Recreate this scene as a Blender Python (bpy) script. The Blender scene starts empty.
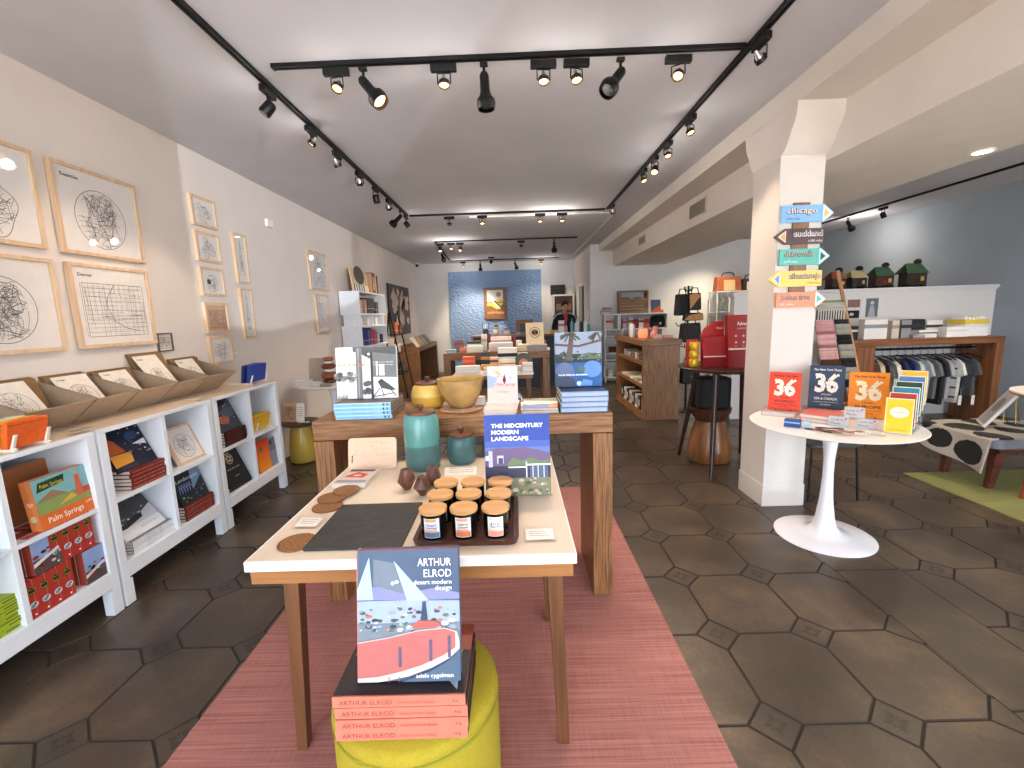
import bpy, math, random
from mathutils import Matrix, Vector
random.seed(7)
C = bpy.context.scene.collection
SC = bpy.context.scene
R = math.radians
# ---------------------------------------------------------------- camera
H = 1.5
FPX = 448.7
_y, _p, _r = R(-0.52), R(8.703), R(-1.84)
def _rot():
    cy, sy, cp, sp, cr, sr = math.cos(_y), math.sin(_y), math.cos(_p), math.sin(_p), math.cos(_r), math.sin(_r)
    B = Matrix(((1,0,0),(0,0,-1),(0,1,0)))
    Ry = Matrix(((cy,-sy,0),(sy,cy,0),(0,0,1)))
    Rp = Matrix(((1,0,0),(0,cp,-sp),(0,sp,cp)))
    Rr = Matrix(((cr,-sr,0),(sr,cr,0),(0,0,1)))
    return Rr @ Rp @ B @ Ry          # world -> camera (x right, y down, z forward)
_W2C = _rot()
cam_d = bpy.data.cameras.new('camera')
cam = bpy.data.objects.new('camera', cam_d); C.objects.link(cam)
_c2w = _W2C.transposed() @ Matrix(((1,0,0),(0,-1,0),(0,0,-1)))
cam.matrix_world = Matrix.Translation((0,0,H)) @ _c2w.to_4x4()
cam_d.sensor_width = 36; cam_d.lens = FPX/1024*36; cam_d.clip_start = 0.02; cam_d.clip_end = 200
SC.camera = cam
# ---------------------------------------------------------------- world, daylight, exposure
wd = bpy.data.worlds.new('world'); SC.world = wd; wd.use_nodes = True
bg = wd.node_tree.nodes['Background']; bg.inputs[0].default_value = (0.80, 0.89, 1.0, 1); bg.inputs[1].default_value = 7.2
def lamp(kind, name, loc, rot, energy, color, **kw):
    d = bpy.data.lights.new(name, kind); d.energy = energy; d.color = color
    for k, v in kw.items(): setattr(d, k, v)
    o = bpy.data.objects.new(name, d); C.objects.link(o); o.location = loc
    o.rotation_euler = rot; return o
def aim(v): return Vector(v).to_track_quat('-Z','Y').to_euler()
lamp('SUN', 'sun', (0,-6,8), aim((-0.25,0.42,-1.0)), 15.0, (1.0,0.93,0.82), angle=R(0.6))
# the low sun thrown back into the shop by the glass across the street
lamp('SPOT', 'street_reflection', (-2.62+.4943*18, 5.2-.855*18, 3.1-.1265*18), aim((-.4943,.855,.1265)), 5200, (0.86,0.92,1.0), spot_size=R(10.8), spot_blend=.06, shadow_soft_size=.03)
lamp('SPOT', 'street_reflection_low', (2.12+.4943*12, 3.25-.855*12, .3), aim((-.4943,.855,.012)), 700, (0.86,0.92,1.0), spot_size=R(5.2), spot_blend=.12, shadow_soft_size=.03)
for nm, x, w in (('shop_window_daylight',-0.7,3.2),('side_window_daylight',4.2,3.6)):
    p = lamp('AREA', nm, (x,-1.42,1.35), (R(90),0,0), 1.0, (1,1,1), shape='RECTANGLE', size=w, size_y=2.3)
    p.data.cycles.is_portal = True
vs = SC.view_settings; vs.view_transform = 'Standard'; vs.look = 'None'; vs.exposure = 0.28; vs.gamma = 1; vs.use_curve_mapping = False
# ---------------------------------------------------------------- materials
def lin(h):
    if isinstance(h, str):
        h = h.lstrip('#'); v = [int(h[i:i+2],16)/255 for i in (0,2,4)]
    else: v = h
    return [c/12.92 if c <= .04045 else ((c+.055)/1.055)**2.4 for c in v]
_mats = {}
def mat(col, rough=.55, metal=0., var=.06, scale=30., bump=0., emit=0., coat=0., stretch=None, name=None, spec=.5):
    key = (str(col), rough, metal, var, scale, bump, emit, coat, stretch, spec)
    if key in _mats: return _mats[key]
    m = bpy.data.materials.new(name or 'm_%s' % str(col).strip('#')); m.use_nodes = True
    nt = m.node_tree; b = nt.nodes['Principled BSDF']; c = lin(col)
    b.inputs['Roughness'].default_value = rough; b.inputs['Metallic'].default_value = metal
    b.inputs['Specular IOR Level'].default_value = spec
    if coat: b.inputs['Coat Weight'].default_value = coat
    tc = nt.nodes.new('ShaderNodeTexCoord'); nz = nt.nodes.new('ShaderNodeTexNoise'); nz.inputs['Scale'].default_value = scale; nz.inputs['Detail'].default_value = 3
    if stretch:
        mp = nt.nodes.new('ShaderNodeMapping'); mp.inputs['Scale'].default_value = stretch
        nt.links.new(tc.outputs['Object'], mp.inputs[0]); nt.links.new(mp.outputs[0], nz.inputs['Vector'])
    else: nt.links.new(tc.outputs['Object'], nz.inputs['Vector'])
    rp = nt.nodes.new('ShaderNodeValToRGB'); e = rp.color_ramp.elements
    e[0].position = .3; e[1].position = .7
    e[0].color = [max(0,x*(1-var)) for x in c]+[1]; e[1].color = [min(1,x*(1+var)) for x in c]+[1]
    nt.links.new(nz.outputs['Fac'], rp.inputs[0]); nt.links.new(rp.outputs[0], b.inputs['Base Color'])
    if bump:
        bp = nt.nodes.new('ShaderNodeBump'); bp.inputs['Strength'].default_value = bump; bp.inputs['Distance'].default_value = .01
        nt.links.new(nz.outputs['Fac'], bp.inputs['Height']); nt.links.new(bp.outputs[0], b.inputs['Normal'])
    if emit:
        b.inputs['Emission Color'].default_value = c+[1]; b.inputs['Emission Strength'].default_value = emit
    _mats[key] = m; return m
def wood(c1, c2, axis='x', fine=60., rough=.45, streak=None, name='wood'):
    key = (c1, c2, axis, fine, rough, streak)
    if key in _mats: return _mats[key]
    m = bpy.data.materials.new(name); m.use_nodes = True
    nt = m.node_tree; b = nt.nodes['Principled BSDF']; b.inputs['Roughness'].default_value = rough
    tc = nt.nodes.new('ShaderNodeTexCoord'); mp = nt.nodes.new('ShaderNodeMapping')
    s = {'x':(.04,1,1),'y':(1,.04,1),'z':(1,1,.04)}[axis]
    mp.inputs['Scale'].default_value = s
    nt.links.new(tc.outputs['Object'], mp.inputs[0])
    nz = nt.nodes.new('ShaderNodeTexNoise'); nz.inputs['Scale'].default_value = fine; nz.inputs['Detail'].default_value = 5; nz.inputs['Roughness'].default_value = .6
    nt.links.new(mp.outputs[0], nz.inputs['Vector'])
    rp = nt.nodes.new('ShaderNodeValToRGB'); e = rp.color_ramp.elements
    e[0].position = .35; e[1].position = .65; e[0].color = lin(c1)+[1]; e[1].color = lin(c2)+[1]
    nt.links.new(nz.outputs['Fac'], rp.inputs[0]); nt.links.new(rp.outputs[0], b.inputs['Base Color'])
    bp = nt.nodes.new('ShaderNodeBump'); bp.inputs['Strength'].default_value = .12; bp.inputs['Distance'].default_value = .004
    nt.links.new(nz.outputs['Fac'], bp.inputs['Height']); nt.links.new(bp.outputs[0], b.inputs['Normal'])
    _mats[key] = m; return m
def glassy(tint=(1,1,1), gloss=.12, name='clear_glass', rough=.02):
    key = (tint, gloss, name)
    if key in _mats: return _mats[key]
    m = bpy.data.materials.new(name); m.use_nodes = True; nt = m.node_tree; nt.nodes.remove(nt.nodes['Principled BSDF'])
    t = nt.nodes.new('ShaderNodeBsdfTransparent'); t.inputs[0].default_value = (*tint,1)
    g = nt.nodes.new('ShaderNodeBsdfGlossy'); g.inputs['Roughness'].default_value = rough
    mx = nt.nodes.new('ShaderNodeMixShader'); lw = nt.nodes.new('ShaderNodeLayerWeight'); lw.inputs[0].default_value = .5
    pw = nt.nodes.new('ShaderNodeMath'); pw.operation = 'POWER'; pw.inputs[1].default_value = 5; ma = nt.nodes.new('ShaderNodeMath'); ma.operation = 'MULTIPLY_ADD'; ma.inputs[1].default_value = .8; ma.inputs[2].default_value = .03
    nt.links.new(lw.outputs['Facing'], pw.inputs[0]); nt.links.new(pw.outputs[0], ma.inputs[0]); nt.links.new(ma.outputs[0], mx.inputs[0]); nt.links.new(t.outputs[0], mx.inputs[1]); nt.links.new(g.outputs[0], mx.inputs[2])
    nt.links.new(mx.outputs[0], nt.nodes['Material Output'].inputs[0]); _mats[key] = m; return m
def emis(col, s, name='glowing_bulb'):
    key = ('em', col, s)
    if key in _mats: return _mats[key]
    m = bpy.data.materials.new(name); m.use_nodes = True; nt = m.node_tree
    b = nt.nodes['Principled BSDF']; c = lin(col); b.inputs['Base Color'].default_value = c+[1]
    b.inputs['Emission Color'].default_value = c+[1]; b.inputs['Emission Strength'].default_value = s
    _mats[key] = m; return m
# ---------------------------------------------------------------- mesh builder
_txt = {}
def text_geo(s, bold=0.):
    k = (s, bold)
    if k not in _txt:
        cu = bpy.data.curves.new('t', 'FONT'); cu.body = s; cu.size = 1; cu.resolution_u = 2; cu.offset = bold
        ob = bpy.data.objects.new('t', cu); me = ob.to_mesh()
        vs_ = [(v.co.x, v.co.y) for v in me.vertices]; fs = [tuple(p.vertices) for p in me.polygons]
        ob.to_mesh_clear(); bpy.data.objects.remove(ob); bpy.data.curves.remove(cu)
        _txt[k] = (vs_, fs)
    return _txt[k]
class MB:
    def __init__(s): s.v = []; s.f = []; s.m = []; s.mats = []; s.M = Matrix.Identity(4)
    def mi(s, m):
        if m not in s.mats: s.mats.append(m)
        return s.mats.index(m)
    def add(s, vs_, fs, m):
        n = len(s.v); s.v += [tuple(s.M @ Vector(p)) for p in vs_]; i = s.mi(m)
        for f in fs: s.f.append([n+k for k in f]); s.m.append(i)
        return s
    def box(s, x0, x1, y0, y1, z0, z1, m):
        p = [(x,y,z) for z in (z0,z1) for y in (y0,y1) for x in (x0,x1)]
        return s.add(p, [(0,2,3,1),(4,5,7,6),(0,1,5,4),(2,6,7,3),(0,4,6,2),(1,3,7,5)], m)
    def hull(s, a, b, m):     # two matching loops
        n = len(a); return s.add(list(a)+list(b), [tuple(reversed(range(n))), tuple(range(n,2*n))]+[(i,(i+1)%n,n+(i+1)%n,n+i) for i in range(n)], m)
    def prism(s, poly, z0, z1, m):
        return s.hull([(x,y,z0) for x,y in poly], [(x,y,z1) for x,y in poly], m)
    def lathe(s, prof, m, seg=28, at=(0,0,0), close=True):
        vs_, fs = [], []; n = len(prof)
        for k in range(seg):
            a = 2*math.pi*k/seg
            for r, z in prof: vs_.append((at[0]+r*math.cos(a), at[1]+r*math.sin(a), at[2]+z))
        for k in range(seg):
            j = (k+1) % seg
            for i in range(n-1): fs.append((k*n+i, j*n+i, j*n+i+1, k*n+i+1))
        if close:
            fs.append(tuple(reversed([k*n for k in range(seg)]))); fs.append(tuple(k*n+n-1 for k in range(seg)))
        return s.add(vs_, fs, m)
    def tube(s, pts, r, m, seg=8):
        pts = [Vector(p) for p in pts]; rr = r if isinstance(r, (list,tuple)) else [r]*len(pts)
        vs_, fs = [], []; n = len(pts); up = None
        for i, p in enumerate(pts):
            d = (pts[min(i+1,n-1)]-pts[max(i-1,0)]).normalized()
            if up is None: up = Vector((0,0,1)) if abs(d.z) < .9 else Vector((1,0,0))
            a = d.cross(up).normalized(); b = a.cross(d).normalized(); up = b
            for k in range(seg):
                t = 2*math.pi*k/seg; vs_.append(tuple(p+(a*math.cos(t)+b*math.sin(t))*rr[i]))
        for i in range(n-1):
            for k in range(seg): fs.append((i*seg+k, i*seg+(k+1)%seg, (i+1)*seg+(k+1)%seg, (i+1)*seg+k))
        fs.append(tuple(reversed(range(seg)))); fs.append(tuple((n-1)*seg+k for k in range(seg)))
        return s.add(vs_, [tuple(reversed(f)) for f in fs], m)
    def bar(s, a, b, w, d, m):
        a, b = Vector(a), Vector(b); t = (b-a).normalized(); up = Vector((0,1,0)) if abs(t.y) < .9 else Vector((0,0,1))
        x = t.cross(up).normalized()*w/2; y = x.cross(t).normalized()*d/2
        return s.hull([a-x-y,a+x-y,a+x+y,a-x+y], [b-x-y,b+x-y,b+x+y,b-x+y], m)
    def sph(s, c, r, m, seg=16, rings=10, sc=(1,1,1)):
        vs_ = [(c[0],c[1],c[2]-r*sc[2])]; fs = []
        for i in range(1,rings):
            t = math.pi*i/rings
            for k in range(seg):
                a = 2*math.pi*k/seg; vs_.append((c[0]+r*sc[0]*math.sin(t)*math.cos(a), c[1]+r*sc[1]*math.sin(t)*math.sin(a), c[2]-r*sc[2]*math.cos(t)))
        vs_.append((c[0],c[1],c[2]+r*sc[2])); L = len(vs_)-1
        for k in range(seg):
            j = (k+1)%seg; fs.append((0,1+j,1+k)); fs.append((L, L-seg+k, L-seg+j))
            for i in range(rings-2): fs.append((1+i*seg+k, 1+i*seg+j, 1+(i+1)*seg+j, 1+(i+1)*seg+k))
        return s.add(vs_, fs, m)
    # flat printed shapes on the local z = 0 plane
    def rect(s, u0, v0, u1, v1, m, L=1): z = L*.0007; return s.add([(u0,v0,z),(u1,v0,z),(u1,v1,z),(u0,v1,z)], [(0,1,2,3)], m)
    def shape(s, pts, m, L=1): z = L*.0007; return s.add([(u,v,z) for u,v in pts], [tuple(range(len(pts)))], m)
    def disc(s, u, v, r, m, L=1, seg=20, sy=1., r2=None):
        z = L*.0007; p = [(u+r*math.cos(2*math.pi*k/seg), v+r*sy*math.sin(2*math.pi*k/seg), z) for k in range(seg)]
        if r2 is None: return s.add(p, [tuple(range(seg))], m)
        q = [(u+r2*math.cos(2*math.pi*k/seg), v+r2*sy*math.sin(2*math.pi*k/seg), z) for k in range(seg)]
        return s.add(p+q, [(k,(k+1)%seg,seg+(k+1)%seg,seg+k) for k in range(seg)], m)
    def line(s, pts, w, m, L=1):
        z = L*.0007
        for (x0,y0),(x1,y1) in zip(pts, pts[1:]):
            d = Vector((x1-x0,y1-y0)); 
            if d.length < 1e-6: continue
            d.normalize(); n = Vector((-d.y,d.x))*w/2
            s.add([(x0-n.x,y0-n.y,z),(x1-n.x,y1-n.y,z),(x1+n.x,y1+n.y,z),(x0+n.x,y0+n.y,z)], [(0,1,2,3)], m)
        return s
    def text(s, t, u, v, size, m, L=2, width=None, align='l', bold=0., h=0.):
        vs_, fs = text_geo(t, bold)
        if not vs_: return s
        x0 = min(p[0] for p in vs_); x1 = max(p[0] for p in vs_); sx = size
        if width: sx = width/(x1-x0)
        off = {'l':0,'c':-(x1-x0)/2*sx,'r':-(x1-x0)*sx}[align]
        return s.add([(u+off+(p[0]-x0)*sx, v+p[1]*size, L*.0007+h) for p in vs_], fs, m)
    def build(s, name, parent=None, smooth=None, bevel=0., label=None, mw=None, seg=2):
        me = bpy.data.meshes.new(name); me.from_pydata(s.v, [], s.f)
        for m in s.mats: me.materials.append(m)
        me.polygons.foreach_set('material_index', s.m)
        if smooth is not None:
            me.polygons.foreach_set('use_smooth', [True]*len(me.polygons)); me.set_sharp_from_angle(angle=R(smooth))
        me.update(); o = bpy.data.objects.new(name, me); C.objects.link(o)
        if parent: o.parent = parent
        if mw is not None: o.matrix_world = mw
        if bevel:
            b = o.modifiers.new('bevel','BEVEL'); b.width = bevel; b.segments = seg; b.limit_method = 'ANGLE'; b.angle_limit = R(40)
        if label: o['label'] = label
        return o
def tag(o, label, cat, group=None, kind=None):
    o['label'] = label; o['category'] = cat
    if group: o['group'] = group
    if kind: o['kind'] = kind
    return o
def empty(name, mw=None, loc=None):
    o = bpy.data.objects.new(name, None); C.objects.link(o); o.empty_display_size = .05
    if mw is not None: o.matrix_world = mw
    if loc is not None: o.location = loc
    return o
def structure(o): o['kind'] = 'structure'; return o
_kids = {}
def dup(root, mw=None, loc=None, label=None, rz=None):
    r = root.copy(); C.objects.link(r)
    for ch in [o for o in C.objects if o.parent == root]:
        c = ch.copy(); C.objects.link(c); c.parent = r
        for g in [o for o in C.objects if o.parent == ch]:
            d = g.copy(); C.objects.link(d); d.parent = c
    if mw is not None: r.matrix_world = mw
    if loc is not None: r.location = loc
    if rz is not None: r.rotation_euler = (0,0,rz)
    if label: r['label'] = label
    return r
def F(o, u, v):
    u = Vector(u).normalized(); v = Vector(v).normalized(); w = u.cross(v).normalized(); v = w.cross(u)
    return Matrix(((u.x,v.x,w.x,o[0]),(u.y,v.y,w.y,o[1]),(u.z,v.z,w.z,o[2]),(0,0,0,1)))
def Ffront(x, y, z, tilt=0, yaw=0):    # panel facing the shop front (towards -y)
    t = R(tilt); a = R(yaw); u = Vector((math.cos(a), math.sin(a), 0)); b = Vector((-math.sin(a), math.cos(a), 0))
    return F((x,y,z), u, b*math.sin(t)+Vector((0,0,math.cos(t))))
def Fleft(x, y, z, tilt=0):            # panel on the left wall facing +x
    t = R(tilt); return F((x,y,z), (0,1,0), (-math.sin(t),0,math.cos(t)))
def Fflat(x, y, z, yaw=0):
    a = R(yaw); return F((x,y,z), (math.cos(a),math.sin(a),0), (-math.sin(a),math.cos(a),0))
ORD = ['bottom','second from bottom','third from bottom','fourth from bottom','fifth from bottom','sixth from bottom']
def ordn(i, n): return 'topmost' if i == n-1 else ('bottom one' if i == 0 else ORD[i])
# shared colours
WHT = mat('#f2f2f0', .5, var=.03); BLK = mat('#121213', .45, var=.1); PAPER = mat('#e9e4da', .8, var=.04, scale=120)
INK = mat('#3c3632', .8); CHARC = mat('#26272a', .5)
PAGES = mat('#dcd8cf', .85, var=.12, scale=300)
STEEL = mat('#b9bcc0', .25, metal=1., var=.04)
CLEAR = glassy()
# ================================================================= THE ROOM
XL, XR, XM, CEIL = -2.62, 6.3, 1.66, 2.93
YF, YB, YI = -1.3, 12.4, 9.85
wallm = mat('#e2d8d0', .85, var=.025, scale=3, bump=.05)
wallc = mat('#dcdcdb', .85, var=.03, scale=3, bump=.05)
ceilm = mat('#c9c8cd', .9, var=.03, scale=2.5, bump=.1)
bluem = mat('#9da7b1', .8, var=.04, scale=3)
def concrete(c1, c2, c3):
    m = bpy.data.materials.new('cast_concrete'); m.use_nodes = True; nt = m.node_tree; b = nt.nodes['Principled BSDF']
    tc = nt.nodes.new('ShaderNodeTexCoord'); n1 = nt.nodes.new('ShaderNodeTexNoise'); n1.inputs['Scale'].default_value = 2.2; n1.inputs['Detail'].default_value = 6; n1.inputs['Roughness'].default_value = .65
    n2 = nt.nodes.new('ShaderNodeTexNoise'); n2.inputs['Scale'].default_value = 55; n2.inputs['Detail'].default_value = 4
    for n in (n1, n2): nt.links.new(tc.outputs['Object'], n.inputs['Vector'])
    rp = nt.nodes.new('ShaderNodeValToRGB'); e = rp.color_ramp.elements; e[0].position = .3; e[1].position = .72; e[0].color = lin(c3)+[1]; e[1].color = lin(c2)+[1]; q = e.new(.5); q.color = lin(c1)+[1]
    mx = nt.nodes.new('ShaderNodeMix'); mx.data_type = 'RGBA'; mx.blend_type = 'MULTIPLY'; mx.inputs['Factor'].default_value = .35
    r2 = nt.nodes.new('ShaderNodeValToRGB'); e = r2.color_ramp.elements; e[0].position = .35; e[0].color = (.45,.45,.45,1); e[1].position = .65; e[1].color = (1,1,1,1)
    nt.links.new(n1.outputs['Fac'], rp.inputs[0]); nt.links.new(n2.outputs['Fac'], r2.inputs[0]); nt.links.new(rp.outputs[0], mx.inputs['A']); nt.links.new(r2.outputs[0], mx.inputs['B']); nt.links.new(mx.outputs['Result'], b.inputs['Base Color'])
    rr = nt.nodes.new('ShaderNodeMapRange'); rr.inputs['To Min'].default_value = .24; rr.inputs['To Max'].default_value = .46; nt.links.new(n1.outputs['Fac'], rr.inputs['Value']); nt.links.new(rr.outputs[0], b.inputs['Roughness'])
    bp = nt.nodes.new('ShaderNodeBump'); bp.inputs['Strength'].default_value = .22; bp.inputs['Distance'].default_value = .004; ad = nt.nodes.new('ShaderNodeMath'); ad.operation = 'MULTIPLY_ADD'; ad.inputs[1].default_value = .35
    nt.links.new(n2.outputs['Fac'], ad.inputs[0]); nt.links.new(n1.outputs['Fac'], ad.inputs[2]); nt.links.new(ad.outputs[0], bp.inputs['Height']); nt.links.new(bp.outputs[0], b.inputs['Normal']); return m
tilem = concrete('#4b3f34','#705c48','#3b322a')
tile2 = concrete('#453a30','#655240','#352c25')
grout = mat('#2a241e', .95, var=.1); rimm = mat('#382f27', .85, var=.15)
motif = mat('#332b25', .5, var=.1)
# ---- floor of cast concrete octagons and small square insets
fl = MB()
fl.box(XL-.1, XR+.1, YF-.1, YB+.1, -.08, -.0045, grout)
def clipx(poly, xv, keep_less):
    out = []
    for a, b in zip(poly, poly[1:]+poly[:1]):
        ia = (a[0] <= xv) == keep_less; ib = (b[0] <= xv) == keep_less
        if ia: out.append(a)
        if ia != ib:
            t = (xv-a[0])/(b[0]-a[0]); out.append((xv, a[1]+t*(b[1]-a[1])))
    return out
def tile(poly, m, lo, hi, gap=.0035, rim=.004):
    poly = clipx(clipx(poly, hi, True), lo, False)
    if len(poly) < 3: return
    cx = sum(p[0] for p in poly)/len(poly); cy = sum(p[1] for p in poly)/len(poly)
    def shrink(d):
        r = []
        for x, y in poly:
            L = math.hypot(x-cx, y-cy)
            if L < d*3: return None
            r.append((cx+(x-cx)*(1-d/L), cy+(y-cy)*(1-d/L)))
        return r
    a, b = shrink(gap), shrink(gap+rim)
    if not a or not b: return
    n = len(a)
    fl.add([(x,y,-.005) for x,y in a]+[(x,y,0) for x,y in b], [tuple(range(n,2*n))]+[], m)
    fl.add([(x,y,-.005) for x,y in a]+[(x,y,0) for x,y in b], [(i,(i+1)%n,n+(i+1)%n,n+i) for i in range(n)], rimm)
PX_, PY_, D = .436, .469, .1
def field(x_origin, lo, hi, y0, y1):
    i0 = int((lo-x_origin)/PX_)-2; i1 = int((hi-x_origin)/PX_)+2
    j0 = int((y0-1.897)/PY_)-1; j1 = int((y1-1.897)/PY_)+1
    for i in range(i0, i1):
        for j in range(j0, j1):
            x = x_origin+i*PX_; y = 1.897+j*PY_; X, Y = x+PX_, y+PY_
            tile([(x+D,y),(X-D,y),(X,y+D),(X,Y-D),(X-D,Y),(x+D,Y),(x,Y-D),(x,y+D)], tilem, lo, hi)
            tile([(x-D,y),(x,y-D),(x+D,y),(x,y+D)], tile2, lo, hi)
            if y < 6 and lo+.1 < x < hi-.1:
                for k in range(4):
                    a = k*math.pi/2 + .0; ca, sa = math.cos(a), math.sin(a)
                    pet = [(.008,0),(.025,.012),(.05,.0),(.025,-.012)]
                    q = [(x+p*ca-r*sa, y+p*sa+r*ca, .0006) for p, r in pet]; fl.add(q, [(3,2,1,0),(0,1,2,3)][1:], motif)
                    a += math.pi/4; ca, sa = math.cos(a), math.sin(a)
                    q = [(x+p*ca-r*sa, y+p*sa+r*ca, .0006) for p, r in [(.012,0),(.022,.007),(.036,0),(.022,-.007)]]; fl.add(q, [(0,1,2,3)], motif)
field(.905, XL, 1.787, YF, YB)
field(2.35, 2.15, XR, YF, YI)
for k in range(13):
    y = YF + k*.92
    tile([(1.787,y),(2.15,y),(2.15,y+.92),(1.787,y+.92)], tilem, 1.7, 2.2)
structure(fl.build('floor'))
# ---- outside pavement
g = MB(); g.box(-14, 18, -16, YF-.12, -.12, -.02, mat('#d6cfc4', .9, var=.06, scale=2)); structure(g.build('ground'))
structure(MB().box(XL-.1, XR+.1, YF-.12, YB+.1, CEIL, CEIL+.1, ceilm).build('ceiling'))
structure(MB().box(XL-.12, XL, YF-.12, YB+.1, 0, CEIL, wallm).build('wall_left'))
structure(MB().box(XL, XM+.12, YB, YB+.12, 0, CEIL, wallc).build('wall_back'))
structure(MB().box(XR, XR+.12, YF-.12, YI+.1, 0, CEIL, bluem).build('wall_right'))
structure(MB().box(XM, XR+.12, YI, YI+.12, 0, CEIL, wallc).build('wall_back_right'))
# side wall of the till area, with a dark doorway
w = MB(); w.box(XM, XM+.12, YI+.12, 10.6, 0, CEIL, wallm); w.box(XM, XM+.12, 11.5, YB, 0, CEIL, wallm); w.box(XM, XM+.12, 10.6, 11.5, 2.15, CEIL, wallm)
structure(w.build('wall_side'))
d = MB(); d.box(XM+.06, XM+.1, 10.62, 11.48, 0, 2.14, mat('#3a332e', .6)); structure(d.build('door_1'))
d2 = MB()
d2.box(XM-.02, XM+.0, 10.54, 10.6, 0, 2.2, WHT); d2.box(XM-.02, XM, 11.5, 11.56, 0, 2.2, WHT); d2.box(XM-.02, XM, 10.6, 11.5, 2.15, 2.2, WHT)
structure(d2.build('trim_1'))
# shop front behind the camera: pilasters, bulkheads and big glazed openings
f = MB(); fm = wallm
for x0, x1 in ((XL,-2.3),(.10,.61),(1.9,2.4),(6.0,XR)): f.box(x0, x1, YF-.12, YF, 0, CEIL, fm)  # unseen pilaster left of the middle window is added to cut the street reflection's edge
for x0, x1 in ((-2.3,.10),(.61,1.9),(2.4,6.0)):
    f.box(x0, x1, YF-.12, YF, 2.55, CEIL, fm); f.box(x0, x1, YF-.12, YF, 0, .15, fm)
structure(f.build('wall_front'))
for n, (x0, x1) in enumerate(((-2.3,.10),(.61,1.9),(2.4,6.0))):
    w = MB(); al = mat('#3a3a3c', .4, metal=.6)
    nk = 1 if x1-x0 < 2 else 3
    for k in range(nk+1):
        x = x0+(x1-x0)*k/nk; w.box(max(x0,x-.025), min(x1,x+.025), YF-.09, YF-.03, .15, 2.55, al)
    w.box(x0, x1, YF-.09, YF-.03, .15, .2, al); w.box(x0, x1, YF-.09, YF-.03, 2.5, 2.55, al)
    o = structure(w.build('window_%d' % (n+1)))
    MB().box(x0+.02, x1-.02, YF-.064, YF-.058, .18, 2.52, CLEAR).build('pane', o)
# ---- beam along the middle of the shop, with the shaped capital over the column
bw = mat('#e0d8cf', .8, var=.03, scale=4, bump=.06)
b = MB(); b.box(1.845, 2.15, YF, YI, 2.79, CEIL, bw)
prof = [(3.09,2.795),(3.10,2.71),(3.125,2.66),(3.15,2.63),(3.165,2.60),(3.185,2.565),(3.215,2.53),(3.25,2.51),
        (3.25,2.50),(3.60,2.50),(3.60,2.51),(3.635,2.53),(3.66,2.565),(3.68,2.60),(3.69,2.63),(3.71,2.66),(3.735,2.71),(3.75,2.795)]
b.hull([(1.845,y,z) for y,z in prof], [(2.15,y,z) for y,z in prof], bw)
structure(b.build('beam_1', smooth=50))
s = MB(); s.box(2.15, 3.25, YF, YI, 2.47, CEIL, bw); structure(s.build('soffit_1'))
structure(MB().box(1.845, 2.15, 3.25, 3.60, 0, 2.5, mat('#d8d0c8', .75, var=.03, scale=5, bump=.06)).box(1.839, 2.156, 3.244, 3.606, 0, .17, mat('#d8d0c8', .75, var=.03, scale=5, bump=.06)).build('column_1', bevel=.004))
# ---- low partition with a moulded cap behind the clothes rail
hw = MB(); pm = mat('#e6e1dd', .7, var=.02)
hw.box(2.9, 6.3, 6.0, 6.12, 0, 1.64, pm); structure(hw.build('wall_partition'))
cp = MB(); cp.box(2.88, 6.3, 5.975, 6.145, 1.64, 1.665, pm); cp.box(2.86, 6.3, 5.955, 6.165, 1.665, 1.70, pm); structure(cp.build('trim_2', bevel=.006))
# ---- baseboards
bm_ = mat('#d9d3c8', .6)
structure(MB().box(XL, XL+.015, YF, YB, 0, .1, bm_).build('baseboard_left'))
structure(MB().box(XL, XM, YB-.015, YB, 0, .1, bm_).build('baseboard_back'))
structure(MB().box(XM, XR, YI-.015, YI, 0, .1, bm_).build('baseboard_back_right'))
# ---- vents on the duct
for n, (y0, y1, z0, z1, lb) in enumerate(((5.17,5.65,2.55,2.73,'square white slatted air vent on the ceiling duct nearer the signpost column'),(7.46,7.86,2.58,2.72,'small white slatted air vent further back along the ceiling duct'))):
    t = empty('air_vent', loc=(2.15,(y0+y1)/2,z0)); tag(t, lb, 'vent', 'vents in the duct')
    v = MB(); h = z1-z0; a = (y1-y0)/2; vm = mat('#d9cfc0', .5)
    v.box(-.012,0,-a,a,0,.015,vm); v.box(-.012,0,-a,a,h-.015,h,vm); v.box(-.012,0,-a,-a+.015,0,h,vm); v.box(-.012,0,a-.015,a,0,h,vm); v.build('frame', t)
    v = MB(); k = -a+.03
    while k < a-.02: v.box(-.010,-.002,k,k+.012,.015,h-.015,mat('#8e867b',.6)); k += .025
    v.build('slats', t)
# ---- thin conduit on the ceiling and small wall devices
cd = MB(); cd.tube([(-.6,6.75,2.918),(1.5,6.75,2.918),(1.5,11.2,2.918)], .012, mat('#e8e4de',.5)); tag(cd.build('ceiling_conduit', smooth=60), 'thin white conduit running across the ceiling and turning towards the back', 'pipe')
sn = MB(); sn.box(0,.03,-.06,.06,-.04,.04,WHT); tag(sn.build('wall_sensor', bevel=.006), 'small white sensor box high on the left wall above the tall narrow prints', 'sensor'); bpy.data.objects['wall_sensor'].location=(XL,5.03,2.56)
cmr = empty('security_camera', loc=(-2.5,12.1,2.93)); tag(cmr, 'small dark security camera in the far left ceiling corner', 'camera')
MB().lathe([(.05,0),(.05,-.03),(.02,-.03)], WHT).build('mount', cmr, 60); MB().sph((0,0,-.06), .045, BLK).build('dome', cmr, 60)
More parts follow.
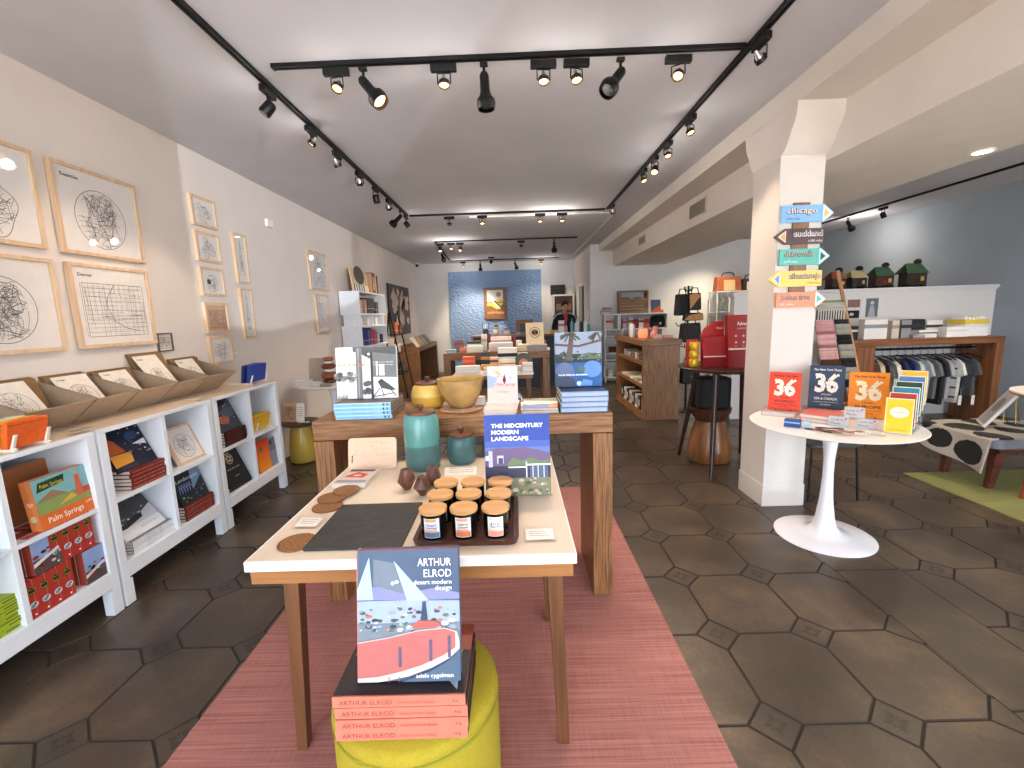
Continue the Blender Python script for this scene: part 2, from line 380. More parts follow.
# ---- blue wavy tile panel on the back wall
def wavy():
    m = bpy.data.materials.new('wavy_blue_tile'); m.use_nodes = True; nt = m.node_tree; b = nt.nodes['Principled BSDF']
    b.inputs['Base Color'].default_value = lin('#7f9cc4')+[1]; b.inputs['Roughness'].default_value = .42
    tc = nt.nodes.new('ShaderNodeTexCoord'); mp = nt.nodes.new('ShaderNodeMapping'); mp.inputs['Scale'].default_value = (8,1,17)
    n = nt.nodes.new('ShaderNodeTexNoise'); n.inputs['Scale'].default_value = 1.6; n.inputs['Detail'].default_value = 1
    bp = nt.nodes.new('ShaderNodeBump'); bp.inputs['Strength'].default_value = 1.; bp.inputs['Distance'].default_value = .045
    nt.links.new(tc.outputs['Object'], mp.inputs[0]); nt.links.new(mp.outputs[0], n.inputs['Vector']); nt.links.new(n.outputs['Fac'], bp.inputs['Height']); nt.links.new(bp.outputs[0], b.inputs['Normal'])
    return m
structure(MB().box(-1.74, .76, YB-.04, YB, 0, 2.70, wavy()).build('wall_panel'))
# ---- rugs
def rugm(c1, c2, nm):
    m = bpy.data.materials.new(nm); m.use_nodes = True; nt = m.node_tree; b = nt.nodes['Principled BSDF']; b.inputs['Roughness'].default_value = .9
    tc = nt.nodes.new('ShaderNodeTexCoord'); mix = []
    for s in ((2.2,150,1),(120,7,1)):
        mp = nt.nodes.new('ShaderNodeMapping'); mp.inputs['Scale'].default_value = s; n = nt.nodes.new('ShaderNodeTexNoise'); n.inputs['Scale'].default_value = 1; n.inputs['Detail'].default_value = 3
        nt.links.new(tc.outputs['Object'], mp.inputs[0]); nt.links.new(mp.outputs[0], n.inputs['Vector']); mix.append(n)
    a = nt.nodes.new('ShaderNodeMath'); a.operation = 'MULTIPLY_ADD'; a.inputs[1].default_value = .78
    sc = nt.nodes.new('ShaderNodeMath'); sc.operation = 'MULTIPLY'; sc.inputs[1].default_value = .22
    nt.links.new(mix[1].outputs['Fac'], sc.inputs[0]); nt.links.new(mix[0].outputs['Fac'], a.inputs[0]); nt.links.new(sc.outputs[0], a.inputs[2])
    rp = nt.nodes.new('ShaderNodeValToRGB'); e = rp.color_ramp.elements; e[0].position=.30; e[1].position=.70; e[0].color=lin(c1)+[1]; e[1].color=lin(c2)+[1]
    nt.links.new(a.outputs[0], rp.inputs[0]); nt.links.new(rp.outputs[0], b.inputs['Base Color'])
    bp = nt.nodes.new('ShaderNodeBump'); bp.inputs['Strength'].default_value=.4; bp.inputs['Distance'].default_value=.003
    nt.links.new(a.outputs[0], bp.inputs['Height']); nt.links.new(bp.outputs[0], b.inputs['Normal']); return m
tag(MB().box(-1.25,.69,-.6,3.72,.001,.010,rugm('#824e48','#b57a72','pink_weave')).build('floor_rug'), 'long pink woven runner rug under the front display tables', 'rug')
tag(MB().box(3.41,6.0,1.2,3.83,.001,.010,rugm('#7d7c46','#98965c','green_weave')).build('floor_rug'), 'flat olive green rug under the bench on the right', 'rug')
# ================================================================= TABLES
ZX = wood('#5e3a22','#a67546','x',120); ZZ = wood('#5e3a22','#a67546','z',120); ZY = wood('#5e3a22','#a67546','y',120)
TX = wood('#8a5830','#a3703f','x',40); TZ = wood('#5c3a22','#7c5132','z',40); TY = wood('#8a5830','#a3703f','y',40)
MAPLE = mat('#dccab6', .35, var=.05, scale=6, stretch=(1,.1,1), name='maple_top')
def console(x0, x1, y0, y1, h, label):
    t = empty('console_table', loc=((x0+x1)/2, y0, 0)); tag(t, label, 'table'); a = (x1-x0)/2; d = y1-y0
    MB().box(-a, a, 0, d, h-.10, h, ZX).build('tabletop', t, bevel=.003)
    for s in (-1,1):
        xa, xb = (-a, -a+.10) if s < 0 else (a-.10, a)
        MB().box(xa, xb, 0, d, .0105 if y0 < 3 else 0, h-.104, ZZ).build('leg', t, bevel=.003)
    return t
console(-1.035, .48, 2.20, 2.66, 1.002, 'tall zebra-striped wooden console table standing astride the pale-topped front table')
console(-1.0, .48, 6.22, 6.68, 1.002, 'wooden console table further back in front of the dark till counter')
def nested(x0, x1, y0, y1, h, label):
    t = empty('display_table', loc=((x0+x1)/2, y0, 0)); tag(t, label, 'table'); a = (x1-x0)/2; d = y1-y0
    tp = MB(); tp.box(-a, a, 0, d, h-.03, h, MAPLE); tp.build('tabletop', t, bevel=.003)
    ed = MB(); wl = mat('#f1f1ef',.45)
    for q in ((-a-.004,a+.004,-.004,0),(-a-.004,a+.004,d,d+.004),(-a-.004,-a,0,d),(a,a+.004,0,d)): ed.box(q[0],q[1],q[2],q[3],h-.032,h-.001,wl)
    ed.build('edge_band', t, label='white edge band')
    for q, mm in (((-a+.006,a-.006,.006,.030),TX),((-a+.006,a-.006,d-.030,d-.006),TX),((-a+.006,-a+.030,.031,d-.031),TY),((a-.030,a-.006,.031,d-.031),TY)):
        MB().box(*q,h-.078,h-.033,mm).build('apron', t)
    for sx in (-1,1):
        for y, sy in ((.165,-1),(d-.165,1)):
            l = MB(); x = sx*(a-.055)
            l.hull([(x-.027,y-.027,h-.034),(x+.027,y-.027,h-.034),(x+.027,y+.027,h-.034),(x-.027,y+.027,h-.034)],
                   [(x+sx*.025-.019,y+sy*.02-.019,.0),(x+sx*.025+.019,y+sy*.02-.019,.0),(x+sx*.025+.019,y+sy*.02+.019,.0),(x+sx*.025-.019,y+sy*.02+.019,.0)][::1], TZ)
            l.build('leg', t, bevel=.002)
    return t
ft = nested(-.822, .160, 1.238, 2.165, .80, 'front display table with a pale maple top, white edge and slim wooden legs')
for ch in [o for o in C.objects if o.parent == ft and o.name.startswith('leg')]: ch.scale = (1,1,1); ch.location.z = .0105; ch.scale.z = .986
nested(-.765, .215, 5.50, 6.44, .80, 'pale-topped low table half under the rear console, crowded with boxed goods')
# ================================================================= BOOKS
def book(label, w, h, t, col, mw, art=None, spine=None, group=None, name='book', cat='book', spcol=None, pagecol=None, back=None):
    """local frame: u 0..w, v 0..h, cover at z = 0, thickness towards -z, spine at u = 0"""
    r = empty(name, mw=mw); tag(r, label, cat, group)
    cm = mat(col, .42, var=.04, spec=.25) if isinstance(col, str) else col; sm = mat(spcol, .3, var=.04) if spcol else cm; c = .0025
    b = MB(); b.box(0, w, 0, h, -c, 0, cm); b.box(0, w, 0, h, -t, -t+c, cm); b.box(-.002, c, 0, h, -t, 0, sm)
    if art: art(b, w, h)
    if spine:
        k = b.M; b.M = F((-.0022, h, -t), (0,-1,0), (0,0,1)); spine(b, h, t); b.M = k
    b.build('cover', r)
    p = MB(); p.box(c, w-.004, .003, h-.003, -t+c, -c, mat(pagecol, .85, var=.1, scale=250) if pagecol else PAGES); p.build('pages', r)
    return r
def stack(n, x, y, z, w, h, t, col, facing, mk_label, art=None, spine=None, group=None, jitter=.004, **kw):
    """pile of books lying flat; facing 'front' shows the spines towards -y, 'right' towards +x"""
    proto = None; out = []
    for i in range(n):
        jx, jy = random.uniform(-jitter,jitter), random.uniform(-jitter,jitter); zz = z+(i+1)*t+.0006*i
        if facing == 'front': mw = F((x+h+jx, y+jy, zz), (jy*2,1,0), (-1,jy*2,0))
        else: mw = F((x+jx, y+h+jy, zz), (-1,jy*2,0), (-jy*2,-1,0))
        if proto is None: proto = book(mk_label(i), w, h, t, col, mw, art, spine, group, **kw); out.append(proto)
        else: out.append(dup(proto, mw=mw, label=mk_label(i)))
    return out
def easel(x, y, z, w, mw=None, label='', m=None, d=.09, hh=.12):
    """small bent wire or acrylic stand: two uprights leaning back, two feet with a lip"""
    e = empty('book_stand', mw=mw if mw is not None else Ffront(x, y, z, 0)); tag(e, label, 'stand'); m = m or CLEAR
    for s, nm in ((-w/2,'arm'),(w/2,'arm')):
        b = MB(); b.tube([(s,.012,.028),(s,.003,.026),(s,.003,-.006),(s,hh,-.006-hh*.25)], .003, m, 6); b.tube([(s,.003,-.006),(s,.003,-d)], .003, m, 6); b.tube([(s,.003,-d),(s,hh*.8,-.008-hh*.22)], .003, m, 6); b.build(nm, e, 60)
    MB().tube([(-w/2,.003,-d),(w/2,.003,-d)], .003, m, 6).build('crossbar', e, 60)
    return e
k_ = lambda *a, **k: mat(*a, rough=k.pop('rough',.3), **k)
W_, K_ = mat('#ffffff',.4,var=.01), mat('#1b1b1d',.4)
def m2(c): return mat(c, .42, var=.04, spec=.25)
# ---- ARTHUR ELROD cover
def elrod(b, w, h):
    b.rect(0,0,w,h,m2('#465770'),1); b.shape([(w*.16,h*.93),(w*.36,h*.90),(w*.49,h*.62),(w*.155,h*.62)],m2('#6a7484'),1.5)
    b.shape([(0,h*.62),(w,h*.60),(w,h*.66),(w*.75,h*.70),(w*.45,h*.66),(w*.2,h*.72),(0,h*.70)], m2('#7c7fae'),2)
    b.rect(0,h*.36,w,h*.61,m2('#95a3bc'),2); b.rect(0,h*.30,w,h*.44,m2('#6f7a86'),2.4)
    for k in range(90):
        u = random.uniform(w*.03,w*.96); v = random.uniform(h*.36,h*.56); s = random.uniform(.002,.010)
        b.disc(u,v,s,m2(random.choice(['#3d5648','#2f4455','#c9cfdc','#8b93a6','#5c6b52','#b06a5c'])),3,7,.55)
    b.shape([(w*.12,h*.95),(w*.155,h*.62),(0,h*.62),(0,h*.70)], m2('#9fc0ea'),4)
    b.shape([(w*.36,h*.92),(w*.70,h*.61),(w*.49,h*.61)], m2('#a4c6f0'),4)
    b.disc(w*.35,h*.745,.0045,W_,5,10); b.disc(w*.39,h*.755,.0045,W_,5,10)
    b.shape([(w*.62,h*.46),(w*.64,h*.60),(w*.67,h*.60),(w*.69,h*.46)], m2('#34425a'),5)
    arc = [(0,h*.30),(w*.3,h*.335),(w*.6,h*.385),(w*.85,h*.40),(w*.97,h*.37),(w*.995,h*.30),(w*.995,h*.24),(w*.9,h*.17),(w*.72,h*.10),(w*.5,h*.04),(w*.3,h*.01),(w*.2,0),(0,0)]
    b.shape(arc, m2('#cdbcb8'),6)
    b.shape([(0,h*.293),(w*.3,h*.328),(w*.6,h*.378),(w*.85,h*.392),(w*.955,h*.365),(w*.955,h*.25),(w*.83,h*.19),(w*.62,h*.12),(w*.42,h*.075),(w*.2,h*.04),(0,h*.03)], m2('#ad625f'),7)
    b.shape([(w,0),(w,h*.24),(w*.9,h*.16),(w*.72,h*.08),(w*.5,h*.02),(w*.42,0)], m2('#4d6178'),8)
    b.shape([(w*.52,h*.40),(w*.60,h*.46),(w*.78,h*.45),(w*.82,h*.41)], m2('#b9574b'),8)
    for u in (.40,.70,.88): b.rect(w*u,h*(.06+u*.13),w*(u+.03),h*(.20+u*.16),m2('#5a4f6a'),8)
    for i in range(4): b.rect(w*(.30+.1*i),h*.0,w*(.31+.1*i),h*.04,m2('#8a5a58'),8)
    b.text('ARTHUR',w*.93,h*.875,h*.085,W_,9,w*.33,'r'); b.text('ELROD',w*.93,h*.79,h*.085,W_,9,w*.27,'r')
    b.text('desert modern',w*.93,h*.735,h*.05,W_,9,w*.37,'r'); b.text('design',w*.93,h*.69,h*.05,W_,9,w*.16,'r')
    b.text('adele cygelman',w*.93,h*.03,h*.045,W_,9,w*.36,'r')
def elrod_spine(b, h, t):
    sc = m2('#d17763'); b.rect(0,0,h,t,sc,1); d = m2('#8c3a3a')
    b.text('ARTHUR ELROD',h*.05,t*.25,t*.62,d,2,h*.40); b.text('desert modern design',h*.49,t*.3,t*.42,m2('#b04f45'),2,h*.28); b.text('+a',h*.90,t*.3,t*.5,d,2,h*.05)
# ottoman
ot = empty('ottoman', loc=(-.298,1.10,.010)); ot.scale = (1.11,1.11,1.048); tag(ot, 'mustard yellow felt ottoman holding the pink-spined books at the end of the rug', 'ottoman')
YF_ = mat('#a3921f', .9, var=.12, scale=260, bump=.25)
MB().lathe([(.0,.0),(.19,.0),(.197,.012),(.2,.05),(.2,.44),(.196,.447)], YF_, 48).build('body', ot, 40)
MB().lathe([(.0,.447),(.196,.447),(.2,.455),(.199,.472),(.188,.484),(.12,.488),(0,.489)], YF_, 48, close=False).build('cushion', ot, 50)
MB().lathe([(.1975,.441),(.2025,.444),(.2025,.450),(.1975,.453)], mat('#8d881a',.9), 48).build('piping', ot, 50)
ZB = .5235
es = stack(4, -.447, .921, ZB, .236, .31, .0275, '#2a2528', 'front', lambda i: 'pink-spined book on the yellow ottoman, %s of its pile' % ordn(i,4),
      None, elrod_spine, 'pink-spined books on the ottoman', spcol='#d17763', pagecol='#d9705c')
# printed top cover of the topmost
tb = MB(); tb.M = F((.236,0,0),(0,1,0),(-1,0,0)); tb.rect(.003,.003,.305,.233,m2('#211e20'),1); tb.shape([(.02,.225),(.16,.06),(.02,.13)],m2('#8f9bb0'),2); tb.shape([(.05,.2),(.12,.12),(.03,.14)],m2('#40393c'),3)
tb.shape([(.0,.0),(.30,.0),(.30,.11),(.12,.08),(.0,.10)],m2('#8a4433'),2); tb.shape([(.02,.10),(.12,.08),(.14,.14),(.03,.15)],m2('#c8b9ae'),3); tb.rect(.2,.02,.28,.03,m2('#c4bdb8'),3)
tb.build('cover_print', es[-1], label='dark glossy cover photograph')
book('large book with a pink curved house cover, propped on the pink-spined pile', .248, .310, .024, '#51627c', Ffront(-.402,.960,ZB+.1145,12), elrod, None, spcol='#d17763', pagecol='#d9705c')
easel(-.29,.998,ZB+.1135,.14,label='clear stand propping the large book on the ottoman')
# ---- MIDCENTURY MODERN LANDSCAPE
def midc(b, w, h):
    b.rect(0,0,w,h,m2('#324a9c'),1); b.rect(0,h*.52,w,h*.68,m2('#4a60ae'),1.4); b.rect(0,h*.40,w,h*.60,m2('#6474b4'),2)
    b.shape([(0,h*.30),(0,h*.56),(w*.2,h*.60),(w*.35,h*.585),(w*.6,h*.60),(w*.78,h*.565),(w,h*.52),(w,h*.30)], m2('#6d5a7c'),3)
    b.shape([(w*.3,h*.36),(w*.42,h*.47),(w*.55,h*.43),(w*.7,h*.47),(w*.86,h*.42),(w,h*.44),(w,h*.3),(w*.3,h*.3)], m2('#6f7f5a'),4)
    b.rect(0,h*.2,w,h*.37,m2('#3b3950'),5); b.rect(w*.05,h*.36,w*.11,h*.56,m2('#b9bede'),6); b.rect(w*.0,h*.44,w*.05,h*.5,m2('#c9d0e6'),6); b.rect(w*.18,h*.40,w*.28,h*.50,m2('#c3c4d8'),6); b.rect(w*.2,h*.40,w*.27,h*.47,m2('#4a4766'),7)
    b.rect(w*.35,h*.345,w*.62,h*.36,W_,7); b.rect(w*.62,h*.22,w*.64,h*.42,m2('#dcdde8'),7); b.rect(w*.62,h*.37,w,h*.39,W_,7); b.rect(w*.68,h*.22,w*.96,h*.36,m2('#55627c'),7)
    for u in (.72,.8,.89): b.rect(w*u,h*.22,w*(u+.015),h*.37,m2('#c9cfe0'),8)
    b.rect(0,0,w,h*.22,m2('#7d8066'),6)
    for k in range(60):
        b.disc(random.uniform(.03,.97)*w,random.uniform(.02,.21)*h,random.uniform(.003,.012),m2(random.choice(['#a9936c','#5b6b45','#c4b79a','#4a5a3a','#d8cfc4','#a87f6e'])),8,7,.6)
    b.text('THE MIDCENTURY',w*.10,h*.845,h*.07,W_,9,w*.80,bold=.03); b.text('MODERN',w*.10,h*.765,h*.07,W_,9,w*.42,bold=.03); b.text('LANDSCAPE',w*.10,h*.685,h*.07,W_,9,w*.57,bold=.03)
book('blue landscape design book standing upright behind the black candles', .2525, .3145, .023, '#3f5cb4', Ffront(-.128,1.665,.805,9), midc)
easel(-.01,1.693,.8005,.15,label='clear stand holding the blue landscape book')
# ---- black candles on their tray
tr = empty('serving_tray', loc=(-.172,1.295,.8005)); tr.scale = (.886,.886,.886); tag(tr, 'dark brown wooden tray carrying nine black candles', 'tray')
WAL = wood('#3a2118','#5c3626','x',50,rough=.3)
def rrect(x0,x1,y0,y1,r,n=5):
    p = []
    for cx,cy,a0 in ((x1-r,y1-r,0),(x0+r,y1-r,90),(x0+r,y0+r,180),(x1-r,y0+r,270)):
        for k in range(n+1): a = R(a0+90*k/n); p.append((cx+r*math.cos(a), cy+r*math.sin(a)))
    return p
b = MB(); b.prism(rrect(-.17,.17,.01,.38,.03),0,.006,WAL); b.build('base', tr, 60)
b = MB(); o_, i_ = rrect(-.188,.188,-.008,.398,.035), rrect(-.172,.172,.008,.382,.03); n = len(o_)
b.add([(x,y,.018) for x,y in o_]+[(x,y,.018) for x,y in i_]+[(x*.97,y*.97+.005,.0) for x,y in o_]+[(x,y,.006) for x,y in i_],
      [f for k in range(n) for f in ((k,(k+1)%n,n+(k+1)%n,n+k),(2*n+k,2*n+(k+1)%n,(k+1)%n,k),(n+k,n+(k+1)%n,3*n+(k+1)%n,3*n+k),(3*n+k,3*n+(k+1)%n,2*n+(k+1)%n,2*n+k))], WAL); b.build('rim', tr, 40)
BAM = wood('#b9824a','#dcab70','x',70,rough=.5); BAME = mat('#cfa06c',.6)
def candle(x, y, label, lab=None, lid_off=(0,0)):
    t = empty('candle_jar', loc=(x,y,.8064)); t.scale = (.94,.94,.94); tag(t, label, 'candle', 'black candles on the brown tray')
    MB().lathe([(.040,0),(.043,.004),(.043,.088),(.040,.088)], mat('#101013',.16), 32).build('jar', t, 50)
    l = MB(); l.lathe([(.038,.086),(.038,.0885),(.0465,.0885),(.0475,.092),(.0475,.100),(.0465,.1015)], BAM, 36); l.build('lid', t, 40)
    c1, c2, c3, wds = lab or ('#e9e6e2','#d9b9a8','#c78464',('coast','candle')); n = 9; span = R(72); a0 = R(-90)-span/2
    b = MB()
    def strip(z0,z1,m,rr,f0=0.,f1=1.):
        p = [(rr*math.cos(a0+span*(f0+(f1-f0)*k/n)), rr*math.sin(a0+span*(f0+(f1-f0)*k/n))) for k in range(n+1)]
        b.add([(x_,y_,z0) for x_,y_ in p]+[(x_,y_,z1) for x_,y_ in p], [(k,k+1,n+2+k,n+1+k) for k in range(n)], m)
    strip(.010,.078,m2(c1),.0434); strip(.012,.030,m2(c3),.0437,.03,.97); strip(.030,.038,m2(c2),.0438,.10,.85); strip(.066,.076,m2(c2),.0437,.1,.8)
    for i, (tx, z) in enumerate(((wds[0],.052),(wds[1],.042))):
        vs_, fs = text_geo(tx, .02); x1 = max(p[0] for p in vs_); s = .034/x1
        b.add([(.0441*math.cos(R(-90)+((p[0]*s)-.017)/.0441), .0441*math.sin(R(-90)+((p[0]*s)-.017)/.0441), z+p[1]*.011) for p in vs_], fs, m2('#2b3d8c' if lab and i+1 and lab[0]=='#d9dbe4' else '#4a2a28'))
    b.build('label', t); t['_'] = 1; del t['_']; return t
L1 = ('#d9dbe4','#d9a860','#5c6f92',('Desert','morning')); L2 = ('#f0e8e2','#e0a487','#dd7f58',('California','sunset')); L3 = ('#f2efee','#d9c9c4','#e5987f',('Joy','bloom'))
rows = ((1.359,'front row'),(1.472,'middle row'),(1.583,'back row')); cols = ((-.277,'left'),(-.177,'middle'),(-.079,'right'))
for j, (y, rn) in enumerate(rows):
    for i, (x, cn) in enumerate(cols):
        candle(x+.004*j+random.uniform(-.003,.003), y, 'black candle jar with bamboo lid, %s of the %s on the tray' % (cn, rn), (L1,L2,L3)[i])
# ---- canisters
TEAL = mat('#5f9691', .18, var=.12, scale=8); TEAL2 = mat('#456c6c', .3, var=.15, scale=14); DWOOD = wood('#4a2a1a','#7a4a2e','x',50)
def canister(x, y, z, r, h, body, band, label, lidr=None, knob=True, split=.45, bulge=0., name='lidded_canister'):
    t = empty(name, loc=(x,y,z)); tag(t, label, 'canister')
    lidr = lidr or r*.86
    MB().lathe([(r*.88,0),(r*.96,.006),(r+bulge*.6,h*.15),(r+bulge,h*split)], band, 40, close=False).lathe([(r+bulge,h*split),(r+bulge,h*.6),(r,h*.86),(r*.9,h*.965),(lidr*.98,h),(lidr*.9,h)], body, 40, close=False).lathe([(0,.001),(r*.88,0)], band, 40, close=False).build('body', t, 60)
    l = MB(); l.lathe([(lidr*.88,h*.96),(lidr*.88,h+.001),(lidr,h+.002),(lidr*1.01,h+.006),(lidr*.96,h+.011),(0,h+.014)], DWOOD, 36, close=False); lid = l.build('lid', t, 50)
    if knob: MB().lathe([(0,h+.01),(.009,h+.012),(.008,h+.02),(.016,h+.028),(.017,h+.038),(.010,h+.045),(0,h+.046)], DWOOD, 20, close=False).build('knob', lid, 60)
    return t
canister(-.450,2.048,.8005,.083,.262,TEAL,TEAL2,'tall teal glazed canister with a dark wooden lid on the pale table')
canister(-.275,2.118,.8005,.067,.130,TEAL2,TEAL2,'short teal jar with a dark wooden lid beside the tall teal canister')
canister(-.50,2.50,1.0025,.083,.130,mat('#d9b35c',.3,var=.12,scale=10),mat('#c4993c',.35,var=.12,scale=10),'golden yellow glazed canister with a wooden lid on the console',bulge=.01,split=.5)
# bowl
bt = empty('wooden_bowl', loc=(-.305,2.44,1.0085)); tag(bt, 'large ochre turned bowl standing beside the golden canister on the console', 'bowl')
MB().lathe([(.055,0),(.062,.003),(.085,.035),(.112,.085),(.126,.130),(.130,.158),(.127,.160),(.122,.158),(.117,.130),(.103,.088),(.075,.040),(.03,.015),(0,.013)], mat('#b3915a',.35,var=.25,scale=10,bump=.1), 48, close=False).build('bowl_body', bt, 60)
MB().lathe([(.1265,.1585),(.1285,.1615),(.1305,.1585)], mat('#8a6220',.5), 48, close=False).build('rim', bt, 60)
dl = MB(); dl.lathe([(.0,0),(.105,0),(.108,.003),(.105,.0055),(0,.006)], mat('#c9a284',.9,var=.3,scale=90,bump=.6), 40, close=False)
for k in range(28): a = 2*math.pi*k/28; dl.disc(.112*math.cos(a), .112*math.sin(a), .010, mat('#c9a284',.9,var=.3,scale=90,bump=.6), 4, 8)
tag(dl.build('doily', smooth=50), 'round beige crocheted doily under the ochre bowl', 'doily'); bpy.data.objects['doily'].location = (-.305,2.40,1.0023)
dl = MB(); dl.prism(rrect(-.07,.07,-.07,.07,.02),0,.003,mat('#cbb9a4',.9,var=.2,scale=80,bump=.5)); tag(dl.build('doily', smooth=50), 'small beige woven mat in front of the golden canister', 'doily').location = (-.50,2.33,1.0023)
sg = MB(); sg.lathe([(0,0),(.018,0),(.022,.01),(.015,.022),(.02,.03),(0,.03)], mat('#8e8a88',.4), 16, close=False); tag(sg.build('glass_dish', smooth=60), 'small grey glass dish to the right of the ochre bowl', 'dish').location = (-.135,2.44,1.003)
# ---- cork trivets, slate, facets
CORK = mat('#8a5d35', .9, var=.45, scale=160, bump=.5)
for x, y, z, r, lb in ((-0.7159,1.3405,0.8005,.066,'round cork trivet alone at the front left corner of the pale table'),(-0.7318,1.6143,0.8005,.062,'round cork trivet at the bottom of the overlapping trio'),
                    (-0.7425,1.6878,0.8058,.062,'round cork trivet in the middle of the overlapping trio'),(-0.7088,1.7499,0.8111,.058,'round cork trivet at the back of the overlapping trio')):
    t = MB().lathe([(0,0),(r,0),(r+.001,.003),(r,.0055),(0,.0055)], CORK, 40, close=False).build('cork_trivet', smooth=40); tag(t, lb, 'trivet', 'round cork trivets'); t.location = (x,y,z); t.scale = (.886,.886,.886)  # trivets, like other front table goods, moved and shrunk by scaling about the camera
sl = MB(); p = rrect(-.675,-.370,1.289,1.620,.003,2); p = [(x+random.uniform(-.002,.002), y+random.uniform(-.002,.002)) for x,y in p]
SLT = mat('#262726', .6, var=.3, scale=14, bump=1.); sl.prism(p,.8005,.8075,SLT)
for k in range(26):
    x = random.uniform(-.655,-.42); y = random.uniform(1.31,1.585); a = random.uniform(-.3,1.2); L = random.uniform(.015,.06)
    sl.M = Matrix.Translation((0,0,.8071+.0002)); sl.line([(x,y),(x+L*math.cos(a),y+L*math.sin(a)*.6)], .0011, mat('#6d6e6b',.8), 1); sl.M = Matrix.Identity(4)
tag(sl.build('slate_board'), 'rectangular black slate board with chalky scratches on the pale table', 'board')
def facet(x, y, rz, sc, lb, tip=0):
    b = MB(); n = 6; r = .034*sc
    lo = [(r*.35*math.cos(2*math.pi*k/n), r*.35*math.sin(2*math.pi*k/n), 0) for k in range(n)]; mid = [(r*math.cos(2*math.pi*(k+.5)/n), r*math.sin(2*math.pi*(k+.5)/n), .032*sc) for k in range(n)]; up = [(r*.55*math.cos(2*math.pi*k/n), r*.55*math.sin(2*math.pi*k/n), .075*sc) for k in range(n)]
    fs = []
    for k in range(n): j=(k+1)%n; fs += [(k,j,n+k),(j,n+j,n+k),(n+k,n+j,2*n+j),(n+k,2*n+j,2*n+k)]
    b.add(lo+mid+up, fs+[tuple(reversed(range(n))),tuple(range(2*n,3*n))], wood('#4a2a1c','#7c4c34','z',40))
    b.add([(.011*sc*math.cos(2*math.pi*k/10), .011*sc*math.sin(2*math.pi*k/10), .0755*sc) for k in range(10)], [tuple(range(10))], K_)
    o = b.build('wooden_candle_holder'); tag(o, lb, 'candle holder', 'faceted candle holders'); o.location = (x,y,.8008); o.rotation_euler = (R(tip),0,rz)
facet(-.465,1.775,0,1.15,'dark faceted wooden candle holder, leftmost of the three'); facet(-.386,1.705,.6,1.05,'dark faceted wooden candle holder, nearest of the three'); facet(-.362,1.810,1.1,1.1,'dark faceted wooden candle holder, rightmost of the three')
# ---- acrylic blocks and cards
def acryl(x, y, z, w, d, h, lb, yaw=0, lines=3, nm='sign_block', col='#efe6dc'):
    t = empty(nm, loc=(x,y,z)); t.rotation_euler = (0,0,R(yaw)); tag(t, lb, 'sign')
    b = MB(); b.hull([(-w/2,0,0),(w/2,0,0),(w/2,d,0),(-w/2,d,0)], [(-w/2+.004,.012,h),(w/2-.004,.012,h),(w/2-.004,d-.004,h),(-w/2+.004,d-.004,h)], CLEAR); b.build('acrylic_block', t)
    c = MB(); c.M = F((-w/2+.008,.010,h*.30),(1,0,0),(0,d-.022,h*.35)); ww = w-.016; hh = math.hypot(d-.022,h*.35)
    c.rect(0,0,ww,hh,mat(col,.6),0)
    for k in range(lines): c.rect(ww*.12,hh*(.72-.2*k),ww*random.uniform(.7,.9),hh*(.77-.2*k),mat('#9a8f88',.7),1)
    c.build('card', t); return t
acryl(-.740,1.435,.8005,.093,.075,.0195,'clear acrylic price block between the cork trivets',-4)
acryl(.062,1.300,.8005,.104,.080,.0195,'clear acrylic price block at the right edge beside the candles',2)
cb = MB(); cb.M = Ffront(-.335,1.925,.8005,50); cb.box(0,.145,0,.040,-.002,0,mat('#ece2d2',.7))
for k in range(3): cb.rect(.02,.034-.01*k,.13,.036-.01*k,mat('#8e8378',.7),1)
tag(cb.build('price_card'), 'cream price card in front of the short teal jar', 'card')
# ---- cutting board
CB_ = mat('#e0bfa2', .6, var=.06, scale=12, stretch=(.3,1,1))
ct = MB(); ct.M = Ffront(-.806,2.035,.8008,12) @ Matrix.Scale(.90,4); ct.prism(rrect(0,.255,0,.165,.02),-.012,0,CB_); ct.line([(.02,.035),(.022,.075)], .006, mat('#3a2a20',.6), 1)
for k in range(90):
    x = random.uniform(.02,.23); y = random.uniform(.015,.15); a = random.choice((0,math.pi/2,.5,-.6)); L = random.uniform(.008,.04)
    if x+L*math.cos(a) < .24 and .01 < y+L*math.sin(a) < .155: ct.line([(x,y),(x+L*math.cos(a),y+L*math.sin(a))], .0009, mat('#c2967a',.7), 1)
tag(ct.build('cork_board'), 'pale rounded cork board engraved with fine street lines, propped under the console edge', 'board')
# ---- flat book on pale table
def redart(b, w, h):
    b.rect(0,0,w,h,m2('#cfc0b4'),1); b.shape([(w*.1,h*.4),(w*.4,h*.75),(w*.8,h*.6),(w*.75,h*.35)],m2('#c4373a'),2); b.disc(w*.5,h*.5,w*.13,m2('#e9b7ae'),3,18,.6); b.rect(w*.1,h*.78,w*.9,h*.94,m2('#3d3735'),2); b.rect(w*.05,h*.05,w*.95,h*.2,m2('#8b8f96'),2)
book('small white-edged paperback with a red flower cover lying on the pale table', .142, .182, .023, '#d8cfc6', F((-.785,1.80,.8240),(1,-.05,0),(.05,1,0)), redart, name='paperback')
